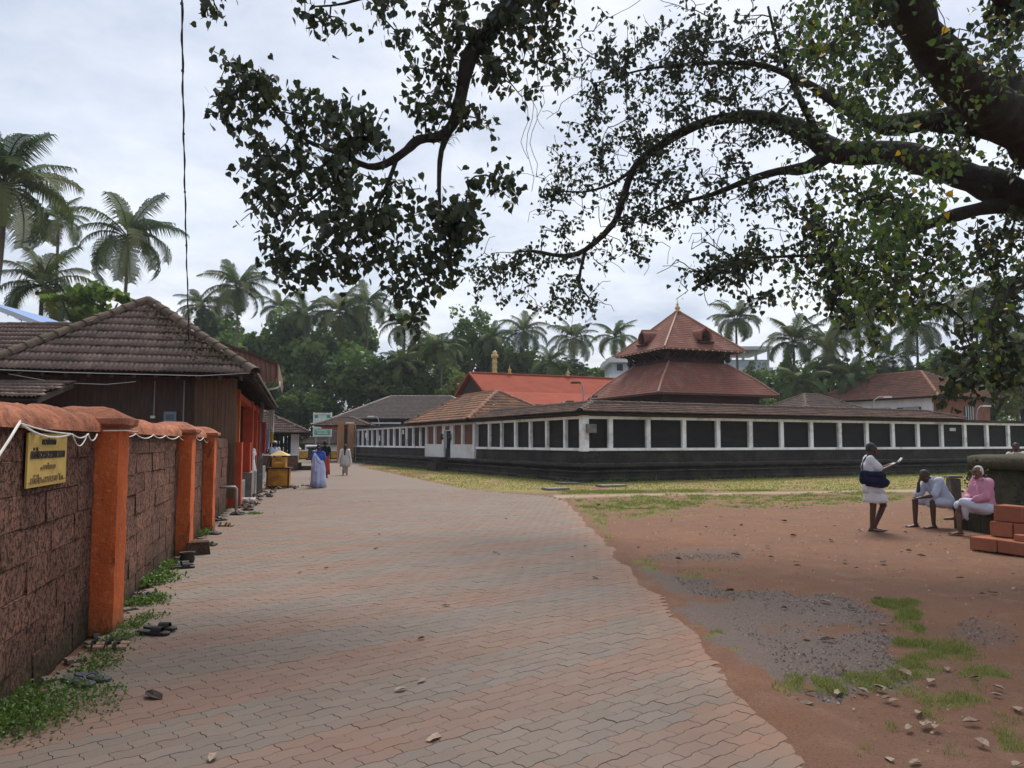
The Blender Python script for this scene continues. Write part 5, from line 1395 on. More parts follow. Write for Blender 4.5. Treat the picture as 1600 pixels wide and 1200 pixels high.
# strap leaved tufts growing on the bough
B = MB()
for (px, py, Yd) in ((706, 165, 9.5), (700, 215, 9.5), (715, 130, 9.5), (690, 225, 9.45)):
    c = at(px, py, Yd)
    for _ in range(26):
        d = rng.normal(size=3); d[2] = abs(d[2]) * .4 - .1; d /= np.linalg.norm(d); s = np.cross(d, [0, 0, 1]); s = s / (np.linalg.norm(s) + 1e-6) * .006; L = rng.uniform(.12, .26)
        B.add([c - s, c + s, c + d * L * .6 + s * .7 + [0, 0, .02], c + d * L * .6 - s * .7 + [0, 0, .02], c + d * L + [0, 0, -.05]], [[0, 1, 2, 3], [3, 2, 4]])
M_fern = mat('fern_leaf', (.030, .042, .018), (.022, .030, .014), 9, .7)
tag(B.build('epiphyte_tufts', M_fern, pt), kind='stuff')
# creeper hanging in curtains from the right limbs
cv = thing('hanging_creeper', 'green creeper with yellowing leaves trailing down from the great right limbs', 'creeper', at(1350, 330, 8.6))
VC = [(1330, 30, 44, 50, 8.4, 110), (1350, 130, 36, 60, 8.4, 130), (1310, 200, 30, 46, 8.5, 70), (1340, 240, 30, 50, 8.4, 110), (1290, 90, 30, 60, 8.6, 80), (1360, 330, 46, 50, 8.4, 170), (1340, 400, 46, 40, 8.4, 150), (1400, 370, 36, 50, 8.5, 120), (1330, 470, 40, 46, 8.6, 110),
      (1390, 460, 40, 46, 8.6, 100), (1440, 350, 36, 30, 8.8, 70), (1420, 290, 40, 24, 9, 50), (1470, 240, 50, 20, 9.2, 50), (1530, 130, 36, 60, 9, 70), (1570, 60, 26, 50, 8.6, 60), (1440, 190, 24, 50, 9.2, 60), (1480, 440, 30, 40, 8.8, 60), (1345, 550, 22, 36, 8.8, 36), (1240, 40, 36, 40, 8.8, 60), (1275, 440, 20, 40, 8.8, 36), (1430, 500, 26, 30, 8.8, 40), (1570, 470, 26, 70, 8.4, 110), (1575, 560, 24, 30, 8.4, 50)]
cp_, cs_, ct_ = [], [], []
B = MB()
for (px, py, rx, ry, Yd, n) in VC:
    k = Yd / F_PX; c = at(px, py, Yd)
    ns2 = max(2, n // 14)
    for s in range(ns2):
        x0 = c + np.array([rng.normal() * .6 * rx * k, rng.normal() * .45, ry * k])
        L = 2 * ry * k * rng.uniform(.7, 1.2); pts = [x0 + np.array([.06 * math.sin(j * .9 + s), .05 * math.cos(j * .8 + s), -L * j / 8]) for j in range(9)]
        B.tube(pts, .004, 4)
        for _ in range(20):
            j = rng.random() * 8; q = pts[int(j)] + rng.normal(size=3) * np.array([.08, .10, .06])
            cp_.append(q); cs_.append(rng.uniform(.045, .085)); ct_.append(1.0 if rng.random() < .01 else rng.random() ** 1.6 * .95)
tag(B.build('stems', M_bark, cv), kind='stuff')
Vv, Tt, _ = leaf_cloud(np.array(cp_), np.array(cs_), rng, .6, .6)
tag(link('creeper_leaves', fast_mesh('creeper_leaves', Vv - np.array(cv.location), Tt, M_vine, {'tone': np.repeat(np.array(ct_), 10)}), cv), kind='stuff')

# ------------------------------------------------------------------ coconut palms
def frond_mesh(droop, seed, pairs=44):
    r = np.random.default_rng(seed); V, F = [], []
    n = 12
    def pt_(t):
        ang = .55 - droop * t ** 1.3
        return ang
    P = [np.array([0., 0, 0])]; ang = .75
    for k in range(n):
        a = ang - droop * ((k + .5) / n) ** 1.25 * 1.0
        P.append(P[-1] + np.array([math.cos(a), 0, math.sin(a)]) / n)
    P = np.array(P)
    B = MB(); B.tube(P, np.linspace(.014, .003, n + 1), 4)
    for i in range(pairs):
        t = .16 + .84 * i / (pairs - 1); k = min(int(t * n), n - 1); f = t * n - k
        p = P[k] * (1 - f) + P[min(k + 1, n)] * f; d = P[min(k + 1, n)] - P[k]; d /= np.linalg.norm(d)
        L = .31 * math.sin(math.pi * (.18 + .74 * t)) ** .7 * r.uniform(.6, 1.15) + .02
        for sgn in (-1, 1):
            side = np.array([0, sgn, 0.]); hang = r.uniform(.45, 1.1)
            d1 = d * .5 + side * .8 + np.array([0, 0, .05]); d1 /= np.linalg.norm(d1)
            d2 = d * .35 + side * .5 + np.array([0, 0, -hang - .4]); d2 /= np.linalg.norm(d2)
            w = d * .0090
            q1 = p + d1 * L * .5; q2 = q1 + d2 * L * .55
            B.add([p - w, p + w, q1 + w * .9, q1 - w * .9, q2], [[0, 1, 2, 3], [3, 2, 4]])
    me = bpy.data.meshes.new('frond'); me.from_pydata(np.concatenate(B.v).tolist(), [], B.f); me.materials.append(M_palm); return me
FR = [frond_mesh(d, 40 + k) for k, d in enumerate((.9, 1.3, 1.7, 2.0, 2.3))]
b_ = MB()
for k in range(9):
    a = k * 2.4; b_.lathe([(.01, -.13), (.1, -.08), (.12, 0), (.09, .09), (.01, .13)], 7, (math.cos(a) * .28, math.sin(a) * .28, -.35 - .06 * (k % 3)))
NUT = b_.build('coconut_cluster', mat('green_coconut', (.06, .07, .022), (.085, .07, .025), 4, .6), None, True).data
bpy.data.objects.remove(bpy.data.objects['coconut_cluster'])
PALMS = [  # crown px, py, reach px, depth, trunk base offset m, number of fronds, label
    (8, 292, 120, 40, -2, 26, 'largest coconut palm at the left edge of the picture'), (92, 345, 52, 66, 0, 16, 'coconut palm half hidden behind the largest one at the left'),
    (66, 448, 80, 46, -.5, 22, 'low coconut palm above the dark left wing roof'), (200, 372, 86, 60, -1.8, 19, 'slender leaning coconut palm standing clear above the mossy roof'),
    (314, 480, 42, 104, 0, 20, 'coconut palm behind the hanging power cable'), (372, 452, 56, 94, .5, 24, 'tall coconut palm right of the power cable'), (437, 482, 38, 108, 0, 18, 'small coconut palm right of the tall one behind the sheet roof'),
    (478, 492, 42, 98, .6, 20, 'thin coconut palm over the end of the path'), (530, 490, 48, 96, -.5, 22, 'left one of the paired coconut palms over the path end'), (574, 476, 46, 102, .8, 22, 'right one of the paired coconut palms over the path end'),
    (632, 508, 44, 92, 0, 20, 'coconut palm under the lowest peepal leaves'), (628, 570, 40, 86, .4, 18, 'low coconut palm among the dark trees'), (690, 545, 42, 86, 0, 20, 'coconut palm over the grey tiled hall'),
    (768, 532, 40, 100, .5, 20, 'coconut palm behind the gold flagmast'), (818, 520, 44, 106, 0, 20, 'tall coconut palm behind the red roof'), (860, 566, 36, 96, 0, 18, 'low coconut palm just above the red roof'),
    (897, 530, 42, 112, .4, 20, 'left of two pale coconut palms before the shrine'), (961, 528, 42, 114, -.3, 20, 'right of two pale coconut palms touching the shrine roof'), (1150, 500, 44, 86, .5, 22, 'coconut palm standing behind the shrine apex'),
    (1240, 535, 50, 82, 0, 22, 'coconut palm right of the concrete house'), (1292, 536, 46, 90, .5, 20, 'coconut palm above the small brown roof'), (1342, 505, 64, 80, 0, 24, 'big coconut palm behind the white house'), (1250, 600, 50, 74, 0, 18, 'low coconut palm between shrine and white house'),
    (1330, 590, 46, 76, 0, 16, 'low coconut palm left of the white house roof'), (1432, 508, 60, 84, -.4, 22, 'coconut palm over the ridge of the white house'), (1524, 478, 64, 80, .4, 24, 'tall coconut palm over the brick end of the white house'), (1585, 540, 54, 74, 0, 20, 'coconut palm at the right edge of the picture'),
    (1500, 575, 46, 78, 0, 16, 'low coconut palm right of the white house ridge'), (1395, 560, 40, 88, 0, 16, 'small coconut palm behind the white house ridge')]
pr = random.Random(31)
for (px, py, rp_, Yd, off, nf, lab) in PALMS:
    c = at(px, py, Yd); L = rp_ * Yd / F_PX * 1.12
    pm_ = thing('coconut_palm', lab, 'palm', (c[0] + off * 1.5, Yd, 0), 'coconut palms round the temple')
    bz = np.array([c[0] + off * 1.5, Yd, 0.])
    P = [bz + (c - bz) * f + np.array([-off * .5 * math.sin(math.pi * f), 0, 0]) for f in np.linspace(0, 1, 12)]
    rt = np.linspace(.19, .11, 12); rt[0] = .28; rt[-1] = .03
    MB().tube(P, rt, 8).build('trunk', M_palmtrunk, pm_, True)
    tl = np.array(c) - bz
    for k in range(nf):
        az = k * 2.39996 + pr.uniform(-.25, .25); f = k / nf
        el = .95 - 1.5 * f + pr.uniform(-.15, .15)          # young fronds upright, old ones hanging
        me = FR[min(4, int(f * 4.2 + pr.random() * .9))]
        o = link('frond', me, pm_, Vector(tl))
        o.rotation_euler = (pr.uniform(-.25, .25), -(el - .45), az); s = L * pr.uniform(.85, 1.1); o.scale = (s, s, s)
    o = link('coconut_cluster', NUT, pm_, Vector(tl)); o.scale = (1.0, 1.0, 1.0)

# ------------------------------------------------------------------ broadleaf trees behind
def crown_mesh(seed, n_l, n_leaf, size, m):
    r = np.random.default_rng(seed)
    L = r.normal(size=(n_l, 3)); L /= np.linalg.norm(L, axis=1)[:, None]; L *= r.uniform(.35, .88, (n_l, 1)); L[:, 2] *= .85
    rad = r.uniform(.14, .32, n_l); per = n_leaf // n_l
    d = r.normal(size=(n_l, per, 3)); d /= np.linalg.norm(d, axis=2)[..., None]; d *= r.random((n_l, per, 1)) ** .4
    P = (L[:, None] + d * rad[:, None, None]).reshape(-1, 3); n = len(P)
    tone = np.clip(np.repeat(r.random(n_l), per) * .6 + r.random(n) * .4, 0, 1)
    b = r.normal(size=(n, 3)); b /= np.linalg.norm(b, axis=1)[:, None]; a = r.normal(size=(n, 3)); a[:, 2] -= .4; a -= b * (a * b).sum(1)[:, None]; a /= np.linalg.norm(a, axis=1)[:, None]
    s = size * r.uniform(.6, 1.3, (n, 1))
    V = np.stack([P - b * s * .5, P + a * s * .5 - b * s * .05, P + b * s * .5 + a * s * .1, P - a * s * .5], 1).reshape(-1, 3)
    Q = np.arange(n * 4).reshape(n, 4)
    return fast_mesh('crown', V, Q, m, {'tone': np.repeat(tone, 4)})
CR = [crown_mesh(60 + k, 46, 4600, .105, M_tree) for k in range(3)]
CRL = crown_mesh(70, 26, 900, .24, M_tree_l); CRY = crown_mesh(71, 40, 3200, .09, M_tree_y); CRT = crown_mesh(72, 24, 1500, .10, M_tree)
TREES = [  # crown px, py, rx, ry, depth, kind, label
    (140, 482, 62, 44, 42, 'L', 'bright green broad leaved tree over the ridge of the left roof'),
    (330, 545, 62, 60, 108, 0, 'dark tree behind the power cable'), (395, 565, 66, 70, 102, 1, 'dark tree behind the rust brown sheet roof'), (455, 560, 70, 76, 104, 2, 'dark tree above the small hall'),
    (520, 585, 70, 70, 94, 0, 'dense dark tree over the notice board'), (596, 598, 80, 62, 88, 1, 'broad dark round tree over the grey tiled hall'), (660, 590, 56, 66, 92, 2, 'dark tree left of the yellow green tree'),
    (722, 612, 46, 40, 84, 'Y', 'yellow green tree beside the red roofed hall'), (735, 515, 44, 44, 104, 'T', 'loose high tree against the sky'), (745, 565, 60, 60, 104, 1, 'dark tree behind the red gable'),
    (805, 582, 56, 44, 108, 0, 'dark tree behind the red ridge'), (880, 596, 56, 34, 112, 2, 'pale hazy tree behind the red ridge end'), (940, 600, 50, 40, 118, 1, 'hazy tree just left of the shrine'), (555, 525, 40, 46, 110, 2, 'dark tree under the paired palms'),
    (1180, 596, 26, 38, 84, 'T', 'loose dark tree before the concrete house'), (1235, 608, 46, 46, 86, 2, 'dark tree right of the shrine'), (1300, 600, 50, 44, 90, 0, 'dark tree behind the small brown roof'), (1385, 600, 60, 40, 92, 1, 'dark tree behind the white house ridge'),
    (1470, 590, 56, 46, 90, 2, 'dark tree right behind the white house'), (1550, 612, 56, 46, 74, 'Y', 'light green tree right of the brick end'), (1595, 580, 50, 60, 78, 0, 'dark tree at the right edge behind the wall'), (420, 620, 60, 50, 88, 2, 'low dark tree behind the small hall'), (475, 640, 46, 34, 86, 0, 'low dark tree behind the notice board')]
for (px, py, rx, ry, Yd, kd, lab) in TREES:
    c = at(px, py, Yd); k = Yd / F_PX
    tr = thing('broadleaf_tree', lab, 'tree', (c[0], Yd, 0), 'trees behind the temple')
    me = {'L': CRL, 'Y': CRY, 'T': CRT}.get(kd) or CR[kd]
    o = link('crown', me, tr, Vector((0, 0, c[2]))); o.scale = (rx * k * 1.08, (rx + ry) / 2 * k, ry * k * 1.12); o.rotation_euler = (0, 0, pr.uniform(0, 6)) if abs(rx - ry) < 12 else (0, 0, 0)
    MB().tube([(0, 0, 0), (.2, 0, c[2] * .35), (-.1, .1, c[2] * .7), (.1, 0, c[2] * 1.05)], [.38, .3, .24, .1], 8).build('trunk', M_bark, tr, True, world=False)
    for j in range(4):
        a = j * 1.57 + pr.random(); MB().tube([(0, 0, c[2] * .6), (math.cos(a) * rx * k * .3, math.sin(a) * rx * k * .3, c[2] * .85), (math.cos(a) * rx * k * .65, math.sin(a) * rx * k * .65, c[2] * 1.05)], [.16, .1, .04], 6).build('limb', M_bark, tr, True, world=False)
# thicket at the foot of the trees
r = np.random.default_rng(5); n = 26000
xs = np.concatenate([r.uniform(-45, 25, n // 2), r.uniform(5, 75, n // 2)]); ys = np.concatenate([r.uniform(88, 99, n // 2), r.uniform(80, 95, n // 2)])
hh = 2.5 + 8.0 * fbm(xs * .12, ys * .2, 3); zs = hh * r.random(n) ** .6
P = np.stack([xs, ys, zs], 1); b = r.normal(size=(n, 3)); b /= np.linalg.norm(b, axis=1)[:, None]; a = np.cross(b, r.normal(size=(n, 3))); a /= np.linalg.norm(a, axis=1)[:, None]
s = r.uniform(.35, .8, (n, 1)); V = np.stack([P - b * s * .5, P + a * s * .5, P + b * s * .5, P - a * s * .5], 1).reshape(-1, 3)
tk_ = link('thicket', fast_mesh('thicket', V, np.arange(n * 4).reshape(n, 4), M_tree, {'tone': np.repeat(r.random(n), 4)}))
tag(tk_, 'dark thicket growing at the foot of the far trees', 'thicket', kind='stuff')

# ------------------------------------------------------------------ grass, weeds, gravel
r = np.random.default_rng(8)
def blades(n, xr, yr, h, w, thr, seed):
    r = np.random.default_rng(seed); x = r.uniform(*xr, n); y = r.uniform(*yr, n)
    g, gv, sd = masks(x, y); k = (g > thr) & (r.random(n) < np.clip((g - thr) / (1 - thr), 0, 1) ** (1.7 if yr[0] < 20 else .5)) & ~((x < 1.5) & (y < 27))
    x, y, g = x[k], y[k], g[k]; n = len(x)
    px, py = proj(x, y); k = (px > -60) & (px < 1660) & (py < 1260); x, y, g = x[k], y[k], g[k]; n = len(x)
    hh = h * r.uniform(.4, 1.2, n) * (.6 + .5 * g); a = r.uniform(0, 6.28, n); ln = r.normal(size=(n, 2)) * .5
    bx_ = np.stack([np.cos(a), np.sin(a)], 1) * w
    P = np.stack([x, y, np.where((x < 2.05) & (y < 22), .030, -.008)], 1); V = np.zeros((n, 3, 3)); V[:, 0] = P; V[:, 1] = P; V[:, 2] = P
    V[:, 0, :2] -= bx_; V[:, 1, :2] += bx_; V[:, 2, :2] += ln * hh[:, None]; V[:, 2, 2] += hh
    return V.reshape(-1, 3), np.clip(r.random(n) ** .8 * .85 + (y > 27) * .2 + fbm(x * .6, y * .6, 2) * .3 - .1, 0, 1)
parts = [blades(260000, (1.5, 6.2), (3.4, 8.2), .040, .0030, .12, 1), blades(90000, (1.4, 12), (8, 20), .050, .005, .2, 2), blades(70000, (1.3, 16), (19, 27), .05, .010, .4, 3), blades(80000, (-11, 32), (25, 52), .05, .018, .5, 4)]
V = np.concatenate([p[0] for p in parts]); tn = np.concatenate([p[1] for p in parts]); n = len(tn)
gr = link('grass', fast_mesh('grass', V, np.arange(n * 3).reshape(n, 3), M_grass, {'tone': np.repeat(tn, 3)}))
tag(gr, 'short green and yellowing grass on the lawn and in patches of the red earth', 'grass', kind='stuff')
WP = [(60, 1115, .75, .40, 900, .11), (20, 1150, .45, .3, 380, .10), (150, 1050, .30, .25, 160, .05), (185, 1005, .30, .2, 170, .06), (243, 912, .42, .35, 520, .10), (232, 945, .35, .25, 260, .07), (228, 970, .3, .2, 120, .04), (262, 890, .3, .3, 200, .09), (205, 985, .25, .2, 130, .06), (345, 792, .5, .55, 360, .22), (300, 862, .4, .3, 160, .10), (318, 838, .3, .3, 90, .10), (160, 1030, .3, .2, 90, .04), (395, 805, .4, .15, 80, .05), (172, 1085, .1, .08, 30, .04), (352, 1010, .06, .04, 0, .03)]
wp, ws, wt = [], [], []
for (px, py, rx, ry, n, h) in WP:
    g = gp(px, py)
    for _ in range(int(n * 2.6)):
        q = g + np.array([rng.normal() * rx * .26, rng.normal() * ry * .5, 0.]); 
        if q[0] < lwx(q[1]) + .03: q[0] = lwx(q[1]) + .03 + abs(rng.normal()) * .04
        q[2] = .02 + h * rng.random() * max(0, 1 - ((q[0] - g[0]) / (rx * .7)) ** 2); wp.append(q); ws.append(rng.uniform(.010, .022) * (1.5 if py < 960 else 1)); wt.append(rng.random())
V, T, _ = leaf_cloud(np.array(wp), np.array(ws), rng, -.25, .8)
wd = link('weeds', fast_mesh('weeds', V, T, M_weed, {'tone': np.repeat(np.array(wt), 10)})); tag(wd, 'small leafy green weeds along the foot of the laterite wall', 'weeds', kind='stuff')
# loose gravel
r = np.random.default_rng(12); n = 26000
x = r.uniform(1.4, 5.6, n); y = r.uniform(4.9, 11.5, n); g, gv, sd = masks(x, y); k = r.random(n) < np.clip(gv - .3, 0, .45); x, y = x[k], y[k]; n = len(x)
s = r.uniform(.004, .015, n); tet = np.array([(1, 0, -.3), (-.5, .9, -.3), (-.5, -.9, -.3), (.1, .1, .8), (.6, .6, .35)])
V = tet[None] * s[:, None, None] * r.uniform(.7, 1.3, (n, 5, 3)); a = r.uniform(0, 6.28, n); ca, sa = np.cos(a), np.sin(a)
V = np.stack([V[:, :, 0] * ca[:, None] - V[:, :, 1] * sa[:, None], V[:, :, 0] * sa[:, None] + V[:, :, 1] * ca[:, None], V[:, :, 2]], 2) + np.stack([x, y, np.full(n, -.004)], 1)[:, None]
T = np.array([(0, 1, 4), (1, 3, 4), (0, 4, 2), (4, 3, 2), (1, 2, 3)])[None] + (np.arange(n) * 5)[:, None, None]
M_grav = leaf_mat('gravel_stone', [(.0, (.062, .053, .05)), (.5, (.115, .096, .088)), (1.0, (.20, .165, .148))], 0.0, .9)
gvl = link('gravel', fast_mesh('gravel', V.reshape(-1, 3), T.reshape(-1, 3), M_grav, {'tone': np.repeat(r.random(n), 5)})); tag(gvl, 'patch of loose blue grey gravel beside the path', 'gravel', kind='stuff')
# loose pebbles and crumbs on the bare earth
r = np.random.default_rng(14); n = 3200
x = r.uniform(1.7, 13, n); y = 4.2 + (r.random(n) ** 1.6) * 18; g, gv, sd = masks(x, y); k = (g < .4) & (np.hypot(x - 12.86, y - 15.3) > 4.9); x, y = x[k], y[k]; n = len(x)
s = r.uniform(.004, .013, n) * (.7 + y / 18)
V = tet[None] * s[:, None, None] * r.uniform(.7, 1.3, (n, 5, 3)) + np.stack([x, y, np.full(n, -.002)], 1)[:, None]
T = np.array([(0, 1, 4), (1, 3, 4), (0, 4, 2), (4, 3, 2), (1, 2, 3)])[None] + (np.arange(n) * 5)[:, None, None]
M_peb = leaf_mat('pebble', [(.0, (.07, .04, .03)), (.6, (.15, .085, .06)), (1.0, (.32, .24, .2))], 0.0, .9)
tag(link('pebbles', fast_mesh('pebbles', V.reshape(-1, 3), T.reshape(-1, 3), M_peb, {'tone': np.repeat(r.random(n), 5)})), 'small pebbles and crumbs strewn over the bare red earth', 'pebbles', kind='stuff')
# tufts at the foot of the temple plinth
r = np.random.default_rng(15); tp_ = []
for _ in range(2600):
    if r.random() < .6: p = TP(r.uniform(-.5, 30), -.56 - abs(r.normal()) * .10)
    else: p = TP(-.56 - abs(r.normal()) * .10, r.uniform(-.5, 37))
    if fbm(p[0] * .7, p[1] * .7, 2) < .45: continue
    p[2] = abs(r.normal()) * .06; tp_.append(p)
V, T, _ = leaf_cloud(np.array(tp_), r.uniform(.04, .09, len(tp_)), r, -.4, .6)
tag(link('plinth_weeds', fast_mesh('plinth_weeds', V, T, M_weed, {'tone': np.repeat(r.random(len(tp_)), 10)})), 'green weeds along the foot of the temple plinth', 'weeds', kind='stuff')

# ------------------------------------------------------------------ stone platform round the tree
PC = TREE_C[:2]; PRAD = 3.32
pl = thing('stone_platform', 'round mossy stone platform with a low seat ledge under the great tree', 'platform', (PC[0], PC[1], 0))
def ringpts(r, z, n=56, amp=.03, seed=0):
    g = np.random.default_rng(seed); a = np.arange(n) * 2 * math.pi / n
    rr_ = r + g.normal(size=n) * amp
    return np.stack([PC[0] + rr_ * np.cos(a), PC[1] + rr_ * np.sin(a), np.full(n, z) + g.normal(size=n) * amp * .3], 1)
t = NT('mossy_stone')
v = t.pos()
c = t.mix(t.ramp(t.noise(v, 2.2, 6, .65), [(.35, 0.0), (.65, 1.0)]), (.085, .075, .052), (.045, .042, .032))
c = t.mix(t.ramp(t.noise(v, 1.3, 6, .7, .5), [(.44, 0.0), (.60, .85)]), c, (.062, .068, .026))
c = t.mix(t.ramp(t.noise(v, 9, 5, .7), [(.52, 0.0), (.68, .7)]), c, (.030, .028, .022))
t.bump(t.noise(v, 7, 6, .7), .9, .07)
M_mossy = t.done(c, .95, .1)
MB().loft([ringpts(PRAD + .35, -.1, seed=1), ringpts(PRAD + .2, .3, seed=2, amp=.05), ringpts(PRAD + .1, .6, seed=3, amp=.06), ringpts(PRAD + .05, .9, seed=4, amp=.05), ringpts(PRAD + .02, 1.08, seed=5)]).build('platform_wall', M_mossy, pl, True)
MB().loft([ringpts(PRAD + .02, 1.08, seed=5), ringpts(PRAD + .12, 1.10, seed=6, amp=.02), ringpts(PRAD + .12, 1.30, seed=7, amp=.02), ringpts(PRAD + .0, 1.335, seed=8, amp=.015), ringpts(PRAD - .5, 1.34, seed=9, amp=.01)]).build('platform_rim', M_mossy, pl, True)
for k in range(13):                                        # ledge stones one can sit on
    a0 = math.pi * 1.035 + k * .075; a1 = a0 + .071; ro = 4.60 + .14 * min(1, k / 5)
    P = [(PC[0] + rr_ * math.cos(a), PC[1] + rr_ * math.sin(a)) for rr_, a in ((PRAD + .02, a0), (ro + .03 * math.sin(k * 5), a0), (ro + .03 * math.sin(k * 3), a1), (PRAD + .02, a1))]
    MB().prism(P, -.05, .40 + .015 * math.sin(k * 2.3)).build('ledge_stone', M_mossy, pl)
r = np.random.default_rng(3); n = 2600                       # small plants in the joints
a = r.uniform(math.pi * .72, math.pi * 1.55, n); z = r.random(n) * 1.3; rr_ = PRAD + .22 - z * .12 + r.normal(size=n) * .04
keep = fbm(a * 6, z * 3, 3) > .52
P = np.stack([PC[0] + rr_ * np.cos(a), PC[1] + rr_ * np.sin(a), z], 1)[keep]
V, T, _ = leaf_cloud(P, r.uniform(.03, .07, len(P)), r, .2, .8)
M_wallfern = leaf_mat('wall_fern', [(.0, (.03, .042, .016)), (.5, (.05, .062, .022)), (1.0, (.085, .085, .03))], .2)
tag(link('wall_plants', fast_mesh('wall_plants', V - np.array([PC[0], PC[1], 0]), T, M_wallfern, {'tone': np.repeat(r.random(len(P)), 10)}), pl), kind='stuff')
# stone posts behind the seated men
st = thing('stone_post', 'short grey lichened stone post behind the man in the pale blue shirt', 'post', gp(1491, 795))
g = gp(1491, 795)
bm_ = bevel_box_mesh('shaft', (.26, .24, .74), M_concrete, .02, .012, 4); link('shaft', bm_, st, (0, 0, .37)); link('cap', bevel_box_mesh('cap', (.32, .28, .06), M_concrete, .01, .006, 5), st, (0, 0, .77))
# steps of fresh laterite blocks
sb = thing('laterite_steps', 'unfinished steps of fresh red laterite blocks against the mossy platform', 'steps', gp(1580, 862))
lbm = [bevel_box_mesh('laterite_block', (.42, .30, .205), M_lat2, .010, .005, 30 + k) for k in range(4)]
g = gp(1514, 858)                                         # front left corner of the lowest course
sdir = R(-66); sx, sy = np.array([math.cos(sdir), math.sin(sdir)]), np.array([-math.sin(sdir), math.cos(sdir)])
def sblk(a, b, c, i, L=.43, W=.30, H=.205):
    q = g[:2] + sx * (a + L / 2) + sy * (b + W / 2)
    o = link('laterite_block', lbm[i % 4], sb, Vector((q[0], q[1], c + H / 2)) - sb.location, (0, 0, sdir + (i * 37 % 7 - 3) * .006)); o.scale = (L / .43, W / .31, H / .21)
i = 0
for k in range(6):
    for j in range(7): sblk(k * .435, j * .31, 0.0, i, .43, .30, .19); i += 1
for k in range(5):
    for j in range(6): sblk(.10 + k * .36, .34 + j * .31, .195, i, .35, .30, .22); i += 1
sblk(.12, .40, .42, i, .44, .30, .24); i += 1
for k in range(3):
    for j in range(5): sblk(.62 + k * .4, .66 + j * .31, .42, i, .39, .30, .22); i += 1
for k in range(3): sblk(.75 + k * .44, 1.0, .645, i, .43, .3, .24); i += 1
sblk(.62, .10, .19, i, .2, .14, .09)

# ------------------------------------------------------------------ people
def capsule(B, p0, p1, r0, r1, n=12, flat=None):
    p0, p1 = np.asarray(p0, float), np.asarray(p1, float); d = p1 - p0; L = np.linalg.norm(d)
    if L < 1e-6: d = np.array([0, 0, 1.]); L = 1e-6
    d = d / max(L, 1e-9); u = np.cross(d, [.13, .37, .92]); u /= np.linalg.norm(u); w = np.cross(d, u); a = np.arange(n) * 2 * math.pi / n
    rings = []
    for c, r_, angs in ((p0, r0, np.linspace(-1.45, 0, 4)), (p1, r1, np.linspace(0, 1.45, 4))):
        for q in angs: rings.append(c + d * r_ * math.sin(q) + r_ * math.cos(q) * (np.cos(a)[:, None] * u + np.sin(a)[:, None] * w))
    B.loft(rings)
def ellipsoid(B, c, rad, rot=None, n=14):
    a = np.arange(n) * 2 * math.pi / n; rings = []
    for q in np.linspace(-1.5, 1.5, 9):
        R_ = np.stack([rad[0] * math.cos(q) * np.cos(a), rad[1] * math.cos(q) * np.sin(a), np.full(n, rad[2] * math.sin(q))], 1)
        if rot is not None: R_ = R_ @ np.array(rot).T
        rings.append(R_ + np.asarray(c))
    B.loft(rings)
def blob(name, B, m, parent, voxel=.011, fold=0.0, smooth=3, fscale=14):
    me = bpy.data.meshes.new(name); me.from_pydata(np.concatenate(B.v).tolist(), [], B.f); me.update()
    bm2 = bmesh.new(); bm2.from_mesh(me); bmesh.ops.recalc_face_normals(bm2, faces=bm2.faces); bm2.to_mesh(me); bm2.free()
    o = bpy.data.objects.new('tmp', me); COL.objects.link(o)
    md = o.modifiers.new('r', 'REMESH'); md.mode = 'VOXEL'; md.voxel_size = voxel; md.use_smooth_shade = True
    ms = o.modifiers.new('s', 'SMOOTH'); ms.iterations = smooth; ms.factor = .5
    dg = bpy.context.evaluated_depsgraph_get(); dg.update()
    out = bpy.data.meshes.new_from_object(o.evaluated_get(dg)); bpy.data.objects.remove(o); bpy.data.meshes.remove(me)
    if fold:
        n = len(out.vertices); co = np.zeros(n * 3); no = np.zeros(n * 3); out.vertices.foreach_get('co', co); out.vertex_normals.foreach_get('vector', no) if hasattr(out, 'vertex_normals') else out.vertices.foreach_get('normal', no)
        co = co.reshape(-1, 3); no = no.reshape(-1, 3)
        f = fbm(co[:, 0] * fscale + co[:, 1] * fscale * .8 + 7, co[:, 2] * fscale * .45 + co[:, 1] * 3 + 3, 3) - .5
        out.vertices.foreach_set('co', (co + no * (f * 2 * fold)[:, None]).ravel())
    out.polygons.foreach_set('use_smooth', [True] * len(out.polygons)); out.materials.clear(); out.materials.append(m); out.name = name; out.update()
    return link(name, out, parent)
def unit(a): a = np.asarray(a, float); return a / (np.linalg.norm(a) + 1e-9)
def hand(B, wr, d, pn, curl=.35, s=1.0, side=1):
    """palm along d with palm normal pn, four fingers and a thumb"""
    d = unit(d); pn = unit(pn - d * np.dot(pn, d)); sd = np.cross(pn, d)
    for k in range(4): capsule(B, wr + d * .015 + sd * (k - 1.5) * .012 * s, wr + d * .085 * s + sd * (k - 1.5) * .019 * s, .016, .013, 8)
    for k, L in enumerate((.068, .078, .072, .056)):
        p = wr + d * .088 * s + sd * (1.5 - k) * .019 * s; dd = d
        for sg_ in (.45, .33, .25):
            dd = unit(dd + pn * curl); q = p + dd * L * sg_ * s; capsule(B, p, q, .0085, .0075, 7); p = q
    p = wr + d * .03 * s + sd * .022 * s * side; q = p + unit(d + sd * side * 1.0 + pn * .4) * .04 * s; capsule(B, p, q, .012, .010, 7); capsule(B, q, q + unit(d + sd * .3 * side + pn * curl) * .032 * s, .0095, .008, 7)
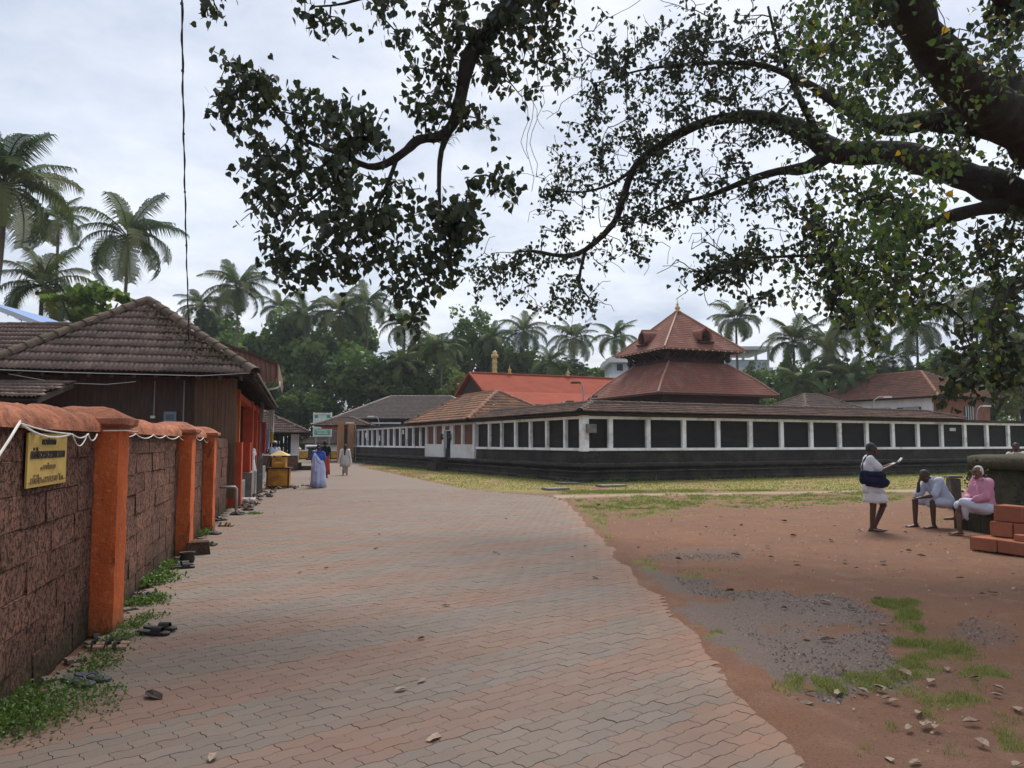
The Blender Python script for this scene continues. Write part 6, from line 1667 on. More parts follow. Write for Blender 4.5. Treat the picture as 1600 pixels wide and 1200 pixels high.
def foot(B, an, d):
    d = unit([d[0], d[1], 0]); sd = np.array([-d[1], d[0], 0]); z = an[2]
    heel = np.array([an[0], an[1], 0]) - d * .035
    capsule(B, an, heel + [0, 0, z - .055], .034, .032, 10)
    for k in (-1, 0, 1): capsule(B, heel + sd * k * .008 + [0, 0, z - .055], heel + d * .16 + sd * k * .026 + [0, 0, z - .068], .028, .016, 8)
    for k in range(5): capsule(B, heel + d * .16 + sd * (k - 2) * .016 + [0, 0, z - .07], heel + d * (.205 - .006 * abs(k - 1)) + sd * (k - 2) * .018 + [0, 0, z - .073], .011, .009, 6)
def head(B, c, fw, up=(0, 0, 1), s=1.0):
    fw = unit(fw); up = unit(np.asarray(up, float) - fw * np.dot(up, fw)); lf = np.cross(up, fw); Rm = np.stack([fw, lf, up], 1)
    P = lambda x, y, z: c + Rm @ (np.array([x, y, z]) * s)
    ellipsoid(B, P(-.012, 0, .030), np.array([.095, .076, .092]) * s, Rm); ellipsoid(B, P(.022, 0, -.045), np.array([.066, .058, .070]) * s, Rm)
    capsule(B, P(.055, 0, -.085), P(.072, 0, -.092), .022 * s, .018 * s, 8)                     # chin
    capsule(B, P(.083, 0, .018), P(.104, 0, -.022), .010 * s, .015 * s, 8)                      # nose
    for k in (-1, 1):
        ellipsoid(B, P(-.008, k * .078, -.005), np.array([.02, .010, .033]) * s, Rm, 8)         # ears
        capsule(B, P(.082, k * .014, .038), P(.070, k * .048, .036), .011 * s, .010 * s, 7)     # brows
        capsule(B, P(.068, k * .04, -.018), P(.05, k * .055, -.03), .02 * s, .02 * s, 7)        # cheeks
    capsule(B, P(.085, -.018, -.052), P(.085, .018, -.052), .010 * s, .010 * s, 7)              # mouth
    capsule(B, P(.083, -.015, -.064), P(.083, .015, -.064), .009 * s, .009 * s, 7)
    return P, Rm
def hair_cap(c, fw, up, m, parent, s=1.0, vox=.009, bun=False, back=0.0):
    fw = unit(fw); up = unit(np.asarray(up, float) - fw * np.dot(up, fw)); lf = np.cross(up, fw); Rm = np.stack([fw, lf, up], 1); P = lambda x, y, z: c + Rm @ (np.array([x, y, z]) * s)
    B = MB(); ellipsoid(B, P(-.022, 0, .043), np.array([.090, .0785, .085]) * s, Rm); ellipsoid(B, P(-.052, 0, .005), np.array([.058, .072, .062]) * s, Rm)
    for k in (-1, 1): ellipsoid(B, P(-.03, k * .066, .02), np.array([.04, .016, .05]) * s, Rm, 8)
    if bun: ellipsoid(B, P(-.12, 0, -.03), np.array([.05, .06, .06]) * s, Rm)
    if back: capsule(B, P(-.08, 0, 0), P(-.11, 0, -back), .06 * s, .035 * s)
    return blob('hair', B, m, parent, vox, .006, 2, 40)
def eyes(c, fw, up, parent, s=1.0):
    fw = unit(fw); up = unit(np.asarray(up, float) - fw * np.dot(up, fw)); lf = np.cross(up, fw); Rm = np.stack([fw, lf, up], 1)
    for k in (-1, 1):
        B = MB(); ellipsoid(B, c + Rm @ (np.array([.078, k * .031, .014]) * s), np.array([.010, .013, .009]) * s, Rm, 8); B.build('eye', M_eye, parent, True, world=False)
def skinm(n, c): return mat(n, c, tuple(q * .78 for q in c), 14, .55, .1, 60, .003, spec=.35, kind='obj')
S_dark, S_mid = skinm('dark_skin', (.085, .042, .028)), skinm('brown_skin', (.155, .078, .052))
M_eye = mat('eye', (.05, .04, .035), (.03, .02, .02), 20, .3); M_hair = mat('black_hair', (.012, .011, .011), (.022, .02, .02), 60, .6, .5, 150, .004, kind='obj'); M_hair_g = mat('grey_hair', (.055, .054, .053), (.03, .029, .028), 60, .7, .5, 150, .004, kind='obj'); M_hair_w = mat('white_hair', (.62, .60, .56), (.45, .43, .40), 60, .7, .5, 150, .004, kind='obj')
def cloth(n, c, c2=None, s=6): return mat(n, c, c2 or tuple(q * .86 for q in c), s, .9, .25, 220, .002, spec=.1, kind='obj')
W_white, W_bluewh, W_pink = cloth('white_cotton', (.66, .68, .72)), cloth('pale_blue_check', (.44, .49, .60), (.36, .41, .52), 30), cloth('pink_cotton', (.56, .27, .36), (.48, .21, .30))
def body(J, skin, par, vox=.0105, s=1.0, hands=True, fd=((1, 0), (1, 0)), hd=None):
    B = MB(); j = {k: np.asarray(v, float) for k, v in J.items() if k not in ('fw', 'up', 'hl', 'hr', 'pl', 'pr')}
    fw, up = J.get('fw', (1, 0, 0)), J.get('up', (0, 0, 1))
    head(B, j['head'], fw, up); capsule(B, j['neck'], j['head'] + np.asarray(unit(up)) * -.05 - unit(fw) * .02, .058, .052)
    pel, ch = j['pelvis'], j['chest']; mid = (pel + ch) / 2
    lat = unit(j['shL'] - j['shR'])
    for k in (-1, 1):
        capsule(B, pel + lat * k * .07, mid + lat * k * .06, .105, .10); capsule(B, mid + lat * k * .06, ch + lat * k * .075, .10, .105)
    capsule(B, ch + lat * .08, j['shL'] - lat * .02, .085, .06); capsule(B, ch - lat * .08, j['shR'] + lat * .02, .085, .06); capsule(B, ch, j['neck'], .085, .06)
    for s_ in 'LR':
        capsule(B, j['sh' + s_], j['el' + s_], .050, .040); capsule(B, j['el' + s_], j['wr' + s_], .040, .027)
        capsule(B, j['hip' + s_], j['kn' + s_], .085, .058); capsule(B, j['kn' + s_], j['kn' + s_] * .6 + j['an' + s_] * .4, .054, .052); capsule(B, j['kn' + s_] * .62 + j['an' + s_] * .38, j['an' + s_], .052, .036)
        q = 0 if s_ == 'L' else 1
        foot(B, j['an' + s_], (*fd[q], 0)) if J.get('raise' + s_) is None else capsule(B, j['an' + s_], j['an' + s_] + np.asarray(J['raise' + s_]) * .19, .036, .022)
        if hands: hand(B, j['wr' + s_], np.asarray(J['h' + s_.lower()], float), np.asarray(J['p' + s_.lower()], float), J.get('curl', .35), 1.0, 1 if s_ == 'L' else -1)
        else: capsule(B, j['wr' + s_], j['wr' + s_] + unit(j['wr' + s_] - j['el' + s_]) * .13, .03, .022)
    return blob('body', B, skin, par, vox, 0, 3)
def shirt(J, m, par, sleeve=.55, hem=.0, vox=.012, r=.018, long=False):
    B = MB(); j = {k: np.asarray(v, float) for k, v in J.items() if k[:2] in ('sh', 'el', 'wr', 'pe', 'ch', 'ne')}
    pel, ch = j['pelvis'], j['chest']; mid = (pel + ch) / 2; lat = unit(j['shL'] - j['shR']); dn = unit(pel - ch)
    for k in (-1, 1):
        capsule(B, pel + lat * k * .072 + dn * hem, mid + lat * k * .066, .108 + r, .105 + r); capsule(B, mid + lat * k * .066, ch + lat * k * .08, .105 + r, .11 + r)
    capsule(B, ch + lat * .085, j['shL'] - lat * .015, .09 + r, .066 + r); capsule(B, ch - lat * .085, j['shR'] + lat * .015, .09 + r, .066 + r); capsule(B, ch, j['neck'] - (j['neck'] - ch) * .12, .09 + r, .058 + r)
    for s_ in 'LR':
        e = j['sh' + s_] + (j['el' + s_] - j['sh' + s_]) * min(1, sleeve * (1 if long else 1)); capsule(B, j['sh' + s_], e, .056 + r, .052 + r)
        if long: capsule(B, j['el' + s_], j['el' + s_] + (j['wr' + s_] - j['el' + s_]) * .55, .05 + r, .044 + r)
    o = blob('shirt', B, m, par, vox, .019, 2, 11)
    C = MB(); n = j['neck']; C.tube([n + np.array([math.cos(a) * .075, math.sin(a) * .072, .005 + .012 * math.cos(a + 3.1)]) for a in np.linspace(.35, 5.93, 12)], .016, 6); C.build('collar', m, o, True, world=False)
    return o
def skirt(rings, m, par, name='mundu', seed=0, fold=.012, n=40):
    """rings: (cx, cy, z, rx, ry); hanging cloth with folds, given thickness"""
    g = np.random.default_rng(seed); ph = g.uniform(0, 6.28, 4); R_ = []
    for k, (cx, cy, z, rx, ry) in enumerate(rings):
        f = k / (len(rings) - 1); a = np.arange(n) * 2 * math.pi / n
        w = 1 + fold / max(rx, .05) * f * 1.6 * (np.sin(a * 7 + ph[0]) * .6 + np.sin(a * 11 + ph[1]) * .4 + np.sin(a * 4 + ph[2]) * .5)
        R_.append(np.stack([cx + rx * w * np.cos(a), cy + ry * w * np.sin(a), z + .008 * f * np.sin(a * 3 + ph[3])], 1))
    inner = [r_ * [1, 1, 1] for r_ in R_[::-1]]
    c = [np.array([q[0], q[1], 0]) for q in rings]
    inn = []
    for r_, cc in zip(R_[::-1], c[::-1]): q = r_.copy(); q[:, :2] = cc[:2] + (q[:, :2] - cc[:2]) * .95; inn.append(q)
    return MB().loft(R_ + inn, True, False).build(name, m, par, True, world=False)
def sandal_on(an, d, par, m):
    d = unit([d[0], d[1], 0]); sd = np.array([-d[1], d[0], 0]); h = np.array([an[0], an[1], 0]) - d * .05
    out = [(0, -.03), (.05, -.042), (.14, -.045), (.22, -.05), (.265, -.03), (.28, 0), (.265, .03), (.22, .05), (.14, .045), (.05, .042), (0, .03)]
    MB().prism([tuple((h + d * a - d * .02 + sd * b)[:2]) for a, b in out], .002, .020).build('sandal', m, par, world=False)
M_sole = mat('dark_rubber', (.03, .024, .021), (.045, .035, .03), 10, .8)

# standing man reading a slip of paper
def place(name, label, loc, heading):
    o = thing(name, label, 'person', loc); o.rotation_euler = (0, 0, heading); return o
pm1 = place('person', 'standing person in a white shirt and folded white mundu with a navy shoulder bag', gp(1366, 830), R(-14))
J = dict(pelvis=(-.02, 0, .84), chest=(-.05, 0, 1.17), neck=(-.035, 0, 1.335), head=(.005, 0, 1.475), shL=(-.05, .17, 1.29), shR=(-.05, -.17, 1.29), elL=(.10, .22, 1.08), elR=(.12, -.20, 1.10), wrL=(.32, .10, 1.20), wrR=(.34, -.08, 1.20),
         hipL=(-.02, .09, .82), hipR=(-.02, -.09, .82), knL=(.19, .09, .47), knR=(-.02, -.09, .46), anL=(.03, .09, .085), anR=(-.05, -.09, .085), fw=(1, .05, -.12), hl=(1, -.3, .25), hr=(1, .3, .35), pl=(0, -.4, 1), pr=(0, .4, 1), curl=.35)
body(J, S_dark, pm1); hair_cap(np.array(J['head']), J['fw'], (0, 0, 1), M_hair_g, pm1); eyes(np.array(J['head']), J['fw'], (0, 0, 1), pm1)
shirt(J, W_white, pm1, .72, .03, r=.024)
skirt([(-.02, 0, .93, .150, .195), (-.015, 0, .84, .165, .215), (.02, 0, .70, .185, .215), (.045, 0, .58, .20, .205), (.045, 0, .52, .205, .20)], W_white, pm1, seed=3)
skirt([(-.02, 0, .90, .158, .203), (0, 0, .80, .178, .225), (.02, 0, .70, .195, .225)], W_white, pm1, 'folded_layer', seed=4)
B = MB(); M_navy = cloth('navy_canvas', (.012, .016, .040), (.02, .024, .05))
capsule(B, (-.20, -.27, 1.06), (.13, -.27, 1.02), .055, .05); capsule(B, (-.21, -.29, .94), (.17, -.28, .90), .065, .06); capsule(B, (-.14, -.28, .86), (.12, -.27, .83), .045, .045); capsule(B, (.12, -.27, 1.0), (.16, -.28, .86), .05, .05); capsule(B, (-.2, -.27, 1.05), (-.21, -.29, .92), .06, .06)
bag = thing('shoulder_bag', 'navy canvas bag slung at the side of the standing person', 'bag', pm1.location); bag.rotation_euler = pm1.rotation_euler
blob('bag_body', B, M_navy, bag, .011, .012, 3, 10)
MB().tube([(.10, -.24, 1.05), (.06, -.21, 1.18), (-.0, -.17, 1.345), (-.05, -.08, 1.40), (-.13, -.02, 1.30), (-.19, -.1, 1.16), (-.2, -.23, 1.06)], .014, 6).build('strap', M_navy, bag, True, world=False)
slip = thing('paper_slip', 'small white slip in the hand of the standing person', 'paper', pm1.location); slip.rotation_euler = pm1.rotation_euler
MB().box((.47, -.01, 1.29), (.11, .075, .004), np.array(Euler((.1, -.9, .2)).to_matrix())).build('sheet', W_white, slip, world=False)
for s_ in 'LR': sandal_on(J['an' + s_], (1, 0, 0), pm1, M_sole)

# man in pale blue shirt, head in hand
pm2 = place('person', 'seated person in a pale blue shirt leaning forward with a hand at the forehead', (8.23, 15.0, 0), R(188))
J = dict(pelvis=(0, 0, .51), chest=(.17, 0, .77), neck=(.27, 0, .90), head=(.38, .0, .965), shL=(.21, .17, .87), shR=(.21, -.17, .87), elL=(.34, .20, .62), elR=(.42, -.16, .60), wrL=(.58, .12, .57), wrR=(.47, -.06, .84),
         hipL=(.02, .10, .49), hipR=(.02, -.10, .49), knL=(.34, .14, .49), knR=(.50, -.14, .50), anL=(.33, .13, .085), anR=(.52, -.13, .085), fw=(.72, .1, -.62), up=(.6, 0, .75), hl=(1, .1, -.05), hr=(-.15, .25, .9), pl=(0, 0, 1), pr=(-1, .2, -.3), curl=.25)
body(J, S_dark, pm2); hair_cap(np.array(J['head']), J['fw'], J['up'], M_hair_g, pm2); eyes(np.array(J['head']), J['fw'], J['up'], pm2); shirt(J, W_bluewh, pm2, .95, .0, r=.026)
B = MB()
for s_ in 'LR': capsule(B, J['hip' + s_], np.array(J['kn' + s_]) * .82 + np.array(J['hip' + s_]) * .18, .115, .085)
capsule(B, (.02, -.08, .48), (.02, .08, .48), .125, .125); capsule(B, (.15, 0, .47), (.3, 0, .44), .09, .07); blob('mundu', B, cloth('pale_grey_cotton', (.50, .52, .62)), pm2, .012, .010, 3, 12)
for s_ in 'LR': sandal_on(J['an' + s_], (1, 0, 0), pm2, M_sole)
# man in pink shirt, legs crossed
pm3 = place('person', 'seated white haired person in a pink shirt and white mundu with crossed legs', (8.30, 13.85, 0), R(186))
J = dict(pelvis=(0, 0, .50), chest=(.03, 0, .80), neck=(.05, 0, .955), head=(.10, 0, 1.075), shL=(.02, .175, .905), shR=(.02, -.175, .905), elL=(.12, .22, .66), elR=(.10, -.22, .66), wrL=(.33, .06, .58), wrR=(.33, -.03, .57),
         hipL=(.02, .10, .48), hipR=(.02, -.10, .48), knL=(.40, .02, .56), knR=(.40, -.10, .50), anL=(.44, -.16, .27), anR=(.44, -.06, .085), fw=(1, .12, -.03), hl=(1, -.4, -.15), hr=(1, .4, -.15), pl=(0, -.3, -1), pr=(0, .3, -1), curl=.4, raiseL=(.75, -.45, -.1))
body(J, S_mid, pm3); hair_cap(np.array(J['head']), J['fw'], (0, 0, 1), M_hair_w, pm3, .985); eyes(np.array(J['head']), J['fw'], (0, 0, 1), pm3); shirt(J, W_pink, pm3, 1.0, -.02, long=True, r=.026)
B = MB(); ellipsoid(B, np.array(J['head']) + [.085, .012, -.062], (.02, .035, .016)); blob('moustache', B, M_hair_w, pm3, .007, .003, 2, 40)
B = MB()
for s_ in 'LR': capsule(B, J['hip' + s_], J['kn' + s_], .125, .088)
capsule(B, (.02, -.09, .47), (.02, .09, .47), .13, .13); capsule(B, (.14, -.04, .47), (.36, -.03, .48), .11, .09); capsule(B, (.37, -.10, .46), (.34, -.12, .30), .075, .05); capsule(B, (.30, -.14, .45), (.22, -.15, .26), .06, .035); capsule(B, (.36, .0, .48), (.33, -.05, .32), .07, .05)
blob('mundu', B, cloth('bluish_white_cotton', (.58, .62, .76)), pm3, .012, .012, 3, 12)
sandal_on(J['anR'], (1, 0, 0), pm3, M_sole)
# person standing behind the platform
g = np.array([13.25, 20.6, 0]); pm4 = place('person', 'person in a pale pink shirt standing behind the stone platform', g, R(-120))
def upright(h=1.0, stride=0.0, bend=.08):
    k = h / 1.6
    return {a: np.array(b, float) * k for a, b in dict(pelvis=(0, 0, .84), chest=(.0, 0, 1.17), neck=(.01, 0, 1.335), head=(.03, 0, 1.475), shL=(0, .17, 1.29), shR=(0, -.17, 1.29), elL=(-.03, .23, 1.04), elR=(-.03, -.23, 1.04), wrL=(.06 + stride * .4, .24, .81), wrR=(.06 - stride * .4, -.24, .81),
        hipL=(0, .085, .82), hipR=(0, -.085, .82), knL=(.05 - stride * .3, .085, .45), knR=(.05 + stride * .5, -.085, .46), anL=(-stride * 1.0, .085, .085), anR=(stride * .8, -.085, .085)).items()}
def simple_person(o, h, skin, shirtm, hairm, lower=None, stride=.12, sleeve=.6, bun=False, back=0.0, long=False):
    J = upright(h, stride); J.update(fw=(1, 0, -.05), hl=(.2, 0, -1), hr=(.2, 0, -1), pl=(0, -1, 0), pr=(0, 1, 0), curl=.25)
    body(J, skin, o, .014); hair_cap(J['head'], J['fw'], (0, 0, 1), hairm, o, 1.05, .012, bun, back); shirt(J, shirtm, o, sleeve, .03, .015, long=long); return J
W_palepink = cloth('pale_pink_cotton', (.66, .52, .52)); simple_person(pm4, 1.6, S_dark, W_palepink, M_hair)
skirt([(0, 0, .95, .16, .2), (0, 0, .6, .2, .23), (0, 0, .1, .22, .24)], W_white, pm4, seed=9)
# three people walking away along the path
pm5 = place('person', 'walking person in a pale blue and white saree seen from behind', gp(497, 763), R(97))
J = simple_person(pm5, 1.53, S_mid, cloth('bright_blue_blouse', (.05, .11, .42)), M_hair, stride=.10, bun=True)
W_saree = cloth('pale_blue_saree', (.33, .40, .66), (.50, .54, .70), 5)
skirt([(0, 0, .98, .150, .19), (-.02, 0, .86, .185, .225), (0, 0, .6, .20, .24), (.01, 0, .3, .20, .24), (.0, 0, .035, .23, .27)], W_saree, pm5, 'saree_skirt', 5, .02, 60)
B = MB(); capsule(B, (.05, .17, 1.28), (-.12, .10, 1.12), .06, .07); capsule(B, (-.12, .10, 1.12), (-.13, -.06, .90), .075, .085); capsule(B, (-.12, .10, 1.12), (-.16, .08, .62), .07, .06); capsule(B, (.05, .17, 1.28), (.12, .02, 1.05), .06, .08); capsule(B, (-.13, .14, 1.15), (-.10, .2, .75), .05, .05)
blob('saree_drape', B, W_saree, pm5, .014, .014, 3, 16)
pm6 = place('person', 'walking person in a black shirt and red mundu seen from behind', gp(507, 747), R(94))
simple_person(pm6, 1.70, S_dark, cloth('black_cotton', (.014, .014, .017)), M_hair, stride=.1)
skirt([(0, 0, 1.0, .15, .19), (0, 0, .8, .18, .22), (0, 0, .4, .20, .23), (0, 0, .16, .22, .24)], cloth('red_orange_mundu', (.42, .07, .045), (.3, .05, .04)), pm6, seed=6)
pm7 = place('person', 'walking person in a pale grey tunic and white shawl with long black hair', gp(539, 743), R(88))
W_tunic = cloth('pale_grey_tunic', (.52, .50, .49), (.44, .42, .42))
simple_person(pm7, 1.52, S_mid, W_tunic, M_hair, stride=.07, back=.42, sleeve=1.0, long=True)
skirt([(0, 0, 1.0, .15, .185), (0, 0, .8, .18, .225), (0, 0, .6, .19, .235), (0, 0, .44, .20, .25)], W_tunic, pm7, 'tunic_skirt', 8, .014)
skirt([(.0, .06, .5, .08, .085), (.0, .065, .12, .05, .06)], W_tunic, pm7, 'trouser_leg', 8, .004, 16); skirt([(.02, -.06, .5, .08, .085), (.03, -.065, .12, .05, .06)], W_tunic, pm7, 'trouser_leg', 9, .004, 16)
B = MB(); capsule(B, (-.07, .2, 1.22), (-.05, .30, .62), .05, .045); capsule(B, (-.07, -.2, 1.22), (-.04, -.32, .58), .05, .045); capsule(B, (.07, -.16, 1.26), (-.07, -.2, 1.2), .055, .05); capsule(B, (.07, .16, 1.26), (-.07, .2, 1.2), .055, .05)
blob('shawl', B, cloth('white_gauze', (.66, .66, .62)), pm7, .014, .012, 3, 16)
# two people at the counter
pm8 = place('person', 'person in a pale shirt and cap standing behind the yellow collection box', (-9.68, 32.0, 0), R(140))
J = simple_person(pm8, 1.68, S_dark, W_bluewh, M_hair_g, stride=.02)
B = MB(); ellipsoid(B, J['head'] + np.array([-.01, 0, .075]), (.108, .096, .065)); blob('cap', B, cloth('pale_cap', (.55, .53, .5)), pm8, .012, 0, 2)
skirt([(0, 0, 1.0, .15, .19), (0, 0, .5, .2, .23), (0, 0, .12, .22, .24)], cloth('maroon_mundu', (.06, .03, .032)), pm8, seed=6)
pm9 = place('person', 'person in a white shirt half hidden by the orange verandah posts', (-10.15, 30.4, 0), R(150))
simple_person(pm9, 1.62, S_dark, W_white, M_hair, stride=.02); skirt([(0, 0, .96, .15, .19), (0, 0, .5, .2, .23), (0, 0, .12, .22, .24)], W_white, pm9, seed=7)

# ------------------------------------------------------------------ footwear left along the wall
def sandal_parts(kind, m1, m2):
    out = [(-.13, -.028), (-.10, -.038), (-.02, -.034), (.06, -.046), (.11, -.044), (.135, -.025), (.14, 0), (.13, .028), (.10, .046), (.05, .046), (-.02, .036), (-.10, .038), (-.13, .028), (-.14, 0)]
    B = MB(); n = len(out)
    B.loft([[(a * .97, b * .94, .0) for a, b in out], [(a, b, .006) for a, b in out], [(a, b, .020 + .012 * max(0, -a / .14)) for a, b in out], [(a * .95, b * .9, .024 + .012 * max(0, -a / .14)) for a, b in out]])
    sole = mesh_only(B, 'sole', m1)
    ST = []
    def strap(p0, p1, w, h):
        K = 9; B = MB()
        p0, p1 = np.array(p0), np.array(p1); d = unit(p1 - p0); s = np.array([-d[1], d[0], 0]) * w / 2
        rows = [[], [], [], []]
        for k in range(K):
            f = k / (K - 1); c = p0 + (p1 - p0) * f + np.array([0, 0, h * math.sin(math.pi * f) ** .7])
            rows[0].append(c - s); rows[1].append(c + s); rows[2].append(c + s + [0, 0, .005]); rows[3].append(c - s + [0, 0, .005])
        B.loft([list(q) for q in zip(*rows)]); ST.append(mesh_only(B, 'strap', m2))
    if kind == 'flip':
        strap((.07, 0, .02), (-.03, .042, .015), .013, .03); strap((.07, 0, .02), (-.03, -.042, .015), .013, .03)
    elif kind == 'slide': strap((.035, -.05, .008), (.035, .05, .008), .085, .052)
    else:
        strap((.06, -.05, .008), (.06, .05, .008), .03, .045); strap((.0, -.042, .01), (.0, .042, .01), .025, .055); strap((-.10, -.04, .02), (-.10, .04, .02), .014, .05)
    return sole, ST
def mesh_only(B, name, m):
    me = bpy.data.meshes.new(name); me.from_pydata(np.concatenate(B.v).tolist(), [], B.f); me.materials.append(m); return me
M_rub = [mat('black_rubber', (.018, .017, .017), (.03, .028, .027), 12, .6), mat('brown_leather', (.085, .045, .03), (.055, .03, .02), 12, .6), mat('grey_blue_rubber', (.065, .07, .082), (.05, .055, .065), 12, .6), mat('tan_leather', (.24, .15, .10), (.18, .11, .07), 12, .7), mat('maroon_plastic', (.10, .025, .022), (.07, .02, .018), 12, .5)]
SD = {}
def sandal(px, py, rz, kind, c1, c2, label, group, dx=0, dy=0, z=.030, tilt=0, sc=1.0):
    key = (kind, c1, c2)
    if key not in SD: SD[key] = sandal_parts(kind, M_rub[c1], M_rub[c2])
    g = gp(px, py); a = thing('sandal', label, 'sandal', (g[0] + dx, g[1] + dy, z), group); a.rotation_euler = (tilt, 0, R(rz)); a.scale = (sc, sc, sc)
    link('sole', SD[key][0], a)
    for q in SD[key][1]: link('strap', q, a)
GF = 'sandals left along the wall'
NEAR = [((238, 998), -4, 'slide', 0, 0, 'broad strapped black sandal of the pair at the foot of the first orange pillar'), ((120, 1078), -22, 'flip', 2, 2, 'grey blue flip-flop of the pair among the weeds by the wall'), ((165, 1022), 15, 'buckle', 3, 0, 'worn brown sandal of the pair just before the first orange pillar'),
        ((231, 940), 80, 'buckle', 0, 0, 'black strapped sandal of the pair in the weeds behind the first orange pillar'), ((285, 892), 30, 'slide', 0, 0, 'dark slipper of the pair before the second orange pillar'), ((322, 856), 10, 'buckle', 0, 0, 'black sandal of the pair just past the second orange pillar'),
        ((330, 838), 5, 'flip', 0, 0, 'black flip-flop of the pair at the foot of the third orange pillar'), ((352, 825), 12, 'buckle', 3, 1, 'tan sandal of the pair beside the third orange pillar'), ((345, 816), 60, 'slide', 0, 0, 'dark slipper of the pair leaning by the third orange pillar'), ((368, 807), -3, 'flip', 0, 3, 'black sandal of the pair below the bent pipe')]
for (p, rz, kd, c1, c2, lab) in NEAR:
    sep = .105
    for k in (0, 1):
        a = R(rz + 90); sandal(p[0], p[1], rz + (k * 9 - 4), kd, c1, c2, ('nearer ', 'farther ')[k] + lab, GF, math.cos(a) * sep * k, math.sin(a) * sep * k + .02, .030 + (.012 if k and kd == 'slide' else 0), sc=1.0)
rs = random.Random(4)
for k in range(46):                                      # the heap before the plinth and the row by the yellow box
    if k < 30: px, py = rs.uniform(370, 428), 0; py = 800 - (px - 370) * .55 + rs.uniform(-9, 9); lab = 'sandal in the crowded heap before the cement plinth'
    else: px, py = rs.uniform(415, 486), 762 + rs.uniform(-2, 4); lab = 'dark sandal in the row at the foot of the yellow collection box'
    kd, c1 = rs.choice(('slide', 'flip', 'buckle')), rs.choice((0, 0, 1, 3, 4, 2)) if k < 30 else rs.choice((0, 1))
    sandal(px, py, rs.uniform(0, 360), kd, c1, rs.choice((0, 0, 1, 3)) if k < 30 else 0, lab, 'sandals heaped before the plinth' if k < 30 else 'sandals by the collection box', z=.032 + rs.random() * .03, tilt=rs.uniform(-.4, .4))
# crumpled pale bag in the heap
B = MB(); g = gp(383, 788)
for k in range(7): ellipsoid(B, g + np.array([rs.uniform(-.25, .25), rs.uniform(-.12, .12), .09]), (.12, .1, .09))
bg = thing('plastic_bag', 'crumpled pale plastic bag in the heap of sandals', 'bag', g)
blob('bag_sheet', B, cloth('pale_plastic', (.46, .45, .43), (.28, .27, .26), 20), None, .02, .045, 1, 24).parent = bg
bg.children[0].location = -bg.location
# broken clay pot by the second pillar
g = gp(292, 885); cpot = thing('clay_pot', 'dark broken clay pot beside the second orange pillar', 'pot', g)
MB().lathe([(.04, 0), (.085, .02), (.098, .07), (.08, .12), (.10, .145), (.10, .155), (.07, .145), (.066, .12), (.08, .07), (.03, .02)], 14, g + [0, 0, .03]).build('pot', mat('dark_clay', (.05, .035, .03), (.03, .022, .02), 8, .9, .4), cpot, True)
g = gp(309, 868); tag(MB().add([], []) and bx('wall_stone', M_lat, None, g + [0, 0, .1], (.34, .3, .2), rotz(.4), .8), 'rough dark stone at the wall foot beyond the second pillar', 'stone')

# ------------------------------------------------------------------ dry leaves
LF = np.array([(-.5, 0, 0), (-.25, -.2, .05), (.05, -.26, .08), (.3, -.16, .05), (.5, 0, .0), (.3, .16, .12), (.05, .26, .16), (-.25, .2, .10), (0, 0, -.01), (.62, .0, .03)])
LFT = [(8, 0, 1), (8, 1, 2), (8, 2, 3), (8, 3, 4), (8, 4, 5), (8, 5, 6), (8, 6, 7), (8, 7, 0)]
def dry_mesh(seed, m):
    g = np.random.default_rng(seed); V = LF.copy(); V[:8, 2] = np.abs(V[:8, 1]) ** 1.3 * g.uniform(.3, 1.3) + g.normal(size=8) * .03; V[:, 0] += V[:, 1] * g.normal() * .2
    V2 = V - [0, 0, .012]; n = len(V)
    me = bpy.data.meshes.new('blade'); me.from_pydata(np.concatenate([V, V2]).tolist(), [], [list(t) for t in LFT] + [[q + n for q in t[::-1]] for t in LFT] + [[i, i + n, (i + 1) % 8 + n, (i + 1) % 8] for i in range(8)]); me.materials.append(m); return me
M_dry = [mat('dry_leaf_brown', (.16, .085, .05), (.11, .06, .04), 9, .8, kind='obj', rand=.3), mat('dry_leaf_pale', (.29, .22, .165), (.21, .155, .115), 9, .8, kind='obj', rand=.2), mat('dry_leaf_dark', (.045, .03, .022), (.03, .02, .016), 9, .8, kind='obj', rand=.3)]
DM = [dry_mesh(k, M_dry[(0, 1, 2, 1, 0, 2)[k]]) for k in range(6)]
def dry(px, py, i, s, lab, grp, rz=None, z=None):
    g = gp(px, py); onp = g[0] < 1.45
    o = link('dry_leaf', DM[i], None, (g[0], g[1], (.040 if onp else .016) if z is None else z), (rs.uniform(-.14, .14), rs.uniform(-.14, .14), rs.uniform(0, 6.28) if rz is None else rz)); o.scale = (s, s, s * rs.uniform(.8, 1.5)); tag(o, lab, 'leaf', grp)
for (px, py, i, s, lab) in ((626, 1087, 1, .10, 'flat pale dry leaf on the paving, left of the curled one'), (659, 1072, 3, .085, 'curled pale dry leaf on the paving'), (678, 1164, 3, .11, 'pale curled dry leaf at the front of the paving'), (333, 1196, 1, .09, 'pale dry leaf at the bottom edge of the paving'), (697, 952, 2, .085, 'dark dry leaf in the middle of the paving'), (658, 1005, 0, .07, 'thin brown dry leaf above the two pale ones'),
        (240, 1097, 2, .17, 'black withered leaf with a pale stalk on the paving near the weeds'), (930, 908, 2, .10, 'dark dry leaf near the right border of the paving')):
    dry(px, py, i, s, lab, 'single dry leaves on the paving')
for k in range(22):
    px, py = rs.uniform(420, 980), rs.uniform(775, 900); dry(px, py, rs.choice((0, 2, 2, 1)), rs.uniform(.05, .09), 'small dry leaf far along the paving', 'small dry leaves far along the paving')
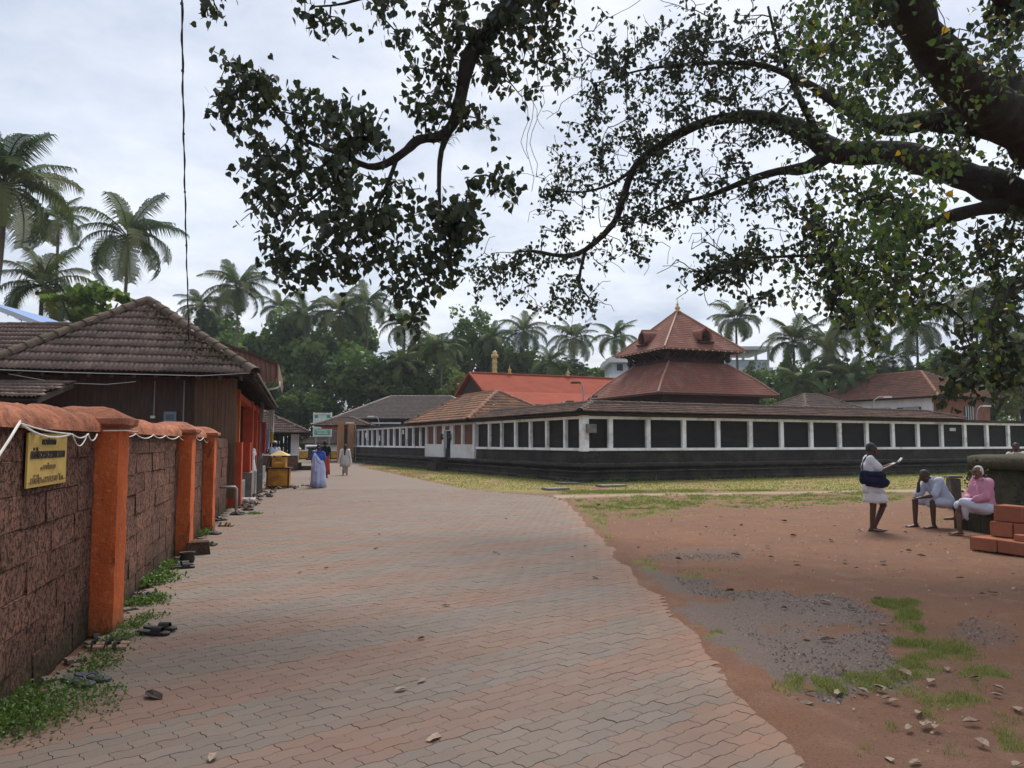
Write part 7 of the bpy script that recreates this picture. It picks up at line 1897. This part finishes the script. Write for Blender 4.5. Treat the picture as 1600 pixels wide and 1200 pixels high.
for (px, py) in ((1040, 1080), (1300, 1165), (1308, 1172), (1150, 1195), (1390, 1190), (1430, 1195), (1260, 1105), (1240, 1098), (1265, 1085), (1310, 1085), (1347, 1082), (1378, 1081), (1385, 1095), (1397, 1099), (1435, 1116), (1450, 1133), (1445, 1136), (1462, 1140), (1518, 1132), (1557, 1090), (1480, 1049), (1415, 1055), (1310, 1048), (1455, 1067), (1590, 1200), (1535, 1165), (1375, 1078), (1522, 1062), (1420, 1140), (1560, 1078), (1330, 1190), (1590, 1110)):
    if px > 1200: dry(px, py, rs.choice((1, 3, 1, 0)), rs.uniform(.07, .115), 'large pale dry leaf on the earth in the near corner', 'large dry leaves in the near corner')
for (px, py) in ((1225, 952), (1332, 953), (1290, 942), (1371, 937), (1245, 880), (1205, 872), (1320, 878), (1420, 862), (1535, 930), (1552, 928), (1585, 922), (1380, 980), (1225, 815), (1127, 808), (1300, 845), (1060, 875), (1150, 868), (1440, 870), (1485, 875), (1200, 855), (1060, 790), (935, 790), (985, 862), (1293, 1002), (1318, 1047), (1260, 1000), (1140, 925), (1500, 905), (1380, 880), (1280, 800), (1345, 830), (1240, 838), (1170, 795)):
    dry(px, py, rs.choice((2, 2, 0, 1)), rs.uniform(.07, .13) * (1 if py > 900 else 1.3), 'dry leaf scattered on the red earth and gravel', 'dry leaves on the red earth')
for k in range(60):
    px, py = rs.uniform(960, 1590), rs.uniform(790, 900); dry(px, py, rs.choice((2, 0)), rs.uniform(.03, .08), 'dark leaf scrap on the far red earth', 'dark leaf scraps on the far earth')

# ------------------------------------------------------------------ overhead service cable, cloths at the counter
ca = thing('power_cable', 'black twisted power cable dropping steeply to the mossy tiled roof', 'cable', at(295, 545, 19.2))
P0, P1, P2 = at(296, 552, 20.0), at(289, 300, 13.5), at(284, -30, 8.6)
P = []
for k in range(61):
    f = k / 60; q = P0 * (1 - f) ** 2 + 2 * f * (1 - f) * (P1 * 2 - P0 * .5 - P2 * .5) + P2 * f * f; P.append(q)
dd = unit(P[-1] - P[-2]); P.append(P[-1] + dd * 9)
P = np.array(P); ph = np.arange(len(P)) * .9
MB().tube(P, .011, 6).build('cable', M_blackmetal, ca, True)
MB().tube(P + np.stack([np.cos(ph) * .016, 0 * ph, np.sin(ph) * .01], 1), .008, 5).build('stay_wire', M_blackmetal, ca, True)
for k in range(3, 60, 9): MB().box(P[k], (.03, .03, .03)).build('binding', M_blackmetal, ca)
MB().bar(P0 + [0, .02, -.6], P0 + [0, .02, .15], .05, .05, (1, 0, 0)).build('anchor', M_metal, ca)
def hcloth(px0, px1, py0, py1, Yd, c, lab):
    a, b = at(px0, py0, Yd), at(px1, py1, Yd); n, m = 14, 8; rows = []
    for j in range(m + 1):
        f = j / m; rows.append([np.array([a[0] + (b[0] - a[0]) * i / n * (1 - .1 * f), Yd + .06 * math.sin(i * 1.3 + j * .2), a[2] + (b[2] - a[2]) * f]) for i in range(n + 1)])
    th = [[q + np.array([0, .012, 0]) for q in r_] for r_ in rows]
    ob = thing('hanging_cloth', lab, 'cloth', (a[0], Yd, b[2])); B = MB(); B.loft(rows, False, False); B.loft(th, False, False); B.build('cloth', cloth('cloth_' + lab.split()[0], c), ob, True)
    MB().tube([np.array([a[0] - .1, Yd, a[2]]), np.array([b[0] + .1, Yd, a[2]])], .012, 5).build('line', M_blackmetal, ob)
hcloth(420, 428, 640, 678, 35.5, (.62, .60, .54), 'pale cloth hanging from the eave corner'); hcloth(422, 427, 676, 692, 35.3, (.60, .40, .04), 'yellow cloth hanging under the pale cloth'); hcloth(414, 421, 672, 702, 34.6, (.42, .42, .60), 'lilac cloth hanging beside the yellow cloth'); hcloth(409, 415, 660, 708, 33.4, (.48, .06, .045), 'red cloth hanging by the orange posts')

# ------------------------------------------------------------------ haze over the far trees
bpy.ops.mesh.primitive_cube_add(size=1, location=(5, 55, 15.5)); hz = bpy.context.object; hz.name = 'haze'; hz.data.name = 'haze'
hz.scale = (700, 700, 34)
m = bpy.data.materials.new('haze_air'); m.use_nodes = True; nt = m.node_tree; nt.nodes.clear()
ou = nt.nodes.new('ShaderNodeOutputMaterial'); vo = nt.nodes.new('ShaderNodeVolumePrincipled'); vo.inputs['Color'].default_value = (.80, .88, 1, 1); vo.inputs['Density'].default_value = .0003; vo.inputs['Anisotropy'].default_value = .2
nt.links.new(vo.outputs[0], ou.inputs['Volume']); hz.data.materials.append(m)
tag(hz, 'thin bluish haze hanging over the whole place', 'haze', kind='stuff')
